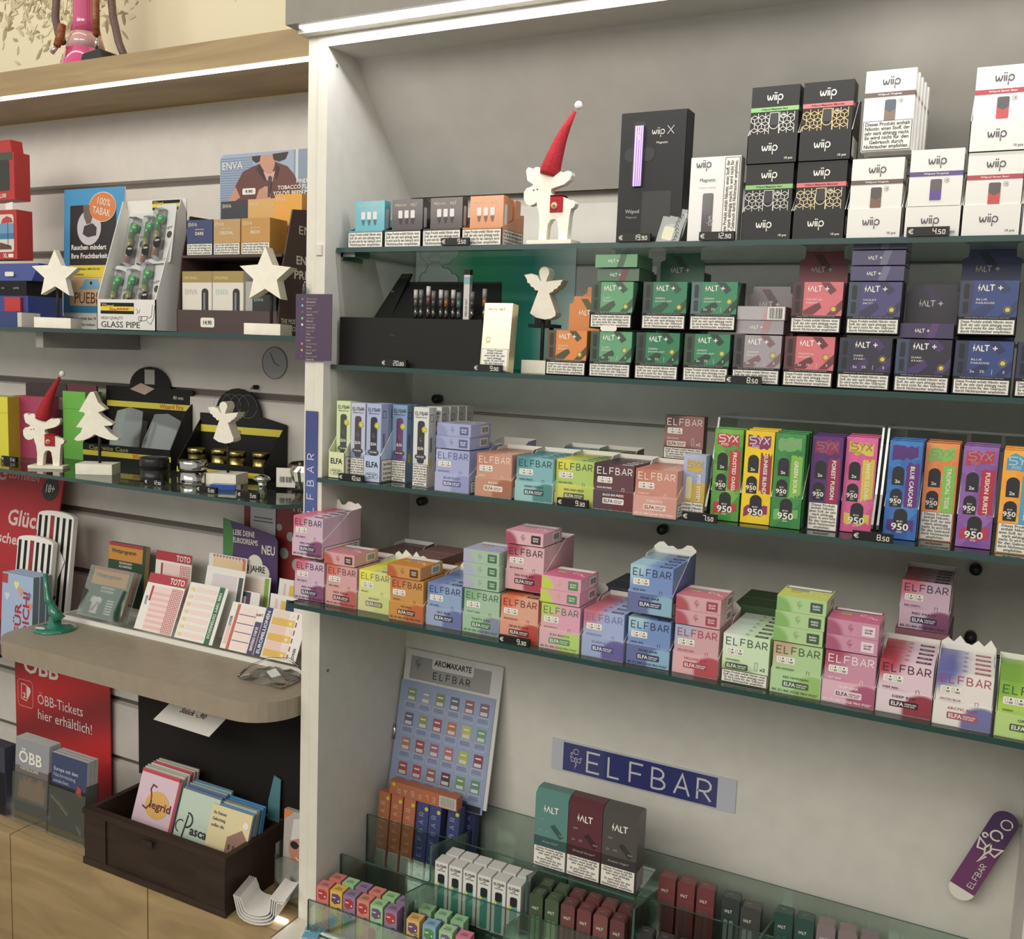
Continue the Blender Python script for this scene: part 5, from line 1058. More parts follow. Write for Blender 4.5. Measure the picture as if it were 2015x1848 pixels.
# white device cartons lying before the bins on the base
for i in range(4):
    o = mk('device_carton', G().box(0, .030, 0, .014, 0, .004, PAPER).box(0, .030, .014, .034, 0, .004, mt((90, 170, 200), .4)), loc=(.004 + .010 * i, -.045 - .021 * i, .5085 + .0008 * i), rz=.35, label='flat white and blue card lying before the bins, %s one' % ('hindmost', 'second', 'third', 'front')[i], cat='card', group='flat cards on the cabinet base')
    mk('print', G().flat(poly([(.004, .004), (.012, .010), (.022, .008), (.026, .012), (.014, .013), (.003, .008)]), BLACK, (0, 0, .0042), (1, 0, 0), (0, 1, 0)), o)
# second row: white device packs with teal devices
for i in range(6):
    x = .2145 + .0302 * i
    for j in range(2):
        o = mk('device_carton', G().box(0, .0265, 0, .027, 0, .103, mt((222, 220, 212), .45), {'t': mt((214, 212, 204), .45)}), loc=(x + .003 * j, .078 + .033 * j, .5575), rz=.05, label='white device carton with teal pen, %s in the %s row' % (('first', 'second', 'third', 'fourth', 'fifth', 'last')[i], ('front', 'back')[j]), cat='carton', group='white device cartons in the glass bins')
        if j: continue
        mk('lettering', G().flat(elfbar(.019, .0045, .0008), INK, (.0035, -.0004, .0930)).flat(join2(tf2(fit_text('600', .006, .0022, 1), dx=.0132, dy=.0895), tf2(fit_text('DISPOSABLE', .017, .0020, 1), dx=.0132, dy=.0860)), INK, (0, -.0004, 0)), o)
        mk('device_print', G().flat(rrect(.006, .002, .0205, .080, .004, 4), mt((78, 160, 146), .35, coat=.3), (0, -.0004, 0)).flat(rrect(.0065, .062, .020, .080, .004, 4), mt((34, 34, 38), .4), (0, -.0006, 0)), o)
        mk('yellow_sticker', G().flat(disc(.007, .060, .0032, 12), mt((214, 206, 60), .4), (0, -.0008, 0)), o)
# third row: orange and blue device cartons
def stick(x, y, z, c, lab, rz=0.0, rx=-.10, ry=0.0, H=.158):
    o = mk('device_carton', G().box(0, .0268, 0, .021, 0, H, mt(c, .45)), loc=(x, y, z), rx=rx, rz=rz, ry=ry, label=lab, cat='carton', group='orange and blue device cartons')
    lt = mt((206, 176, 150), .5) if c[0] > 120 else mt((150, 156, 186), .5)
    mk('lettering', G().flat(elfbar(.092, .0100, .0012), lt, (.0165, -.0004, .050), (0, 0, 1), (-1, 0, 0)), o)
    mk('yellow_sticker', G().flat(disc(.0215, H - .011, .0042, 14), mt((206, 190, 50), .4), (0, -.0006, 0)), o)
    p = G().flat(rect(.0022, .002, .0246, .040), mt((196, 194, 184), .5), (0, -.0004, 0)).flat(join2(*[rect(.004, .006 + .0036 * i, .0228, .0076 + .0036 * i) for i in range(9)]), mt((130, 128, 122), .5), (0, -.0006, 0)); mk('warning_label', p, o)
for i in range(3): stick(.0165 + .0302 * i, .165, .5495, (186, 104, 66), 'orange device carton, %s from the side panel' % ('first', 'second', 'third')[i])
for i in range(3): stick(.1085 + .0285 * i + (.007 if i == 2 else 0), .165 + (.012 if i == 2 else 0), .5495, (58, 66, 122), 'blue device carton, %s after the orange ones' % ('first', 'second', 'third')[i])
stick(.1985, .180, .7075, (186, 104, 66), 'orange device carton lying across the upright ones', 0, 0, -math.pi / 2)
for i in range(2): stick(.165 + .016 * i, .205 + .022 * i, .5495, (58, 66, 122), 'blue device carton behind the others, %s one' % ('nearer', 'farther')[i])
# tall cartons with bolt logo on the glass
def box3(x, c, c2, lab, word, up):
    W, D_, H = .0630, .040, .1405
    pts = [(0, 0), (D_, 0), (D_, H - .006), (D_ - .008, H), (.010, H), (0, H - .008)]
    o = mk('tall_carton', G().prism(pts, 0, W, mt(c, .4, coat=.3), axis='x'), loc=(x, .0975, .7002), label=lab, cat='carton', group='tall cartons on the glass step')
    mk('logo', G().flat(salt(.0105, .0021, False), LABELW, (.0165, -.0006, .103)), o)
    mk('bar_print', G().flat(poly([(.030, .078), (.038, .083), (.057, .064), (.049, .058)]), mt(c2, .4), (0, -.0004, 0)).flat(rect(0, .0385, W, .056), mt(c2, .4), (0, -.0003, 0)), o)
    lt = mt((170, 172, 164), .5)
    mk('lettering', G().flat(join2(tf2(fit_text('600', .009, .0032, 0, 'L'), dx=.010, dy=.087), tf2(fit_text('2x', .006, .0038, 0, 'L'), dx=.008, dy=.066), tf2(fit_text('2%', .007, .0038, 0, 'L'), dx=.021, dy=.066), tf2(fit_text('10ml', .009, .0038, 0, 'L'), dx=.047, dy=.064), tf2(fit_text(word, .0028 * len(word), .0038), dx=W / 2, dy=.046)), lt, (0, -.0006, 0)), o)
    mk('warning_label', warn_mesh(.0615, .0375, ['Dieses Produkt enthält', 'Nikotin: einen Stoff, der', 'sehr stark abhängig', 'macht.', 'Es wird nicht für den', 'Gebrauch durch', 'Nichtraucher empfohlen.'], .0007), o, loc=(.0005, -.0006, .0008))
    mk('side_label', G().flat(rect(.004, .002, .038, .036), mt((150, 148, 142), .5), (W + .0003, 0, 0), (0, 1, 0), (0, 0, 1)), o)
box3(.4050, (86, 138, 130), (52, 88, 86), 'tall teal carton with a bolt logo', 'Antarctica*', 0)
box3(.4690, (98, 42, 50), (68, 30, 38), 'tall maroon carton with a bolt logo', 'Oriental Dream*', 0)
box3(.5330, (78, 74, 70), (54, 50, 50), 'tall charcoal carton with a bolt logo', 'Arabian Night*', 0)
def mini_salt(x, y, z, c, c2, lab, H=.098, W=.0255):
    pts = [(0, 0), (W, 0), (W, H - .003), (W - .003, H), (.003, H), (0, H - .003)]
    o = mk('slim_carton', G().prism(pts, 0, .024, mt(c, .4, coat=.3)), loc=(x, y, z), rz=.05, label=lab, cat='carton', group='slim cartons with bolt logo in the glass bins')
    mk('logo', G().flat(salt(.0046, .0009, False), LABELW, (.0055, -.0004, H - .027)), o)
    mk('pen_print', G().flat(rrect(.0045, .002, .0115, H - .040, .003, 3), mt(c2, .4), (0, -.0003, 0)).flat(rrect(.014, .002, .021, H - .040, .003, 3), mt(c2, .4), (0, -.0003, 0)), o)
    mk('top_print', G().flat(tf2(salt(.003, .0006, False), dx=.008, dy=.011), mt((170, 150, 140), .5), (0, 0, H + .0002), (1, 0, 0), (0, 1, 0)), o)
M5 = [((66, 84, 56), (112, 142, 96), 'forest green', 'first'), ((72, 90, 60), (120, 150, 100), 'moss green', 'second'), ((116, 62, 60), (90, 44, 44), 'brick red', 'third'), ((122, 60, 60), (90, 44, 44), 'wine red', 'fourth'), ((130, 72, 68), (96, 50, 48), 'rust red', 'fifth'), ((106, 56, 56), (84, 42, 42), 'dark wine', 'last')]
for i, (c, c2, nm, w_) in enumerate(M5):
    for j in range(2): mini_salt(.4095 + .0305 * i, .079 + .036 * j, .5575, c, c2, '%s slim carton in the %s row of the third compartment' % (nm, ('front', 'back')[j]))
for i, (c, nm) in enumerate([((134, 62, 62), 'first'), ((128, 58, 58), 'second'), ((124, 56, 58), 'third')]): mini_salt(.6145 + .0345 * i, .170, .5495, c, (104, 74, 74), 'tall brick red slim carton, %s in the fourth compartment' % nm, .155, .030)
mini_salt(.7265, .172, .5495, (52, 62, 60), (120, 132, 128), 'dark slate slim carton at the back of the fourth compartment', .150, .030)
mini_salt(.7600, .168, .5495, (66, 66, 62), (130, 136, 130), 'charcoal slim carton at the back of the fourth compartment', .145, .033)
for i, (c, nm) in enumerate([((38, 76, 68), 'dark teal, first'), ((40, 80, 70), 'dark teal, second'), ((140, 120, 122), 'mauve grey, third'), ((142, 122, 120), 'mauve grey, fourth'), ((134, 116, 116), 'mauve grey, fifth')]): mini_salt(.8160 + .0335 * i, .170, .5495, c, tuple(v * 1.3 for v in c), '%s slim carton in the fifth compartment' % nm, .152, .029)
for i, (c, nm) in enumerate([((52, 50, 52), 'first'), ((60, 56, 56), 'second'), ((70, 64, 60), 'third'), ((60, 60, 62), 'fourth')]): mini_salt(.6095 + .034 * i, .080, .5575, c, (84, 80, 80), 'near-black slim carton, %s in the front of the fourth compartment' % nm, .088, .028)
# oval hanging card
o = mk('shelf_wobbler', None, loc=(1.1120, .262, .838), ry=math.radians(22), label='oval purple card on a clear arm near the side panel', cat='card')
ov = blob('purple_print', (76, 46, 96), ((.0, -.04, .06, .03, (120, 56, 110)),))
out = rrect(-.0195, -.086, .0195, .086, .0194, 8)[0]
mk('oval_card', G().prism(out, 0, .0012, ov), o)
mk('white_tip', G().prism([(a, b) for a, b in out if b < -.052] + [(.0205, -.045), (-.0205, -.070)][:0], -.0006, -.0001, LABELW), o)
mk('logo', G().flat(elf_logo(.030), LABELW, (.0, -.0008, .015)).flat(stroke(arc(.004, .066, .008, 0, 345, 14), .002), LABELW, (0, -.0008, 0)), o)
mk('lettering', G().flat(elfbar(.046, .0085, .0011), LABELW, (.012, -.0008, -.058), (0, 0, 1), (-1, 0, 0)), o)
mk('clear_arm', G().tube([(.012, .001, .075), (.030, .010, .075), (.046, .012, .062)], .0016, ACRE, 6), o)
# ------------------------------------------------------------ upper glass shelf of the slatted unit
def quad(g, pts, m): return g.add([tuple(p) for p in pts], [tuple(range(len(pts)))], m)
REDB = mt((196, 44, 40), .45)
o = mk('lighter_box', None, loc=(-1.1230, .10, 1.9050), label='red hanging box printed with a dark window, upper one', cat='box', group='red boxes at the shelf end')
mk('body', G().box(0, .162, 0, .04, 0, .105, REDB).prism([(.02, .105), (.155, .105), (.150, .132), (.02, .132)], 0, .03, REDB), o)
mk('window_print', G().flat(rrect(.060, .020, .145, .088, .006, 3), mt((52, 54, 50), .4), (0, -.0004, 0)).flat(rect(.03, .088, .156, .105), mt((60, 74, 50), .3, coat=.5), (0, -.0005, 0)), o)
mk('lettering', G().flat(tf2(fit_text('L100', .023, .009, 1, 'L'), dx=.110, dy=.005), LABELW, (0, -.0005, 0)), o)
o = mk('lighter_box', None, loc=(-1.1180, .088, 1.7700), label='red hanging box printed with a beach scene, lower one', cat='box', group='red boxes at the shelf end')
mk('body', G().box(0, .178, 0, .04, 0, .110, REDB), o)
mk('beach_print', G().flat(rrect(.07, .016, .168, .100, .008, 4), mt((214, 206, 190), .5), (0, -.0004, 0)).flat(rect(.07, .048, .168, .080), mt((104, 150, 190), .5), (0, -.0006, 0)).flat(rect(.07, .045, .168, .058), mt((60, 120, 170), .5), (0, -.0007, 0)), o)
mk('parasol_print', G().flat(poly([(.125, .080), (.166, .082), (.160, .092), (.145, .096), (.130, .090)]), mt((196, 56, 60), .5), (0, -.0009, 0)).flat(rect(.147, .028, .1485, .082), INK, (0, -.0009, 0)).flat(poly([(.118, .022), (.160, .022), (.158, .030), (.120, .038)]), mt((92, 64, 44), .5), (0, -.0009, 0)), o)
mk('lettering', G().flat(tf2(fit_text('XL', .014, .009, 1, 'L'), dx=.130, dy=.004), LABELW, (0, -.0005, 0)).flat(rrect(.147, .004, .165, .012, .002, 3), LABELW, (0, -.0005, 0)), o)
mk('top_flap', G().prism([(.135, .108), (.160, .108), (.160, .128), (.135, .125)], .004, .005, PAPER), o)
BLU = mt((48, 66, 146), .4, coat=.2)
o = mk('lighter_display', None, loc=(-1.0550, .055, U1 + .0003), label='blue, black and red lighter display at the shelf end', cat='display')
mk('lid', G().prism([(-.0, .102), (.09, .104), (.09, .142), (.02, .142)], 0, .206, BLU, axis='x'), o)
mk('band', G().box(0, .190, -.001, .09, .070, .102, BLACK), o)
mk('front_panel', G().box(0, .190, .002, .09, 0, .070, BLU), o)
mk('red_pack', G().box(.118, .172, -.004, .001, .004, .066, mt((206, 44, 46), .4)), o)
mk('lettering', G().flat(join2(tf2(fit_text('LIGHTER', .02, .004, 1, 'L'), dx=.145, dy=.084), tf2(fit_text('GAS', .010, .004, 1, 'L'), dx=.105, dy=.084)), mt((150, 150, 150), .5), (0, -.0014, 0)), o)
mk('sticker', G().flat(rrect(.115, .112, .145, .122, .003, 3), LABELW, (0, .001, 0)), o)
mk('small_box', G().box(0, .085, 0, .05, 0, .033, mt((44, 60, 124), .4)).box(.085, .099, .002, .048, 0, .031, mt((206, 200, 188), .5)), loc=(-.928, .012, U1 + .0003), label='small blue box lying before the lighter display', cat='box')
on_rod('star_figure', star_pts(.053, .113), .020, (-.748, .042, U1 + .0003), .42, 'white wooden star on a rod beside the tobacco poster', .075, (.080, .048), 0, .022)
on_rod('star_figure', star_pts(.053, .110), .032, (-.171, .050, U1 + .0003), .30, 'white wooden star on a rod before the brown display', .072, (.072, .055), .006, .021)
# tobacco poster standee
o = mk('tobacco_poster', G().box(0, .200, 0, .004, 0, .3255, mt((230, 228, 220), .5)), loc=(-.9340, .200, U1 + .0003), rx=-.03, label='blue and black tobacco poster standing at the slatted wall', cat='poster')
mk('blue_print', G().flat(rect(.0, .040, .200, .3255), mt((58, 150, 206), .45), (0, -.0004, 0)), o)
mk('pouch_print', G().flat(rrect(.021, .150, .175, .288, .003, 3), mt((44, 42, 44), .4), (0, -.0007, 0)).flat(rect(.021, .122, .178, .150), mt((230, 206, 50), .4), (0, -.0007, 0)).flat(rrect(.022, .056, .178, .121, .006, 3), mt((234, 190, 140), .45), (0, -.0007, 0)), o)
mk('hand_print', G().flat(disc(.086, .236, .040, 28), mt((196, 192, 196), .5), (0, -.0010, 0)).flat(poly([(.065, .222), (.082, .214), (.110, .218), (.112, .236), (.098, .246), (.070, .240)]), mt((60, 56, 58), .5), (0, -.0013, 0)).flat(poly([(.066, .288), (.096, .288), (.098, .262), (.092, .246), (.078, .244), (.068, .262)]), mt((110, 92, 84), .5), (0, -.0013, 0)), o)
mk('badge', G().flat(disc(.130, .282, .045, 30, .034), mt((236, 214, 190), .5), (0, -.0012, 0)).flat(disc(.130, .282, .0435, 30, .0325), mt((222, 122, 62), .45), (0, -.0014, 0)).flat(join2(tf2(fit_text('100%', .048, .016), rot=-.18, dx=.133, dy=.286), tf2(fit_text('TABAK', .060, .016), rot=-.18, dx=.126, dy=.264)), LABELW, (0, -.0018, 0)), o)
mk('lettering', G().flat(join2(tf2(fit_text('Rauchen mindert', .118, .0115, 1, 'L'), dx=.026, dy=.186), tf2(fit_text('Ihre Fruchtbarkeit', .122, .0115, 1, 'L'), dx=.026, dy=.166)), LABELW, (0, -.0010, 0)).flat(join2(tf2(fit_text('Rauchfrei Telefon: 0800 810 013', .10, .005, 1, 'L'), dx=.024, dy=.139), tf2(fit_text('www.rauchfrei.at', .045, .005, 1, 'L'), dx=.024, dy=.127)), mt((90, 80, 30), .5), (0, -.0010, 0)), o)
mk('logo', G().flat(tf2(fit_text('PUEBLO', .115, .026), dx=.095, dy=.062), mt((92, 60, 44), .5), (0, -.0010, 0)).flat(poly([(.055, .095), (.135, .095), (.125, .103), (.118, .118), (.072, .118), (.065, .103)]), mt((120, 180, 206), .5), (0, -.0010, 0)).flat(disc(.095, .109, .004, 8), INK, (0, -.0014, 0)), o)
mk('small_print', G().flat(join2(tf2(fit_text('Tabakrauch enthält über 70', .10, .006, 1, 'L'), dx=.012, dy=.024), tf2(fit_text('erwiesenermaßen krebserr.', .10, .006, 1, 'L'), dx=.012, dy=.010)), mt((120, 116, 110), .5), (0, -.0006, 0)), o)

# pipe display
o = mk('pipe_display', None, loc=(-.6430, .055, U1 + .0003), label='white card display of glass pipes in blisters', cat='display')
W = .172; WC = mt((224, 221, 214), .5)
mk('front_lip', G().box(0, W, 0, .002, 0, .064, WC), o)
for x in (0, W - .002): mk('side_wall', G().prism([(0, 0), (.085, 0), (.085, .250), (.070, .276), (0, .064)], x, x + .002, WC, axis='x'), o)
mk('back_card', G().box(.0, W, .083, .085, 0, .278, WC), o)
mk('bottom', G().box(0, W, 0, .085, 0, .002, WC), o)
def wizard(g, x, z, w_, h, y=-.0006):
    g.flat(rect(x, z, x + w_, z + h), BLACK, (0, y, 0)).flat(rect(x, z + h * .28, x + w_, z + h * .66), mt((226, 206, 40), .45), (0, y - .0002, 0))
    g.flat(join2(*[stroke([(x + w_ * (.05 + .05 * k), z + h * .92), (x + w_ * (.09 + .05 * k), z + h * .58)], h * .07) for k in range(3)], tf2(fit_text('izard', w_ * .2, h * .26, 1, 'L'), dx=x + w_ * .2, dy=z + h * .58)), mt((236, 200, 60), .45), (0, y - .0004, 0))
    g.flat(join2(tf2(fit_text('Fire', w_ * .2, h * .3, 1, 'L'), dx=x + w_ * .28, dy=z + h * .26), *[poly([(x + w_ * (.5 + .09 * k), z + h * .34), (x + w_ * (.62 + .09 * k), z + h * (.42 + .05 * (k % 2))), (x + w_ * (.52 + .09 * k), z + h * .56)]) for k in range(4)]), mt((206, 62, 30), .45), (0, y - .0005, 0))
g = G(); wizard(g, .012, .034, .098, .023); mk('logo', g, o)
g = G(); g.flat(tf2(fit_text('GLASS PIPE', .116, .0125), dx=.070, dy=.006), INK, (0, -.0006, 0)).flat(tf2(fit_text('HIGH QUALITY', .066, .0062, 0, 'L'), dx=.012, dy=.0225), mt((110, 108, 106), .5), (0, -.0006, 0)); mk('lettering', g, o)
g = G(); g.flat(join2(stroke([(.128, .020), (.146, .022), (.150, .030), (.132, .030)], .0009, True), stroke(arc(.128, .025, .005, 0, 350, 10), .0009), stroke([(.148, .020), (.158, .014), (.166, .026), (.170, .052)], .0009), stroke([(.152, .026), (.160, .030), (.164, .054)], .0009), stroke([(.118, .034), (.122, .040), (.116, .046)], .0008), stroke([(.124, .036), (.128, .044)], .0008)), INK, (0, -.0006, 0)); mk('pipe_print', g, o)
g = G(); wizard(g, .075, .256, .080, .020, .0824); mk('logo', g, o)
mk('side_lettering', G().flat(tf2(fit_text('GLASS PIPE', .09, .010), dx=.0, dy=0), INK, (.0026, .034, .075), (0, .30, .95), (0, .95, -.30)), o)
k = 0
for r_ in range(2):
    for c_ in range(3):
        nm = ('upper', 'lower')[r_] + ' ' + ('first', 'middle', 'last')[c_]
        x, y, z = -.6430 + .014 + .049 * c_ + (.010 if r_ == 0 else -.010), .055 + (.040 if r_ == 0 else .012) - (.012 if c_ == 2 and r_ == 0 else 0), U1 + (.128 if r_ == 0 else .016) + (.012 if c_ == 2 else 0)
        p = mk('pipe_blister', None, loc=(x, y, z), rx=-.20, ry=.05 - .05 * c_, label='clear pipe blister, %s one in the white display' % nm, cat='blister', group='glass pipe blisters'); p.scale = (1.28, 1.28, 1.36)
        hH = .092; 
        mk('card', G().prism(rrect(0, 0, .044, hH, .004, 3)[0], .004, .005, mt((206, 206, 204), .4)), p)
        mk('bubble', G().prism(rrect(.004, .006, .026, hH - .008, .004, 3)[0], -.006, .004, FOIL), p)
        mk('glass_pipe', G().tube([(.012, -.001, .012), (.012, -.001, .034)], .0038, mt((190, 90, 40), .15, coat=.8), 10).tube([(.012, -.001, .034), (.012, -.001, .050)], .0038, mt((170, 160, 60), .15, coat=.8), 10).tube([(.012, -.001, .050), (.012, -.001, .074)], .0042, mt((44, 150, 66), .12, coat=.9), 10).lathe([(.001, -.006), (.0065, -.002), (.0065, .004), (.003, .007)], mt((52, 168, 78), .12, coat=.9), 12, (.020, -.002, .066)), p)
        mk('round_sticker', G().flat(disc(.021, .030, .0085, 18), BLACK, (0, -.0066, 0)).flat(tf2(fit_text('NEW', .010, .003, 1), dx=.021, dy=.0315), LABELW, (0, -.0069, 0)), p)
        mk('round_print', G().flat(disc(.035, .044, .0055, 16), mt((60, 60, 60), .5), (0, .0036, 0)), p)
        mk('lettering', G().flat(tf2(fit_text('NEW', .013, .004), rot=.15, dx=.034, dy=.053), mt((90, 90, 90), .5), (0, .0036, 0)).flat(tf2(fit_text('GLASS PIPE', .028, .0035), rot=.06, dx=.026, dy=.004), mt((120, 118, 116), .5), (0, .0036, 0)), p)

# brown heated-stick display with cartons
BRN = mt((74, 54, 50), .5)
ex, ey = -.4340, .075
o = mk('stick_display', None, loc=(ex, ey, U1 + .0003), label='dark brown two-tier card display of tobacco cartons', cat='display')
W = .262
mk('front_lip', G().box(.002, W, 0, .003, 0, .046, BRN), o)
mk('floor_board', G().box(.002, W, .003, .13, 0, .003, BRN), o); mk('back_board', G().box(.002, W, .127, .13, 0, .235, BRN), o)
mk('mid_shelf', G().box(.003, W, .012, .127, .150, .155, BRN), o)
mk('side_panel', G().prism([(0, 0), (.13, 0), (.13, .238), (.035, .236), (.012, .15), (0, .046)], 0, .003, BRN, axis='x'), o)
sp = mk('side_panel', G().prism([(-.002, 0), (.16, 0), (.16, .255), (.040, .242), (.012, .13)], W, W + .003, BRN, axis='x'), o)
ET = mt((222, 214, 200), .5)
mk('lettering', G().flat(join2(tf2(fit_text('ENVA', .08, .016, 0, 'L'), dx=.056, dy=.198), tf2(fit_text('ENTER', .075, .016, 1, 'L'), dx=.050, dy=.140), tf2(fit_text('PRIME', .075, .016, 1, 'L'), dx=.044, dy=.112)), ET, (W + .0034, 0, 0), (0, 1, 0), (0, 0, 1)).flat(join2(tf2(fit_text('THE MOST', .048, .009, 1, 'L'), dx=.008, dy=.024), tf2(fit_text('TOBACCO', .048, .009, 1, 'L'), dx=.008, dy=.010)), ET, (W + .0034, 0, 0), (0, 1, 0), (0, 0, 1)), sp)
mk('price_sticker', G().flat(rrect(.066, .012, .103, .031, .004, 3), LABELW, (0, -.0005, 0)).flat(tf2(fit_text('14.90', .024, .008, 1), dx=.084, dy=.0175), INK, (0, -.0008, 0)), o)
def envab(lab, x, y, z, W, H, c, word, warn, side=None, n='box'):
    p = mk('stick_carton', G().box(0, W, 0, .05, 0, H, mt(c, .4, coat=.2)), loc=(x, y, z), label=lab, cat='carton', group='cartons in the brown display')
    t = mt((226, 214, 190), .5)
    mk('lettering', G().flat(join2(tf2(fit_text('ENVA', .024, .0075, 0, 'L'), dx=.004, dy=H - .013), tf2(fit_text(word, .0034 * len(word) + .010, .0062, 1), dx=W / 2, dy=H * .5 - .003 + (.008 if warn else 0)), tf2(fit_text('HEATED STICKS', .024, .002, 1), dx=W / 2, dy=H * .5 + .007 + (.008 if warn else 0))), t, (0, -.0005, 0)), p)
    if warn: mk('warning_label', warn_mesh(W - .001, .0225, WT4, .0006), p, loc=(.0005, -.0005, .0005))
    return p
B_ = U1 + .1555
envab('navy stick carton on the upper tier of the brown display', ex + .013, ey + .016, B_, .069, .0700, (52, 64, 112), 'DARK', True)
envab('tan stick carton in the middle of the upper tier', ex + .0860, ey + .015, B_, .069, .0690, (190, 148, 88), 'ORIGINAL', True)
envab('ochre stick carton on the upper tier beside the side panel', ex + .1590, ey + .014, B_, .072, .0690, (196, 140, 60), 'RICH', True)
envab('dark slate stick carton standing at the back of the display', ex + .043, ey + .080, B_, .071, .1150, (52, 54, 64), 'DARK', False)
envab('light tan stick carton standing at the back of the display', ex + .115, ey + .080, B_, .071, .1170, (214, 164, 88), 'ORIGINAL', False)
envab('bright amber stick carton standing at the back of the display', ex + .187, ey + .078, B_, .068, .1230, (232, 160, 44), 'RICH', False)
for i, lab in enumerate(('white and gold device box, first on the lower tier', 'white and gold device box, second on the lower tier')):
    p = mk('device_box', G().box(0, .080, 0, .040, 0, .120, mt((218, 212, 196), .45)), loc=(ex + .006 + .0825 * i, ey + .010, U1 + .0035), label=lab, cat='box', group='white device boxes')
    mk('gold_band', G().flat(rect(0, .098, .080, .120), mt((176, 150, 84), .3, .4), (0, -.0004, 0)).flat(tf2(fit_text('ORIGINAL', .038, .006, 0, 'L'), dx=.004, dy=.104), mt((220, 204, 150), .5), (0, -.0006, 0)), p)
    mk('device_print', G().flat(rrect(.053, .0, .071, .086, .008, 6), mt((70, 68, 70), .25, .5), (0, -.0004, 0)).flat(rect(.058, .0, .063, .078), mt((150, 148, 150), .25, .5), (0, -.0006, 0)), p)
    mk('lettering', G().flat(tf2(fit_text('ENVA', .034, .011, 0, 'L'), dx=.007, dy=.074), mt((170, 214, 196) if i else (190, 184, 170), .4), (0, -.0005, 0)).flat(tf2(fit_text('HEATED TOBACCO DEVICE', .038, .0022, 0, 'L'), dx=.006, dy=.040), mt((150, 144, 130), .5), (0, -.0005, 0)).flat(rect(.005, .018, .025, .025), mt((90, 84, 80), .5), (0, -.0005, 0)), p)
p = mk('stick_carton', G().box(0, .060, 0, .04, 0, .075, mt((44, 44, 46), .4)), loc=(ex + .190, ey + .012, U1 + .0035), label='black stick carton low behind the star', cat='carton')
mk('lettering', G().flat(join2(tf2(fit_text('ENVA', .024, .006, 0, 'L'), dx=.004, dy=.062), tf2(fit_text('BRASIL', .028, .007, 0, 'L'), dx=.024, dy=.036)), mt((150, 190, 196), .5), (0, -.0004, 0)), p)
mk('stick_carton', G().box(0, .022, 0, .03, 0, .10, mt((170, 166, 156), .4)), loc=(ex + .1705, ey + .014, U1 + .0035), label='narrow grey carton beside the white device boxes', cat='carton')
# poster behind it: a person cropped at the chin, holding a slim pen
o = mk('advert_poster', G().prism(rrect(0, 0, .300, .235, .014, 4)[0], 0, .003, mt((150, 166, 190), .45)), loc=(-.4520, .215, 1.760), label='blue advertising poster of a person holding a slim pen', cat='poster')
mk('blind_print', G().flat(join2(*[rect(.002, .09 + .005 * i, .115 - .001 * i, .0925 + .005 * i) for i in range(28)]), mt((120, 140, 172), .5), (0, -.0004, 0)).flat(rect(.20, .03, .30, .235), mt((126, 146, 166), .5), (0, -.0004, 0)).flat(rect(.205, .05, .212, .235), mt((190, 200, 206), .5), (0, -.0006, 0)), o)
SKIN = mt((196, 140, 112), .5)
Q = lambda *pts: poly([((a - 465) * .00033, .236 - (b - 70) * .000227) for a, b in reversed(pts)])
pp = mk('person_print', G().flat(Q((545, 500), (600, 360), (660, 240), (750, 195), (800, 178), (930, 172), (1020, 215), (1075, 290), (1110, 370), (1150, 500)), mt((104, 58, 52), .5), (0, -.0008, 0)), o)
mk('skin_print', G().flat(Q((800, 105), (805, 190), (850, 270), (900, 272), (925, 190), (915, 105)), SKIN, (0, -.0012, 0)).flat(Q((770, 500), (795, 410), (850, 380), (890, 398), (892, 500)), SKIN, (0, -.0014, 0)).flat(Q((535, 500), (600, 370), (640, 470), (600, 500)), SKIN, (0, -.0010, 0)).flat(Q((830, 250), (860, 330), (905, 345), (925, 250), (880, 268)), mt((206, 160, 150), .5), (0, -.0011, 0)), pp)
mk('collar_print', G().flat(Q((800, 178), (770, 230), (850, 340), (830, 250)), mt((60, 40, 40), .5), (0, -.0013, 0)).flat(Q((928, 175), (925, 260), (935, 330), (960, 225)), mt((60, 40, 40), .5), (0, -.0013, 0)), pp)
mk('hair_print', G().flat(Q((735, 108), (742, 145), (770, 168), (800, 150), (808, 105)), mt((56, 44, 40), .5), (0, -.0015, 0)).flat(Q((905, 100), (912, 150), (955, 168), (1005, 150), (1028, 90)), mt((56, 44, 40), .5), (0, -.0015, 0)), pp)
mk('pen_print', G().flat(Q((868, 480), (872, 300), (888, 290), (902, 305), (886, 480)), mt((66, 56, 76), .4), (0, -.0018, 0)), pp)
mk('lettering', G().flat(tf2(fit_text('ENVA', .058, .015, 0, 'L'), dx=.006, dy=.204), LABELW, (0, -.0009, 0)).flat(join2(tf2(fit_text('FIND THE', .058, .0075, 1, 'L'), dx=.208, dy=.168), tf2(fit_text('TOBACCO FLAVOUR', .118, .0075, 1, 'L'), dx=.160, dy=.157), tf2(fit_text("YOU'VE BEEN MISSING", .130, .0075, 1, 'L'), dx=.148, dy=.146)), LABELW, (0, -.0020, 0)), o)
mk('price_sticker', G().flat(rrect(.064, .150, .100, .163, .003, 3), LABELW, (0, -.0014, 0)).flat(tf2(fit_text('9.90', .020, .006, 1), dx=.082, dy=.1535), INK, (0, -.0018, 0)), o)

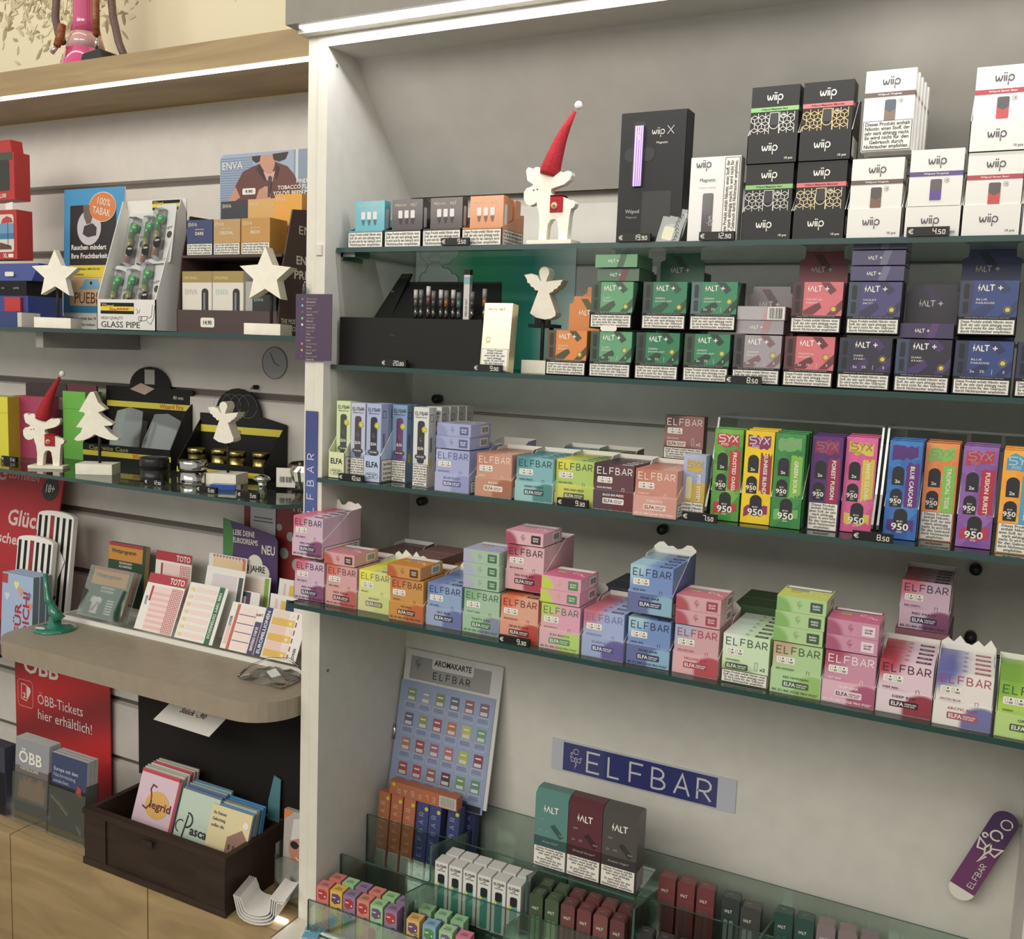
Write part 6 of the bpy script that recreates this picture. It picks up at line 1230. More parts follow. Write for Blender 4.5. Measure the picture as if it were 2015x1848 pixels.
# ------------------------------------------------------------ lower glass shelf
for lab, x, y, W, H, c, rz, D_ in (('bright yellow box cut by the picture edge', -1.100, .098, .075, .148, (226, 214, 40), .25, .06), ('magenta box beside the bright yellow one', -1.055, .150, .090, .150, (180, 56, 96), .25, .07), ('lime green box behind the moose figure', -.960, .215, .075, .165, (110, 200, 70), .05, .05), ('olive box at the back of the shelf end', -1.110, .235, .12, .160, (150, 160, 66), .0, .05)):
    o = mk('small_box', G().box(0, W, 0, D_, 0, H, mt(c, .4, coat=.2)), loc=(x, y, U2 + .0003), rz=rz, label=lab, cat='box', group='coloured boxes at the shelf end')
    mk('lid_seam', G().flat(rect(0, H * .74, W, H * .745), mt(tuple(v * .7 for v in c), .5), (0, -.0004, 0)), o)
moose((-.8300, .075, U2 + .0003), .50, 'white moose figure with red hat beside the small tree')
on_rod('tree_figure', tree_pts(.000183, .071), .022, (-.6820, .085, U2 + .0003), .52, 'white wooden fir tree on a rod', .09, (.078, .052), .004, .023)
o = mk('leather_case', G().prism(rrect(0, 0, .120, .182, .008, 4)[0], 0, .004, mt((58, 44, 44), .5)).prism(rrect(.120, .002, .205, .182, .006, 4)[0], .002, .008, mt((110, 44, 54), .5)), loc=(-1.075, .200, U2 + .0003), rz=.20, label='open brown and burgundy case standing upright', cat='case')
mk('metal_plate', G().flat(rect(.018, .118, .112, .148), mt((150, 142, 124), .35, .5), (0, -.0006, 0)), o)
# cigarette case display
o = mk('case_display', None, loc=(-.872, .200, U2 + .0003), rz=.10, label='black and yellow display of clear cigarette cases', cat='display')
YEL = mt((222, 208, 50), .45)
mk('back_card', G().prism([(.0, 0), (.262, 0), (.262, .182), (.200, .182)] + arc(.135, .182, .062, 0, 180, 12, .050) + [(.0, .182)], .075, .078, BLACK), o)
mk('front_lip', G().box(0, .262, 0, .003, 0, .046, BLACK), o); mk('bottom', G().box(0, .262, .003, .075, 0, .002, BLACK), o)
for x in (0, .259): mk('side_wall', G().prism([(0, 0), (.075, 0), (.075, .150), (.05, .13), (0, .046)], x, x + .003, BLACK, axis='x'), o)
g = G().flat(rect(0, .018, .262, .030), YEL, (0, -.0004, 0)).flat(rect(0, .132, .262, .146), YEL, (0, .0746, 0)); mk('yellow_stripe', g, o)
mk('lettering', G().flat(tf2(fit_text('Cigarette Case', .120, .010, 1, 'L'), dx=.018, dy=.0325), mt((150, 140, 60), .5), (0, -.0005, 0)).flat(tf2(fit_text('80 mm', .030, .008, 0, 'L'), dx=.205, dy=.158), LABELW, (0, .0744, 0)), o)
g = G(); g.flat(join2(tf2(fit_text('Wizard Fire', .060, .010, 1, 'L'), dx=.150, dy=.020), tf2(fit_text('Wizard Fire', .060, .010, 1, 'L'), dx=.150, dy=.134)), mt((206, 110, 40), .45), (0, -.0010, 0)); mk('logo', G().flat(tf2(fit_text('Wizard Fire', .070, .011, 1, 'L'), dx=.150, dy=.018), mt((206, 100, 36), .45), (0, -.0008, 0)).flat(tf2(fit_text('Wizard Fire', .070, .011, 1, 'L'), dx=.165, dy=.134), mt((206, 100, 36), .45), (0, .0742, 0)), o)
mk('case_print', G().flat(rect(.120, .190, .150, .225), mt((176, 170, 166), .5), (0, .0744, 0)).flat(poly([(.075, .176), (.120, .164), (.150, .180), (.108, .192)]), mt((190, 166, 146), .5), (0, .0742, 0)), o)
for i, (x, ry_) in enumerate(((.070, .0), (.160, .18))):
    p = mk('cigarette_case', None, loc=(-.872 + x, .218 + .010 * i, U2 + .012), rz=.10, rx=-.22, ry=ry_, label='clear cigarette case wrapped in film, %s of two' % ('first', 'second')[i], cat='case', group='clear cigarette cases')
    mk('shell', G().box(0, .078, 0, .020, 0, .098, FOIL, {'b': mt((120, 120, 122), .4), 'r': mt((190, 190, 192), .15, .6)}), p)
    mk('film', G().prism([(-.004, .0), (.083, -.002), (.086, .06), (.080, .118), (.040, .126), (.004, .116), (-.006, .05)], -.004, -.003, FOIL), p)
    mk('lining', G().box(.004, .074, .014, .018, .004, .094, mt((150, 150, 152), .35, .3)), p)
# gold tin display
o = mk('tin_display', None, loc=(-.555, .190, U2 + .0003), rz=.10, label='black and yellow display of round brass tins', cat='display')
mk('back_card', G().prism([(0, 0), (.235, 0), (.235, .120), (.165, .135)] + arc(.105, .135, .062, 0, 180, 12, .060) + [(.0, .135)], .078, .081, BLACK), o)
mk('front_lip', G().box(0, .235, 0, .003, 0, .032, BLACK), o); mk('bottom', G().box(0, .235, .003, .078, 0, .0078, BLACK), o)
for x in (0, .232): mk('side_wall', G().prism([(0, 0), (.078, 0), (.078, .12), (0, .032)], x, x + .003, BLACK, axis='x'), o)
mk('yellow_stripe', G().flat(rect(0, .006, .235, .018), YEL, (0, -.0004, 0)).flat(rect(0, .092, .235, .108), YEL, (0, .0776, 0)), o)
mk('logo', G().flat(tf2(fit_text('Wizard', .040, .012, 1, 'L'), dx=.060, dy=.108), mt((206, 180, 50), .45), (0, .0774, 0)).flat(tf2(fit_text('Fire', .030, .013, 1, 'L'), dx=.085, dy=.092), mt((196, 80, 40), .45), (0, .0772, 0)), o)
mk('ring_print', G().flat(join2(*[stroke(arc(.065 + .022 * i, .155, .026, 0, 350, 20), .0008) for i in range(4)]), mt((110, 110, 110), .5), (0, .0774, 0)), o)
for i in range(4):
    x, y = (.030, .085, .140, .195)[i], .030 + .012 * (i % 2)
    c, s_ = math.cos(.10), math.sin(.10)
    p = mk('brass_tin', G().lathe([(.0195, 0), (.0195, .038)], BRASS, 24), loc=(-.555 + x * c - y * s_, .190 + x * s_ + y * c, U2 + .0085), label='round brass tin, %s in the black display' % ('first', 'second', 'third', 'fourth')[i], cat='tin', group='round brass tins')
    mk('lid', G().lathe([(.0200, .038), (.0200, .049), (.0185, .051)], BRASS, 24), p)
on_rod('angel_figure', angel_pts(.000180, .087), .033, (-.368, .150, U2 + .0003), .28, 'white wooden angel before the brass tin display', .087, (.068, .055), .002, .024)
def grinder(lab, x, y, r, h, m1, m2):
    o = mk('grinder', G().lathe([(r * .96, 0), (r * .98, .004), (r * .98, h * .50)], m1, 28), loc=(x, y, U2 + .0003), label=lab, cat='grinder')
    mk('ring', G().lathe([(r * .90, h * .50), (r * .90, h * .60)], m2, 28), o); mk('lid', G().lathe([(r * .98, h * .60), (r, h * .66), (r, h * .88), (r * .93, h), (r * .5, h * 1.005)], m1, 28), o)
grinder('black round metal grinder on the lower glass shelf', -.510, .085, .030, .050, mt((34, 33, 33), .35, .3), BLACK)
grinder('polished chrome grinder beside the black one', -.423, .108, .030, .050, CHROME, BLACK)
# hammered silver ashtray with barcode
rr = random.Random(2); g = G(); n = 40; V, FF = [], []
prof = [(.030, .0), (.044, .004), (.052, .020), (.056, .040), (.053, .052), (.050, .054), (.050, .050), (.050, .030), (.044, .010)]
for r_, z in prof:
    for k in range(n): q = r_ + (.0016 * ((k + int(z * 200)) % 2) if .003 < z < .048 else 0); V.append((q * math.cos(2 * math.pi * k / n), q * math.sin(2 * math.pi * k / n), z))
for i in range(len(prof) - 1):
    for k in range(n): FF.append((i * n + k, i * n + (k + 1) % n, (i + 1) * n + (k + 1) % n, (i + 1) * n + k))
FF += [tuple(range(n - 1, -1, -1)), tuple((len(prof) - 1) * n + k for k in range(n))]
o = mk('ashtray', G().add(V, FF, mt((176, 170, 158), .18, 1.0)), loc=(-.188, .215, U2 + .0003), label='hammered silver bowl with a barcode label on the lower glass shelf', cat='bowl')
mk('barcode_label', G().flat(rect(-.020, .006, .020, .046), LABELW, (-.030, -.0555, 0), (.88, .42, 0), (0, 0, 1)).flat(barcode(-.013, .016, .013, .028, 13), INK, (-.0297, -.0560, 0), (.88, .42, 0), (0, 0, 1)), o)
o = mk('lighter', G().box(0, .050, 0, .022, 0, .010, mt((46, 92, 190), .3, coat=.4)), loc=(-.338, .070, U2 + .0003), rz=.45, label='blue pocket lighter lying between the price tags', cat='lighter')
mk('metal_head', G().box(.050, .062, .002, .020, .001, .011, CHROME), o)
mk('metal_stopper', G().lathe([(.009, 0), (.008, .020), (.008, .026)], CHROME, 20).lathe([(.010, .026), (.017, .030), (.014, .036), (.006, .040), (.001, .041)], CHROME, 22), loc=(-.212, .082, U2 + .0003), label='small chrome mushroom-shaped stopper beside a price tag', cat='stopper')
tag_('3.70', -1.010, .085, U2 + .0005, 'before the magenta box')
tag_('12.90', -.485, .035, U2 + .0005, 'before the black grinder')
tag_('6.90', -.335, .030, U2 + .0005, 'before the blue lighter')
tag_('3.20', -.228, .030, U2 + .0005, 'beside the chrome stopper')
# ------------------------------------------------------------ niche: water pipe
o = mk('water_pipe', None, loc=(-.842, .200, 2.1842), label='pink glass water pipe with brown hoses in the lit niche', cat='water pipe')
PINK = mt((226, 60, 130), .08, 0, .6, coat=.8); PINKC = mt((206, 150, 150), .08, 0, .6, coat=.8)
mk('flask', G().lathe([(.056, 0), (.058, .006), (.052, .022), (.043, .058)], PINK, 28).lathe([(.043, .058), (.033, .095)], PINKC, 28).lathe([(.033, .095), (.027, .125), (.026, .20), (.027, .32)], mt((214, 76, 128), .08, 0, .6, coat=.8), 28), o)
HOSE = noisy('brown_hose', (92, 72, 68), (112, 90, 84), (200, 200, 600), .45)
mk('hose', G().tube([(-.066, -.02, .32), (-.070, -.02, .18), (-.068, -.025, .13), (-.052, -.03, .092), (-.034, -.034, .072)], .0085, HOSE, 10), o)
mk('hose', G().tube([(.094, -.01, .32), (.096, -.012, .17), (.104, -.014, .12), (.124, -.016, .06), (.150, -.016, .012)], .0085, HOSE, 10), o)
WDK = noisy('turned_wood', (120, 66, 34), (150, 88, 48), (30, 30, 200), .35)
mk('wood_handle', G().tube([(.074, -.035, .32), (.074, -.035, .20), (.075, -.035, .12), (.076, -.035, .075)], [.009, .0095, .0085, .0075], WDK, 12), o)
mk('steel_tip', G().tube([(.076, -.035, .075), (.077, -.035, .045)], .0042, CHROME, 10), o)
mk('wood_handle', G().tube([(-.034, -.034, .110), (-.036, -.038, .085), (-.044, -.042, .062)], [.008, .0095, .008], WDK, 12), o)
mk('steel_tip', G().tube([(-.044, -.042, .062), (-.056, -.046, .048)], .0055, CHROME, 10), o)
mk('black_foot', G().prism([(.050, 0), (.130, 0), (.114, .036), (.062, .030)], -.06, .0, mt((40, 44, 40), .4)), o)

# ------------------------------------------------------------ beside and behind the counter
o = mk('lottery_banner', G().box(-.45, 0, 0, .004, 0, .425, noisy('red_banner', (164, 34, 40), (176, 40, 46), (6, 6, 6), .45)), loc=(-1.022, .188, .8685), rx=-.20, label='red lottery banner leaning at the slatted wall', cat='banner')
mk('lettering', G().flat(join2(tf2(fit_text('Glück', .140, .040, 1, 'R'), dx=-.050, dy=.245), tf2(fit_text('schenken!', .165, .026, 1, 'R'), dx=-.050, dy=.196)), mt((226, 190, 186), .5), (0, -.0006, 0)).flat(tf2(fit_text('LOTTERIEN', .120, .014, 1, 'R'), dx=-.090, dy=.365), mt((206, 150, 150), .5), (0, -.0006, 0)), o)
mk('age_badge', G().flat(disc(-.045, .350, .030, 24), mt((50, 40, 42), .5), (0, -.0006, 0)).flat(tf2(fit_text('18+', .038, .020, 1), dx=-.046, dy=.342), LABELW, (0, -.0010, 0)), o)
mk('logo', G().flat(join2(stroke(arc(-.235, .375, .016, 40, 330, 12), .007), stroke([(-.235, .374), (-.218, .374)], .006)), mt((206, 150, 150), .5), (0, -.0006, 0)), o)
def gift(x, y, h, lab):
    W = .128; o = mk('gift_carton', G().prism([(0, 0), (W, 0), (W, h - .012)] + arc(W / 2, h - .012, W / 2, 0, 180, 10, .012) + [(0, h - .012)], 0, .012, PAPER), loc=(x, y, .8685), rx=-.12, label=lab, cat='gift carton', group='striped gift cartons')
    for i in range(6):
        if i in (2,): continue
        mk('stripe', G().flat(rect(.004 + .0215 * i, .0, .014 + .0215 * i, h - .014), BLACK, (0, -.0004, 0)), o)
    mk('red_ribbon', G().flat(rect(.046, 0, .060, h - .012), mt((160, 34, 40), .5), (0, -.0006, 0)), o)
    mk('gift_tag', G().prism([(.064, h * .42), (.082, h * .40), (.112, h * .62), (.092, h * .70)], -.004, -.003, PAPER), o)
    mk('bow', G().flat(poly([(.030, h * .30), (.048, h * .38), (.060, h * .33), (.090, h * .34), (.080, h * .26), (.045, h * .27)]), mt((150, 36, 40), .5), (0, -.0012, 0)), o)
gift(-1.018, .150, .310, 'rear black and white striped gift carton with red ribbon')
gift(-1.045, .120, .250, 'front black and white striped gift carton with a white tag')
for i in range(3):
    o = mk('gift_book', G().box(0, .110, 0, .014, 0, .175, mt((160, 182, 216), .45), {'r': mt((120, 134, 140), .6)}), loc=(-.992 + .003 * i, .058 + .0155 * i, .8685), rx=-.06, label='pale blue gift booklet with hearts, %s of its row' % ('front', 'second', 'third')[i], cat='booklet', group='pale blue gift booklets')
    if i: continue
    mk('lettering', G().flat(tf2(fit_text('FÜR', .075, .022, 1), dx=0, dy=0), mt((176, 40, 50), .5), (.070, -.0005, .070), (0, 0, 1), (-1, 0, 0)).flat(tf2(fit_text('DICH!', .110, .022, 1), dx=0, dy=0), mt((176, 40, 50), .5), (.098, -.0005, .085), (0, 0, 1), (-1, 0, 0)), o)
    for k, (x, z, c) in enumerate([(.052, .150, (226, 220, 150)), (.066, .136, (222, 150, 120)), (.094, .128, (110, 130, 190)), (.090, .040, (226, 214, 140)), (.100, .105, (222, 140, 110)), (.020, .120, (200, 206, 226)), (.080, .015, (200, 130, 120))]):
        mk('heart_print', G().flat(join2(disc(x - .004, z + .003, .0055, 10), disc(x + .004, z + .003, .0055, 10), poly([(x - .009, z + .001), (x, z - .012), (x + .009, z + .001)])), mt(c, .5), (0, -.0004, 0)), o)
    mk('red_corner', G().flat(rect(.0, .150, .020, .172), mt((190, 50, 54), .5), (0, -.0004, 0)), o)
GRN = mt((24, 118, 92), .2, 0, .6, coat=.6)
o = mk('pen_stand', None, loc=(-.768, .035, .9481), label='green plastic pen on a round green foot', cat='pen')
mk('foot', G().lathe([(.045, 0), (.045, .003), (.032, .007), (.014, .011), (.012, .030)], GRN, 32), o)
mk('socket', G().tube([(.010, .004, .022), (-.002, 0, .040), (-.012, 0, .056)], [.015, .012, .008], GRN, 12), o)
mk('pen', G().tube([(-.008, 0, .046), (-.020, 0, .066), (-.028, .002, .090), (-.034, .004, .122)], [.0085, .0095, .0060, .0052], GRN, 12), o)
mk('label_print', G().flat(disc(0, 0, .016, 20, .006), mt((190, 204, 196), .4), (-.010, -.030, .0082), (1, 0, 0), (0, .96, .16)), o)

def sheet(name, lab, x, y, z, W, H, lean, cat, group, base=PAPER, t=.0015):
    return mk(name, G().box(0, W, 0, t, 0, H, base), loc=(x, y, z), rx=-lean, label=lab, cat=cat, group=group)
# booklets
for i, (x, y, h, lean, lab) in enumerate(((-.832, .225, .150, .10, 'rear green and orange sports booklet in the slip tray'), (-.797, .128, .115, .38, 'front green and orange sports booklet in the slip tray'))):
    W = .125
    o = mk('sports_booklet', G().box(0, W, 0, .012, 0, h, mt((46, 78, 52), .45), {'r': mt((190, 150, 100), .5)}), loc=(x, y, .9595), rx=-lean, label=lab, cat='booklet', group='sports booklets')
    zt = h
    mk('title_print', G().flat(rect(0, zt - .042, W * .92, zt), mt((214, 140, 52), .45), (0, -.0004, 0)).flat(rect(0, zt - .008, W * .92, zt), mt((180, 60, 60), .45), (0, -.0006, 0)).flat(tf2(fit_text('Wettprogramm', .084, .0095, 1, 'L'), dx=.010, dy=zt - .024), mt((60, 70, 40), .5), (0, -.0008, 0)), o)
    mk('lettering', G().flat(join2(tf2(fit_text('PUNKTEWUNSCH', .044, .005, 1), dx=W * .48, dy=zt - .050), tf2(fit_text('AUS CHRISTKIND', .044, .005, 1), dx=W * .48, dy=zt - .058)), LABELW, (0, -.0006, 0)), o)
    mk('shirt_print', G().flat(poly([(.022, .006), (.044, .006), (.044, .032), (.050, .030), (.052, .040), (.042, .046), (.034, .043), (.026, .046), (.016, .040), (.016, .030), (.022, .032)]), LABELW, (0, -.0006, 0)).flat(poly([(.024, .012), (.040, .034), (.044, .034), (.030, .010)]), mt((176, 50, 56), .5), (0, -.0010, 0)), o)
    mk('shirt_print', G().flat(join2(*[rect(.068, .008 + .006 * k, .090, .011 + .006 * k) for k in range(6)]), mt((206, 206, 196), .5), (0, -.0006, 0)).flat(poly([(.068, .004), (.090, .004), (.094, .034), (.084, .040), (.074, .040), (.064, .034)]), mt((58, 92, 64), .5), (0, -.0005, 0)), o)
ho = mk('booklet_holder', None, loc=(-.805, .120, .9585), rx=-.38, label='clear holder around the front sports booklet', cat='holder')
mk('front_pane', G().box(0, .142, 0, .0015, 0, .118, ACRYL, {'t': ACRE}), ho); mk('side_pane', G().box(.1405, .142, .002, .024, 0, .118, ACRYL, {'f': ACRE}), ho); mk('side_pane', G().box(0, .0015, .002, .024, 0, .118, ACRYL), ho)
RP = mt((236, 190, 184), .6); RD = mt((190, 50, 62), .55); OR = mt((226, 130, 60), .55); PU = mt((84, 58, 112), .5); NV = mt((44, 60, 112), .5); YE = mt((232, 190, 70), .55); GN = mt((44, 110, 76), .55); BL = mt((60, 130, 190), .5)
def grid(x0, z0, x1, z1, nx, nz, t=.0004):
    return join2(*[rect(x0 + (x1 - x0) * i / nx - t / 2, z0, x0 + (x1 - x0) * i / nx + t / 2, z1) for i in range(nx + 1)], *[rect(x0, z0 + (z1 - z0) * i / nz - t / 2, x1, z0 + (z1 - z0) * i / nz + t / 2) for i in range(nz + 1)])
def toto(x, y, H, lean, lab):
    o = sheet('betting_slip', lab, x, y, .9595, .114, H, lean, 'slip', 'betting slips')
    mk('header_print', G().flat(rect(0, H - .022, .114, H), RD, (0, -.0004, 0)).flat(tf2(fit_text('TOTO', .044, .013, 1, 'R'), dx=.110, dy=H - .018), LABELW, (0, -.0008, 0)), o)
    g = G().flat(rect(.024, .002, .080, H - .028), mt((240, 206, 200), .6), (0, -.0004, 0)).flat(grid(.080, .002, .110, H - .028, 6, 24, .0012), mt((214, 90, 96), .6), (0, -.0006, 0)).flat(rect(.018, H - .062, .024, H - .028), RD, (0, -.0006, 0))
    g.flat(join2(*[rect(.026, .006 + .0125 * i, .078, .012 + .0125 * i) for i in range(int((H - .04) / .0125))]), mt((232, 184, 180), .6), (0, -.0006, 0)); mk('grid_print', g, o)
    mk('lettering', G().flat(tf2(fit_text('JOKER', .020, .006, 1), dx=0, dy=0), NV, (.014, -.0006, H * .52), (0, 0, 1), (-1, 0, 0)), o)
toto(-.670, .222, .150, .10, 'rear red-headed betting slip with white lettering')
toto(-.607, .112, .128, .40, 'front red-headed betting slip with white lettering')
o = sheet('betting_slip', 'long betting slip with a green side bar', -.484, .112, .9595, .110, .124, .42, 'slip', 'betting slips')
mk('side_bar', G().flat(rect(.086, 0, .101, .124), GN, (0, -.0004, 0)).flat(tf2(fit_text('HIER TIPPT ÖSTERREICH!', .10, .007, 1), dx=0, dy=-.0035), LABELW, (.0935, -.0008, .062), (0, 0, -1), (1, 0, 0)), o)
mk('grid_print', G().flat(join2(*[rect(.022, .006 + .0165 * i, .080, .0155 + .0165 * i) for i in range(7)]), mt((240, 210, 202), .6), (0, -.0004, 0)).flat(join2(*[rect(.006, .006 + .0165 * i, .018, .014 + .0165 * i) for i in range(7)]), mt((238, 206, 140), .6), (0, -.0004, 0)), o)
o = sheet('betting_slip', 'grey-topped betting slip behind the green-barred one', -.470, .165, .9595, .112, .150, .22, 'slip', 'betting slips')
mk('grid_print', G().flat(rect(.02, .10, .09, .135), mt((214, 206, 208), .6), (0, -.0004, 0)).flat(rect(.096, .05, .108, .135), mt((80, 84, 84), .5), (0, -.0004, 0)), o)
o = sheet('betting_slip', 'orange betting slip with a toothed edge at the back', -.520, .238, .9595, .114, .160, .10, 'slip', 'betting slips')
mk('grid_print', G().flat(rect(.014, .03, .100, .152), mt((240, 206, 160), .6), (0, -.0004, 0)).flat(join2(*[poly([(.016 + .0095 * i, .152), (.020 + .0095 * i, .158), (.012 + .0095 * i, .158)]) for i in range(10)]), mt((206, 100, 70), .5), (0, -.0006, 0)).flat(rect(.102, .03, .110, .158), OR, (0, -.0005, 0)), o)
o = sheet('betting_slip', 'betting slip with a bright green bar', -.433, .215, .9595, .116, .133, .12, 'slip', 'betting slips')
mk('grid_print', G().flat(grid(.024, .03, .096, .124, 14, 14), mt((222, 170, 160), .6), (0, -.0006, 0)).flat(rect(.020, .02, .098, .126), mt((240, 222, 206), .6), (0, -.0004, 0)).flat(rect(.100, .02, .112, .130), mt((120, 180, 60), .5), (0, -.0004, 0)).flat(rect(.012, .06, .018, .12), RD, (0, -.0004, 0)), o)
o = sheet('betting_slip', 'green and purple framed betting slip in the middle row', -.440, .178, .9595, .122, .106, .20, 'slip', 'betting slips')
mk('frame_print', G().flat(rect(.004, .094, .096, .104), GN, (0, -.0004, 0)).flat(rect(.084, .02, .096, .104), PU, (0, -.0005, 0)).flat(rect(.002, .02, .020, .092), BL, (0, -.0005, 0)).flat(grid(.026, .05, .080, .090, 10, 6), mt((220, 160, 160), .6), (0, -.0005, 0)), o)
mk('lettering', G().flat(tf2(fit_text('DREAMS', .042, .009, 1), dx=0, dy=-.004), LABELW, (.0125, -.0009, .066), (0, 0, 1), (-1, 0, 0)), o)
o = sheet('betting_slip', 'betting slip with red and purple columns in the front row', -.352, .112, .9595, .092, .100, .42, 'slip', 'betting slips')
mk('column_print', G().flat(rect(.016, .0, .024, .097), mt((206, 100, 74), .5), (0, -.0004, 0)).flat(join2(*[rect(.028, .004 + .0185 * i, .070, .019 + .0185 * i) for i in range(5)]), mt((242, 214, 206), .6), (0, -.0004, 0)).flat(join2(*[rect(.026, .020 + .0185 * i, .072, .0215 + .0185 * i) for i in range(4)]), PU, (0, -.0006, 0)).flat(rect(.074, .0, .091, .068), PU, (0, -.0004, 0)).flat(rect(.004, .01, .013, .05), RP, (0, -.0004, 0)), o)
mk('lettering', G().flat(tf2(fit_text('EURO DREAMS', .05, .007, 1), dx=0, dy=-.0035), LABELW, (.0825, -.0008, .032), (0, 0, -1), (1, 0, 0)).flat(tf2(fit_text('JOKER', .020, .006, 1), dx=0, dy=-.003), NV, (.008, -.0008, .060), (0, 0, 1), (-1, 0, 0)).flat(tf2(fit_text('20.000 €', .018, .005, 1), rot=.1, dx=.080, dy=.080), RD, (0, -.0008, 0)), o)
o = sheet('betting_slip', 'yellow betting slip with a navy title bar', -.258, .112, .9595, .108, .102, .42, 'slip', 'betting slips')
mk('title_bar', G().flat(rect(0, 0, .017, .102), NV, (0, -.0004, 0)).flat(tf2(fit_text('EUROMILLIONEN', .090, .0085, 1), dx=0, dy=-.0042), LABELW, (.0085, -.0008, .050), (0, 0, 1), (-1, 0, 0)), o)
mk('grid_print', G().flat(join2(*[rect(.021, .004 + .033 * i, .080, .019 + .033 * i) for i in range(3)]), YE, (0, -.0004, 0)).flat(join2(*[rect(.021, .021 + .033 * i, .080, .034 + .033 * i) for i in range(2)]), mt((242, 210, 204), .6), (0, -.0004, 0)).flat(grid(.021, .002, .062, .100, 14, 24, .0003), mt((226, 150, 110), .6), (0, -.0006, 0)).flat(join2(*[tf2(poly(star_pts(.005, 0)), dx=.071, dy=.011 + .0165 * i) for i in range(6)]), LABELW, (0, -.0008, 0)).flat(join2(*[rect(.083, .006 + .0165 * i, .086, .016 + .0165 * i) for i in range(6)]), RD, (0, -.0006, 0)), o)
mk('lettering', G().flat(tf2(fit_text('JOKER', .022, .006, 1), dx=0, dy=-.003), NV, (.098, -.0008, .020), (0, 0, 1), (-1, 0, 0)), o)
for i, (x, y, h) in enumerate(((-.306, .228, .132), (-.290, .185, .110))):
    o = sheet('betting_slip', 'blue and yellow betting slip, %s one near the post' % ('rear', 'nearer')[i], x, y, .9595, .110, h, .14, 'slip', 'betting slips')
    mk('column_print', G().flat(rect(.030, .03, .046, h - .012), YE, (0, -.0004, 0)).flat(rect(.044, .03, .066, h - .008), NV, (0, -.0005, 0)).flat(rect(.014, .02, .020, h - .01), RP, (0, -.0004, 0)), o)
# two advertising cards on the wall behind
o = mk('lottery_poster', G().box(0, .395, 0, .003, 0, .30, mt((150, 40, 42), .45)), loc=(-.449, .290, .995), label='dark red lottery poster with a phone picture on the slatted wall', cat='poster')
mk('phone_print', G().flat(rrect(.016, .140, .096, .285, .008, 4), mt((40, 38, 42), .4), (0, -.0004, 0)).flat(rrect(.019, .143, .093, .282, .006, 4), mt((206, 206, 208), .5), (0, -.0006, 0)).flat(rrect(.045, .272, .068, .279, .002, 3), BLACK, (0, -.0008, 0)).flat(join2(rect(.026, .255, .055, .260), rect(.026, .240, .034, .247)), RD, (0, -.0008, 0)).flat(join2(rect(.030, .212, .084, .215), rect(.028, .204, .086, .207)), mt((110, 110, 114), .5), (0, -.0008, 0)), o)
mk('lettering', G().flat(join2(tf2(fit_text('Hol dir', .075, .020, 0, 'L'), dx=.142, dy=.238), tf2(fit_text('Glück', .11, .032, 1, 'L'), dx=.165, dy=.160)), LABELW, (0, -.0006, 0)), o)
for k, (x, z, r_) in enumerate(((.104, .198, .008), (.136, .180, .011), (.118, .140, .013), (.156, .118, .015), (.180, .050, .016))): mk('ball_print', G().flat(disc(x, z, r_, 18), mt((170, 170, 164), .4), (0, -.0006, 0)), o)
o = mk('dream_card', G().prism([(0, 0), (.160, 0), (.160, .205), (.152, .216), (0, .240)], 0, .002, PU), loc=(-.486, .262, .962), label='purple and green advertising card behind the slips', cat='card')
mk('green_edge', G().flat(poly([(0, 0), (.012, 0), (.034, .20), (.022, .2365), (.0, .240)]), mt((70, 140, 70), .5), (0, -.0004, 0)).flat(poly([(0, 0), (.010, 0), (.014, .14), (.0, .17)]), BL, (0, -.0006, 0)), o)
mk('cloud_print', G().flat(join2(disc(.070, .135, .020, 16), disc(.096, .145, .022, 18), disc(.120, .128, .018, 16), rect(.052, .10, .136, .132)), LABELW, (0, -.0005, 0)).flat(tf2(fit_text('20 JAHRE', .062, .014, 1), dx=.094, dy=.128), INK, (0, -.0009, 0)), o)
mk('lettering', G().flat(join2(tf2(fit_text('LEBE DEINE', .064, .012, 1, 'L'), dx=.030, dy=.206), tf2(fit_text('EURODREAMS', .074, .012, 1, 'L'), dx=.030, dy=.188), tf2(fit_text('NEU', .040, .020, 1, 'L'), dx=.114, dy=.172)), LABELW, (0, -.0008, 0)), o)
# crumpled clear wrapping at the counter end
rr = random.Random(11); o = mk('plastic_wrapping', None, loc=(-.135, .045, .9482), label='crumpled clear plastic wrapping at the counter end', cat='wrapping')
V, FF, n = [], [], 9
for i in range(n):
    for k in range(n): V.append((.11 * i / (n - 1) - .07, .09 * k / (n - 1) - .04, .004 + rr.random() * .028 * math.sin(math.pi * i / (n - 1)) * math.sin(math.pi * k / (n - 1))))
for i in range(n - 1):
    for k in range(n - 1): FF.append((i * n + k, (i + 1) * n + k, (i + 1) * n + k + 1, i * n + k + 1))
mk('film', G().add(V, FF, FOIL), o)
mk('seam', G().tube([(-.070, -.035, .006), (-.074, .0, .016), (-.05, .03, .028), (-.01, .045, .03), (.035, .04, .012)], .0025, FOIL, 6), o)

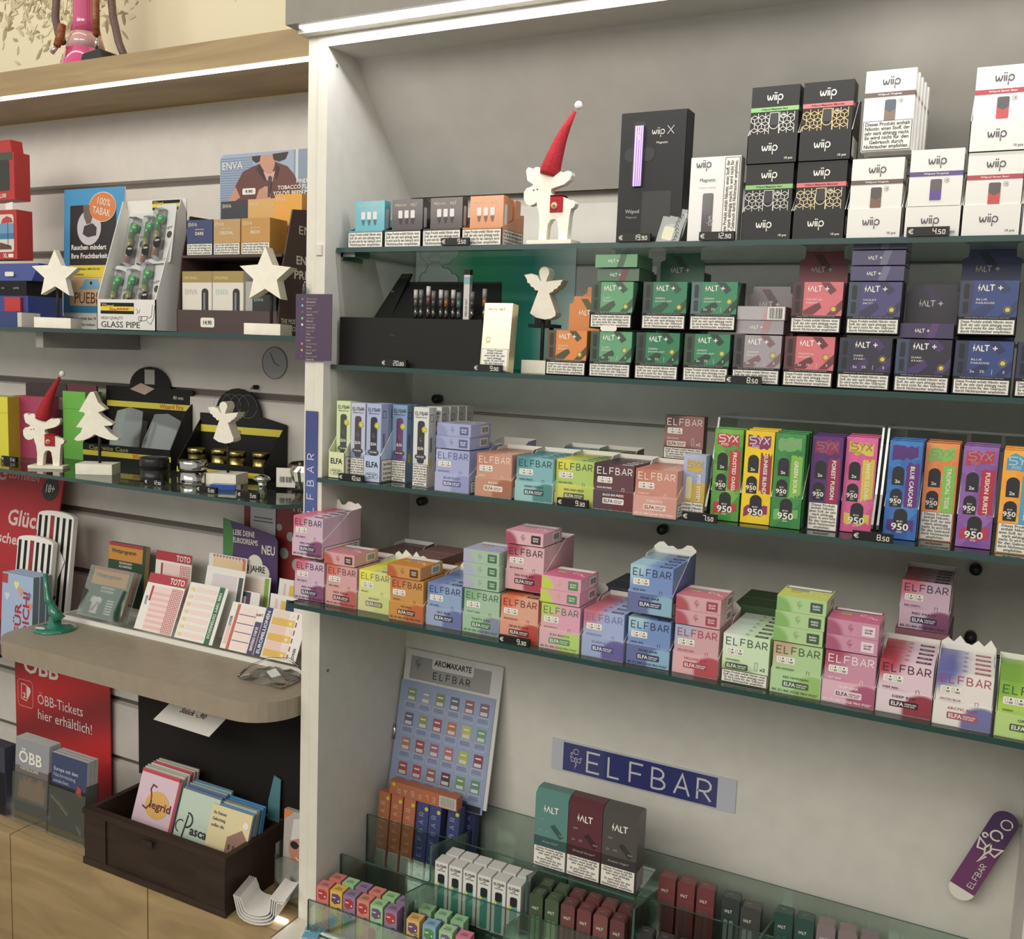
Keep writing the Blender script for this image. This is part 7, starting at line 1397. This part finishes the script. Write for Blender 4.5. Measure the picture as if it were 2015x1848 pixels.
# ------------------------------------------------------------ below the counter
OBB = bpy.data.materials.new('red_wave_banner'); OBB.use_nodes = True; nt = OBB.node_tree; b = nt.nodes['Principled BSDF']
tc = nt.nodes.new('ShaderNodeTexCoord'); mp = nt.nodes.new('ShaderNodeMapping'); mp.inputs['Rotation'].default_value = (0, .35, 0); wv = nt.nodes.new('ShaderNodeTexWave'); wv.inputs['Scale'].default_value = 1.5; wv.inputs['Distortion'].default_value = 1.5; wv.bands_direction = 'Z'
cr = nt.nodes.new('ShaderNodeValToRGB'); cr.color_ramp.elements[0].color = lin((132, 36, 40)); cr.color_ramp.elements[1].color = lin((196, 44, 46))
nt.links.new(tc.outputs['Object'], mp.inputs[0]); nt.links.new(mp.outputs[0], wv.inputs[0]); nt.links.new(wv.outputs['Fac'], cr.inputs[0]); nt.links.new(cr.outputs[0], b.inputs['Base Color']); b.inputs['Roughness'].default_value = .5
o = mk('ticket_banner', G().box(0, .370, 0, .003, -.12, .33, OBB), loc=(-1.262, .285, .51), label='red ticket banner under the counter', cat='banner')
mk('logo', G().flat(tf2(fit_text('ÖBB', .140, .045, 1, 'L'), dx=.036, dy=.184), LABELW, (0, -.0006, 0)), o)
mk('lettering', G().flat(join2(tf2(fit_text('ÖBB-Tickets', .180, .028, 0, 'L'), dx=.090, dy=.104), tf2(fit_text('hier erhältlich!', .215, .028, 0, 'L'), dx=.090, dy=.062)), mt((222, 206, 204), .5), (0, -.0006, 0)), o)
mk('ticket_icon', G().flat(stroke(rrect(.012, .085, .072, .160, .010, 4)[0], .002, True), mt((206, 160, 160), .5), (0, -.0006, 0)).flat(stroke([(.026, .106), (.047, .102), (.047, .146), (.026, .148)], .002, True), LABELW, (0, -.0006, 0)).flat(poly([(.047, .102), (.064, .130), (.062, .140), (.047, .146)]), LABELW, (0, -.0006, 0)).flat(tf2(fit_text('2', .012, .014, 1), dx=.038, dy=.110), LABELW, (0, -.0008, 0)), o)
def brochure(x, y, h, c, lab, n, W=.112):
    hld = mk('leaflet_holder', None, loc=(x - .003, y, .5158), rx=-.06, label='clear leaflet holder around the ' + lab, cat='holder', group='clear leaflet holders')
    mk('front_pane', G().box(0, W + .006, -.001, .001, 0, .11, ACRYL, {'t': ACRE}), hld)
    for xx in (0, W + .004): mk('side_pane', G().box(xx, xx + .002, .001, .034, 0, .13, ACRYL, {'f': ACRE, 't': ACRE}), hld)
    for i in range(3):
        o = mk('leaflet', G().box(0, W, 0, .009, 0, h, mt(c, .3, coat=.4), {'r': mt((190, 188, 186), .6), 't': mt((196, 194, 190), .6)}), loc=(x, y + .004 + .0095 * i, .5160), rx=-.06, label='%s, %s of three' % (lab, ('front', 'middle', 'rear')[i]), cat='leaflet', group='railway leaflets')
        if i: continue
        if n == 0:
            mk('photo_print', G().flat(rect(0, .0, W, .125), mt((112, 104, 100), .4), (0, -.0004, 0)).flat(join2(*[poly([(.012 + .012 * k, .055), (.026 + .012 * k, .05), (.030 + .012 * k, .085 + .01 * (k % 3)), (.018 + .012 * k, .10 + .006 * (k % 2))]) for k in range(7)]), mt((176, 136, 110), .5), (0, -.0006, 0)).flat(rect(0, 0, W, .045), mt((66, 62, 62), .4), (0, -.0008, 0)), o)
            mk('logo', G().flat(tf2(fit_text('ÖBB', .078, .026, 1, 'L'), dx=.012, dy=.135), LABELW, (0, -.0008, 0)).flat(tf2(fit_text('VORTEILSCARD', .062, .007, 0, 'L'), dx=.018, dy=.118), LABELW, (0, -.0010, 0)), o)
        else:
            mk('photo_print', G().flat(rect(0, .0, W, .115), mt((44, 42, 40), .3), (0, -.0004, 0)).flat(join2(stroke([(.0, .085), (.03, .070), (.055, .052)], .004), stroke([(.085, .035), (.098, .020)], .004)), mt((186, 160, 110), .4), (0, -.0006, 0)), o)
            mk('lettering', G().flat(join2(tf2(fit_text('Europa mit dem', .078, .008, 1, 'L'), dx=.008, dy=.145), tf2(fit_text('Nachtreisezug', .070, .008, 0, 'L'), dx=.008, dy=.132), tf2(fit_text('entdecken.', .052, .008, 0, 'L'), dx=.008, dy=.119)), mt((176, 186, 206), .5), (0, -.0008, 0)), o)
            mk('red_print', G().flat(poly([(.078, .105), (.098, .100), (.096, .122), (.086, .126)]), mt((190, 60, 60), .5), (0, -.0010, 0)), o)
brochure(-.832, -.036, .188, (150, 152, 158), 'grey railway leaflet with a crowd photo', 0)
brochure(-.706, -.040, .182, (58, 70, 112), 'dark blue night train leaflet', 1)
mk('leaflet_holder', G().box(0, .11, 0, .03, 0, .16, mt((60, 62, 78), .4)).box(0, .112, -.002, 0, 0, .10, ACRYL), loc=(-.962, -.036, .5158), label='dark leaflet block cut by the picture edge', cat='leaflet')
# wooden chest with name cards
CH = noisy('dark_chest', (44, 32, 24), (58, 43, 32), (6, 30, 30), .5, 5)
cx0, cx1, cy0, cy1, cz = -.545, -.158, -.0705, .097, .5103
o = mk('card_chest', None, loc=(0, 0, 0), label='dark wooden chest with open lid full of name cards', cat='chest')
mk('front_wall', G().box(cx0, cx1, cy0, cy0 + .014, cz, .629, CH), o); mk('back_wall', G().box(cx0, cx1, cy1 - .012, cy1, cz, .629, CH), o)
for x in (cx0, cx1 - .012): mk('side_wall', G().box(x, x + .012, cy0 + .014, cy1 - .012, cz, .629, CH), o)
mk('floor_board', G().box(cx0 + .012, cx1 - .012, cy0 + .014, cy1 - .012, cz, cz + .008, CH), o)
for a, b in ((cx0, cx0 + .062), (cx1 - .075, cx1)): mk('corner_strip', G().box(a, b, cy0 - .004, cy0, cz + .010, .622, CH), o)
mk('rim', G().box(cx0 - .003, cx1 + .003, cy0 - .006, cy0, .620, .632, CH), o); mk('foot_rail', G().box(cx0 - .003, cx1 + .003, cy0 - .006, cy0, cz, cz + .014, CH), o)
mk('lid', G().box(cx0 - .035, cx1 + .04, cy1 + .002, cy1 + .020, .632, .880, mt((30, 27, 24), .7, 0, .2)), o)
mk('latch', G().box(-.372, -.345, cy0 - .009, cy0 - .006, .600, .612, mt((70, 62, 52), .4, .6)), o)
o = mk('price_note', G().box(0, .160, 0, .0008, 0, .095, PAPER), loc=(-.425, .000, .8230), rx=-1.10, rz=-.04, label='white note about name cards under the counter', cat='note')
mk('lettering', G().flat(join2(tf2(fit_text('Namenskarten', .100, .014, 1), dx=.088, dy=.056), tf2(fit_text('Stück -,90', .072, .012, 1), dx=.078, dy=.034)), mt((120, 70, 60), .6), (0, -.0005, 0)), o)
def cards(x, y, n, W, H, dy, lab, first, edge, pr):
    for i in range(n):
        c = first if i == 0 else edge[i % len(edge)]
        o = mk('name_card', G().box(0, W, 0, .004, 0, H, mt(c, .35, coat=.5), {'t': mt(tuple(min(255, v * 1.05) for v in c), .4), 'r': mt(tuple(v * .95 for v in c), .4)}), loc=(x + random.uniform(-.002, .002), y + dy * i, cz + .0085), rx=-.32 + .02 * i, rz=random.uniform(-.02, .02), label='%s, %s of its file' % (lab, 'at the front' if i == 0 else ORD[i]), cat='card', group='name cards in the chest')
        if i == 0: pr(o)
def p_s(o):
    mk('name_print', G().flat(disc(.062, .120, .034, 20, .028), mt((226, 170, 80), .5), (0, -.0005, 0)).flat(tf2(fit_text('iegrid', .062, .016, 1), dx=.072, dy=.112), mt((110, 40, 50), .5), (0, -.0009, 0)).flat(stroke([(.052, .155), (.040, .158), (.036, .148), (.042, .136), (.044, .120), (.034, .108), (.022, .112)], .0032), mt((110, 40, 50), .5), (0, -.0009, 0)), o)
    mk('red_edge', G().flat(rect(.108, .0, .114, .185), mt((206, 60, 76), .4), (0, -.0004, 0)).flat(rect(0, .178, .114, .185), mt((206, 60, 76), .4), (0, -.0004, 0)), o)
def p_p(o):
    mk('name_print', G().flat(tf2(fit_text('ascal', .052, .018, 1), dx=.068, dy=.090), mt((40, 52, 50), .5), (0, -.0009, 0)).flat(join2(stroke([(.024, .080), (.030, .125)], .0035), stroke(arc(.030, .115, .014, 100, -110, 8), .0035), stroke(arc(.014, .10, .012, 60, 260, 8), .0022)), mt((40, 52, 50), .5), (0, -.0009, 0)), o)
def p_b(o):
    mk('house_print', G().flat(rect(.0, .085, .104, .165), mt((222, 204, 150), .5), (0, -.0004, 0)).flat(poly([(.052, .075), (.100, .090), (.100, .118), (.085, .132), (.052, .112)]), mt((150, 110, 96), .5), (0, -.0007, 0)).flat(join2(*[rect(.058 + .012 * k, .090, .064 + .012 * k, .100) for k in range(4)]), mt((90, 66, 60), .5), (0, -.0010, 0)).flat(disc(.092, .142, .007, 14), LABELW, (0, -.0010, 0)), o)
    mk('lettering', G().flat(join2(*[tf2(fit_text(s_, .034, .006, 1, 'L'), dx=.006, dy=.148 - .012 * k) for k, s_ in enumerate(('An Deinem', 'Geburtstag', 'sollen die'))]), mt((90, 96, 90), .5), (0, -.0010, 0)), o)
cards(-.486, -.030, 7, .114, .185, .0105, 'pink name card', (222, 190, 204), [(206, 70, 84), (190, 186, 172), (176, 172, 158), (206, 202, 190)], p_s)
cards(-.364, -.034, 6, .104, .172, .0105, 'sea green name card', (186, 206, 186), [(120, 170, 170), (96, 120, 150), (80, 110, 160), (150, 160, 164)], p_p)
cards(-.272, -.040, 6, .104, .165, .0105, 'birthday card with a house', (206, 186, 160), [(60, 130, 180), (64, 140, 190), (180, 180, 168), (130, 126, 116)], p_b)
mk('divider_card', G().prism([(0, 0), (.03, 0), (.03, .20), (.012, .205), (0, .15)], 0, .002, mt((74, 128, 136), .4)), loc=(-.196, .082, .5190), rx=-.05, label='blue-grey divider card at the back of the chest', cat='card')
# curved booklets leaning and the portrait leaflet next to the post
for i in range(4):
    pts = [(-.046 + .004 * i, .056 - .004 * i)] + [(-.040 + .004 * i - .0 + .0, .03)] + [( (.038 - .004 * i) * math.cos(math.radians(a)), .024 + (.022 - .003 * i) * math.sin(math.radians(a))) for a in range(190, 351, 20)] + [(.040 - .004 * i, .050), (.058 - .002 * i, .058 - .006 * i)]
    sh = stroke(pts, .0016)
    V = [(a, -.035, b) for a, b in sh[0]] + [(a, .035, b) for a, b in sh[0]]; m_ = len(sh[0])
    FF = [f for f in sh[1]] + [tuple(q + m_ for q in reversed(f)) for f in sh[1]]
    for q in range(m_ // 2 - 1): FF += [(2 * q, 2 * q + 2, 2 * q + 2 + m_, 2 * q + m_), (2 * q + 1, 2 * q + 1 + m_, 2 * q + 3 + m_, 2 * q + 3)]
    mk('curved_booklet', G().add(V, FF, PAPER), loc=(-.098, -.032, .5115 + .0032 * i), rz=.30, label='white booklet bent into a curve, %s of the nest' % ('outermost', 'second', 'third', 'innermost')[i], cat='booklet', group='curved white booklets')
o = mk('portrait_leaflet', G().box(0, .064, 0, .010, 0, .185, mt((176, 168, 160), .35, coat=.4)), loc=(-.109, .030, .5105), rx=-.04, label='leaflet with a portrait in dark sunglasses beside the post', cat='leaflet')
mk('person_print', G().flat(disc(.040, .110, .026, 20, .034), mt((190, 124, 96), .5), (0, -.0004, 0)).flat(poly([(.018, .125), (.064, .145), (.064, .18), (.024, .17)]), mt((206, 202, 196), .5), (0, -.0006, 0)).flat(poly([(.014, .02), (.064, .02), (.064, .075), (.030, .080)]), mt((150, 146, 144), .5), (0, -.0006, 0)).flat(join2(disc(.028, .118, .010, 12, .008), disc(.052, .116, .010, 12, .008), rect(.028, .118, .052, .121)), mt((34, 36, 42), .4), (0, -.0009, 0)).flat(stroke(arc(.040, .098, .008, 200, 340, 6), .002), LABELW, (0, -.0009, 0)), o)
mk('orange_corner', G().flat(poly([(0, .165), (.024, .185), (0, .185)]), mt((222, 120, 50), .5), (0, -.0006, 0)), o)
hld = mk('leaflet_holder', None, loc=(-.114, .015, .5105), label='clear leaflet holder beside the white post', cat='holder')
mk('front_pane', G().box(0, .070, 0, .002, 0, .10, ACRYL, {'t': ACRE}), hld); mk('side_pane', G().box(0, .002, .002, .04, 0, .12, ACRYL, {'f': ACRE}), hld)
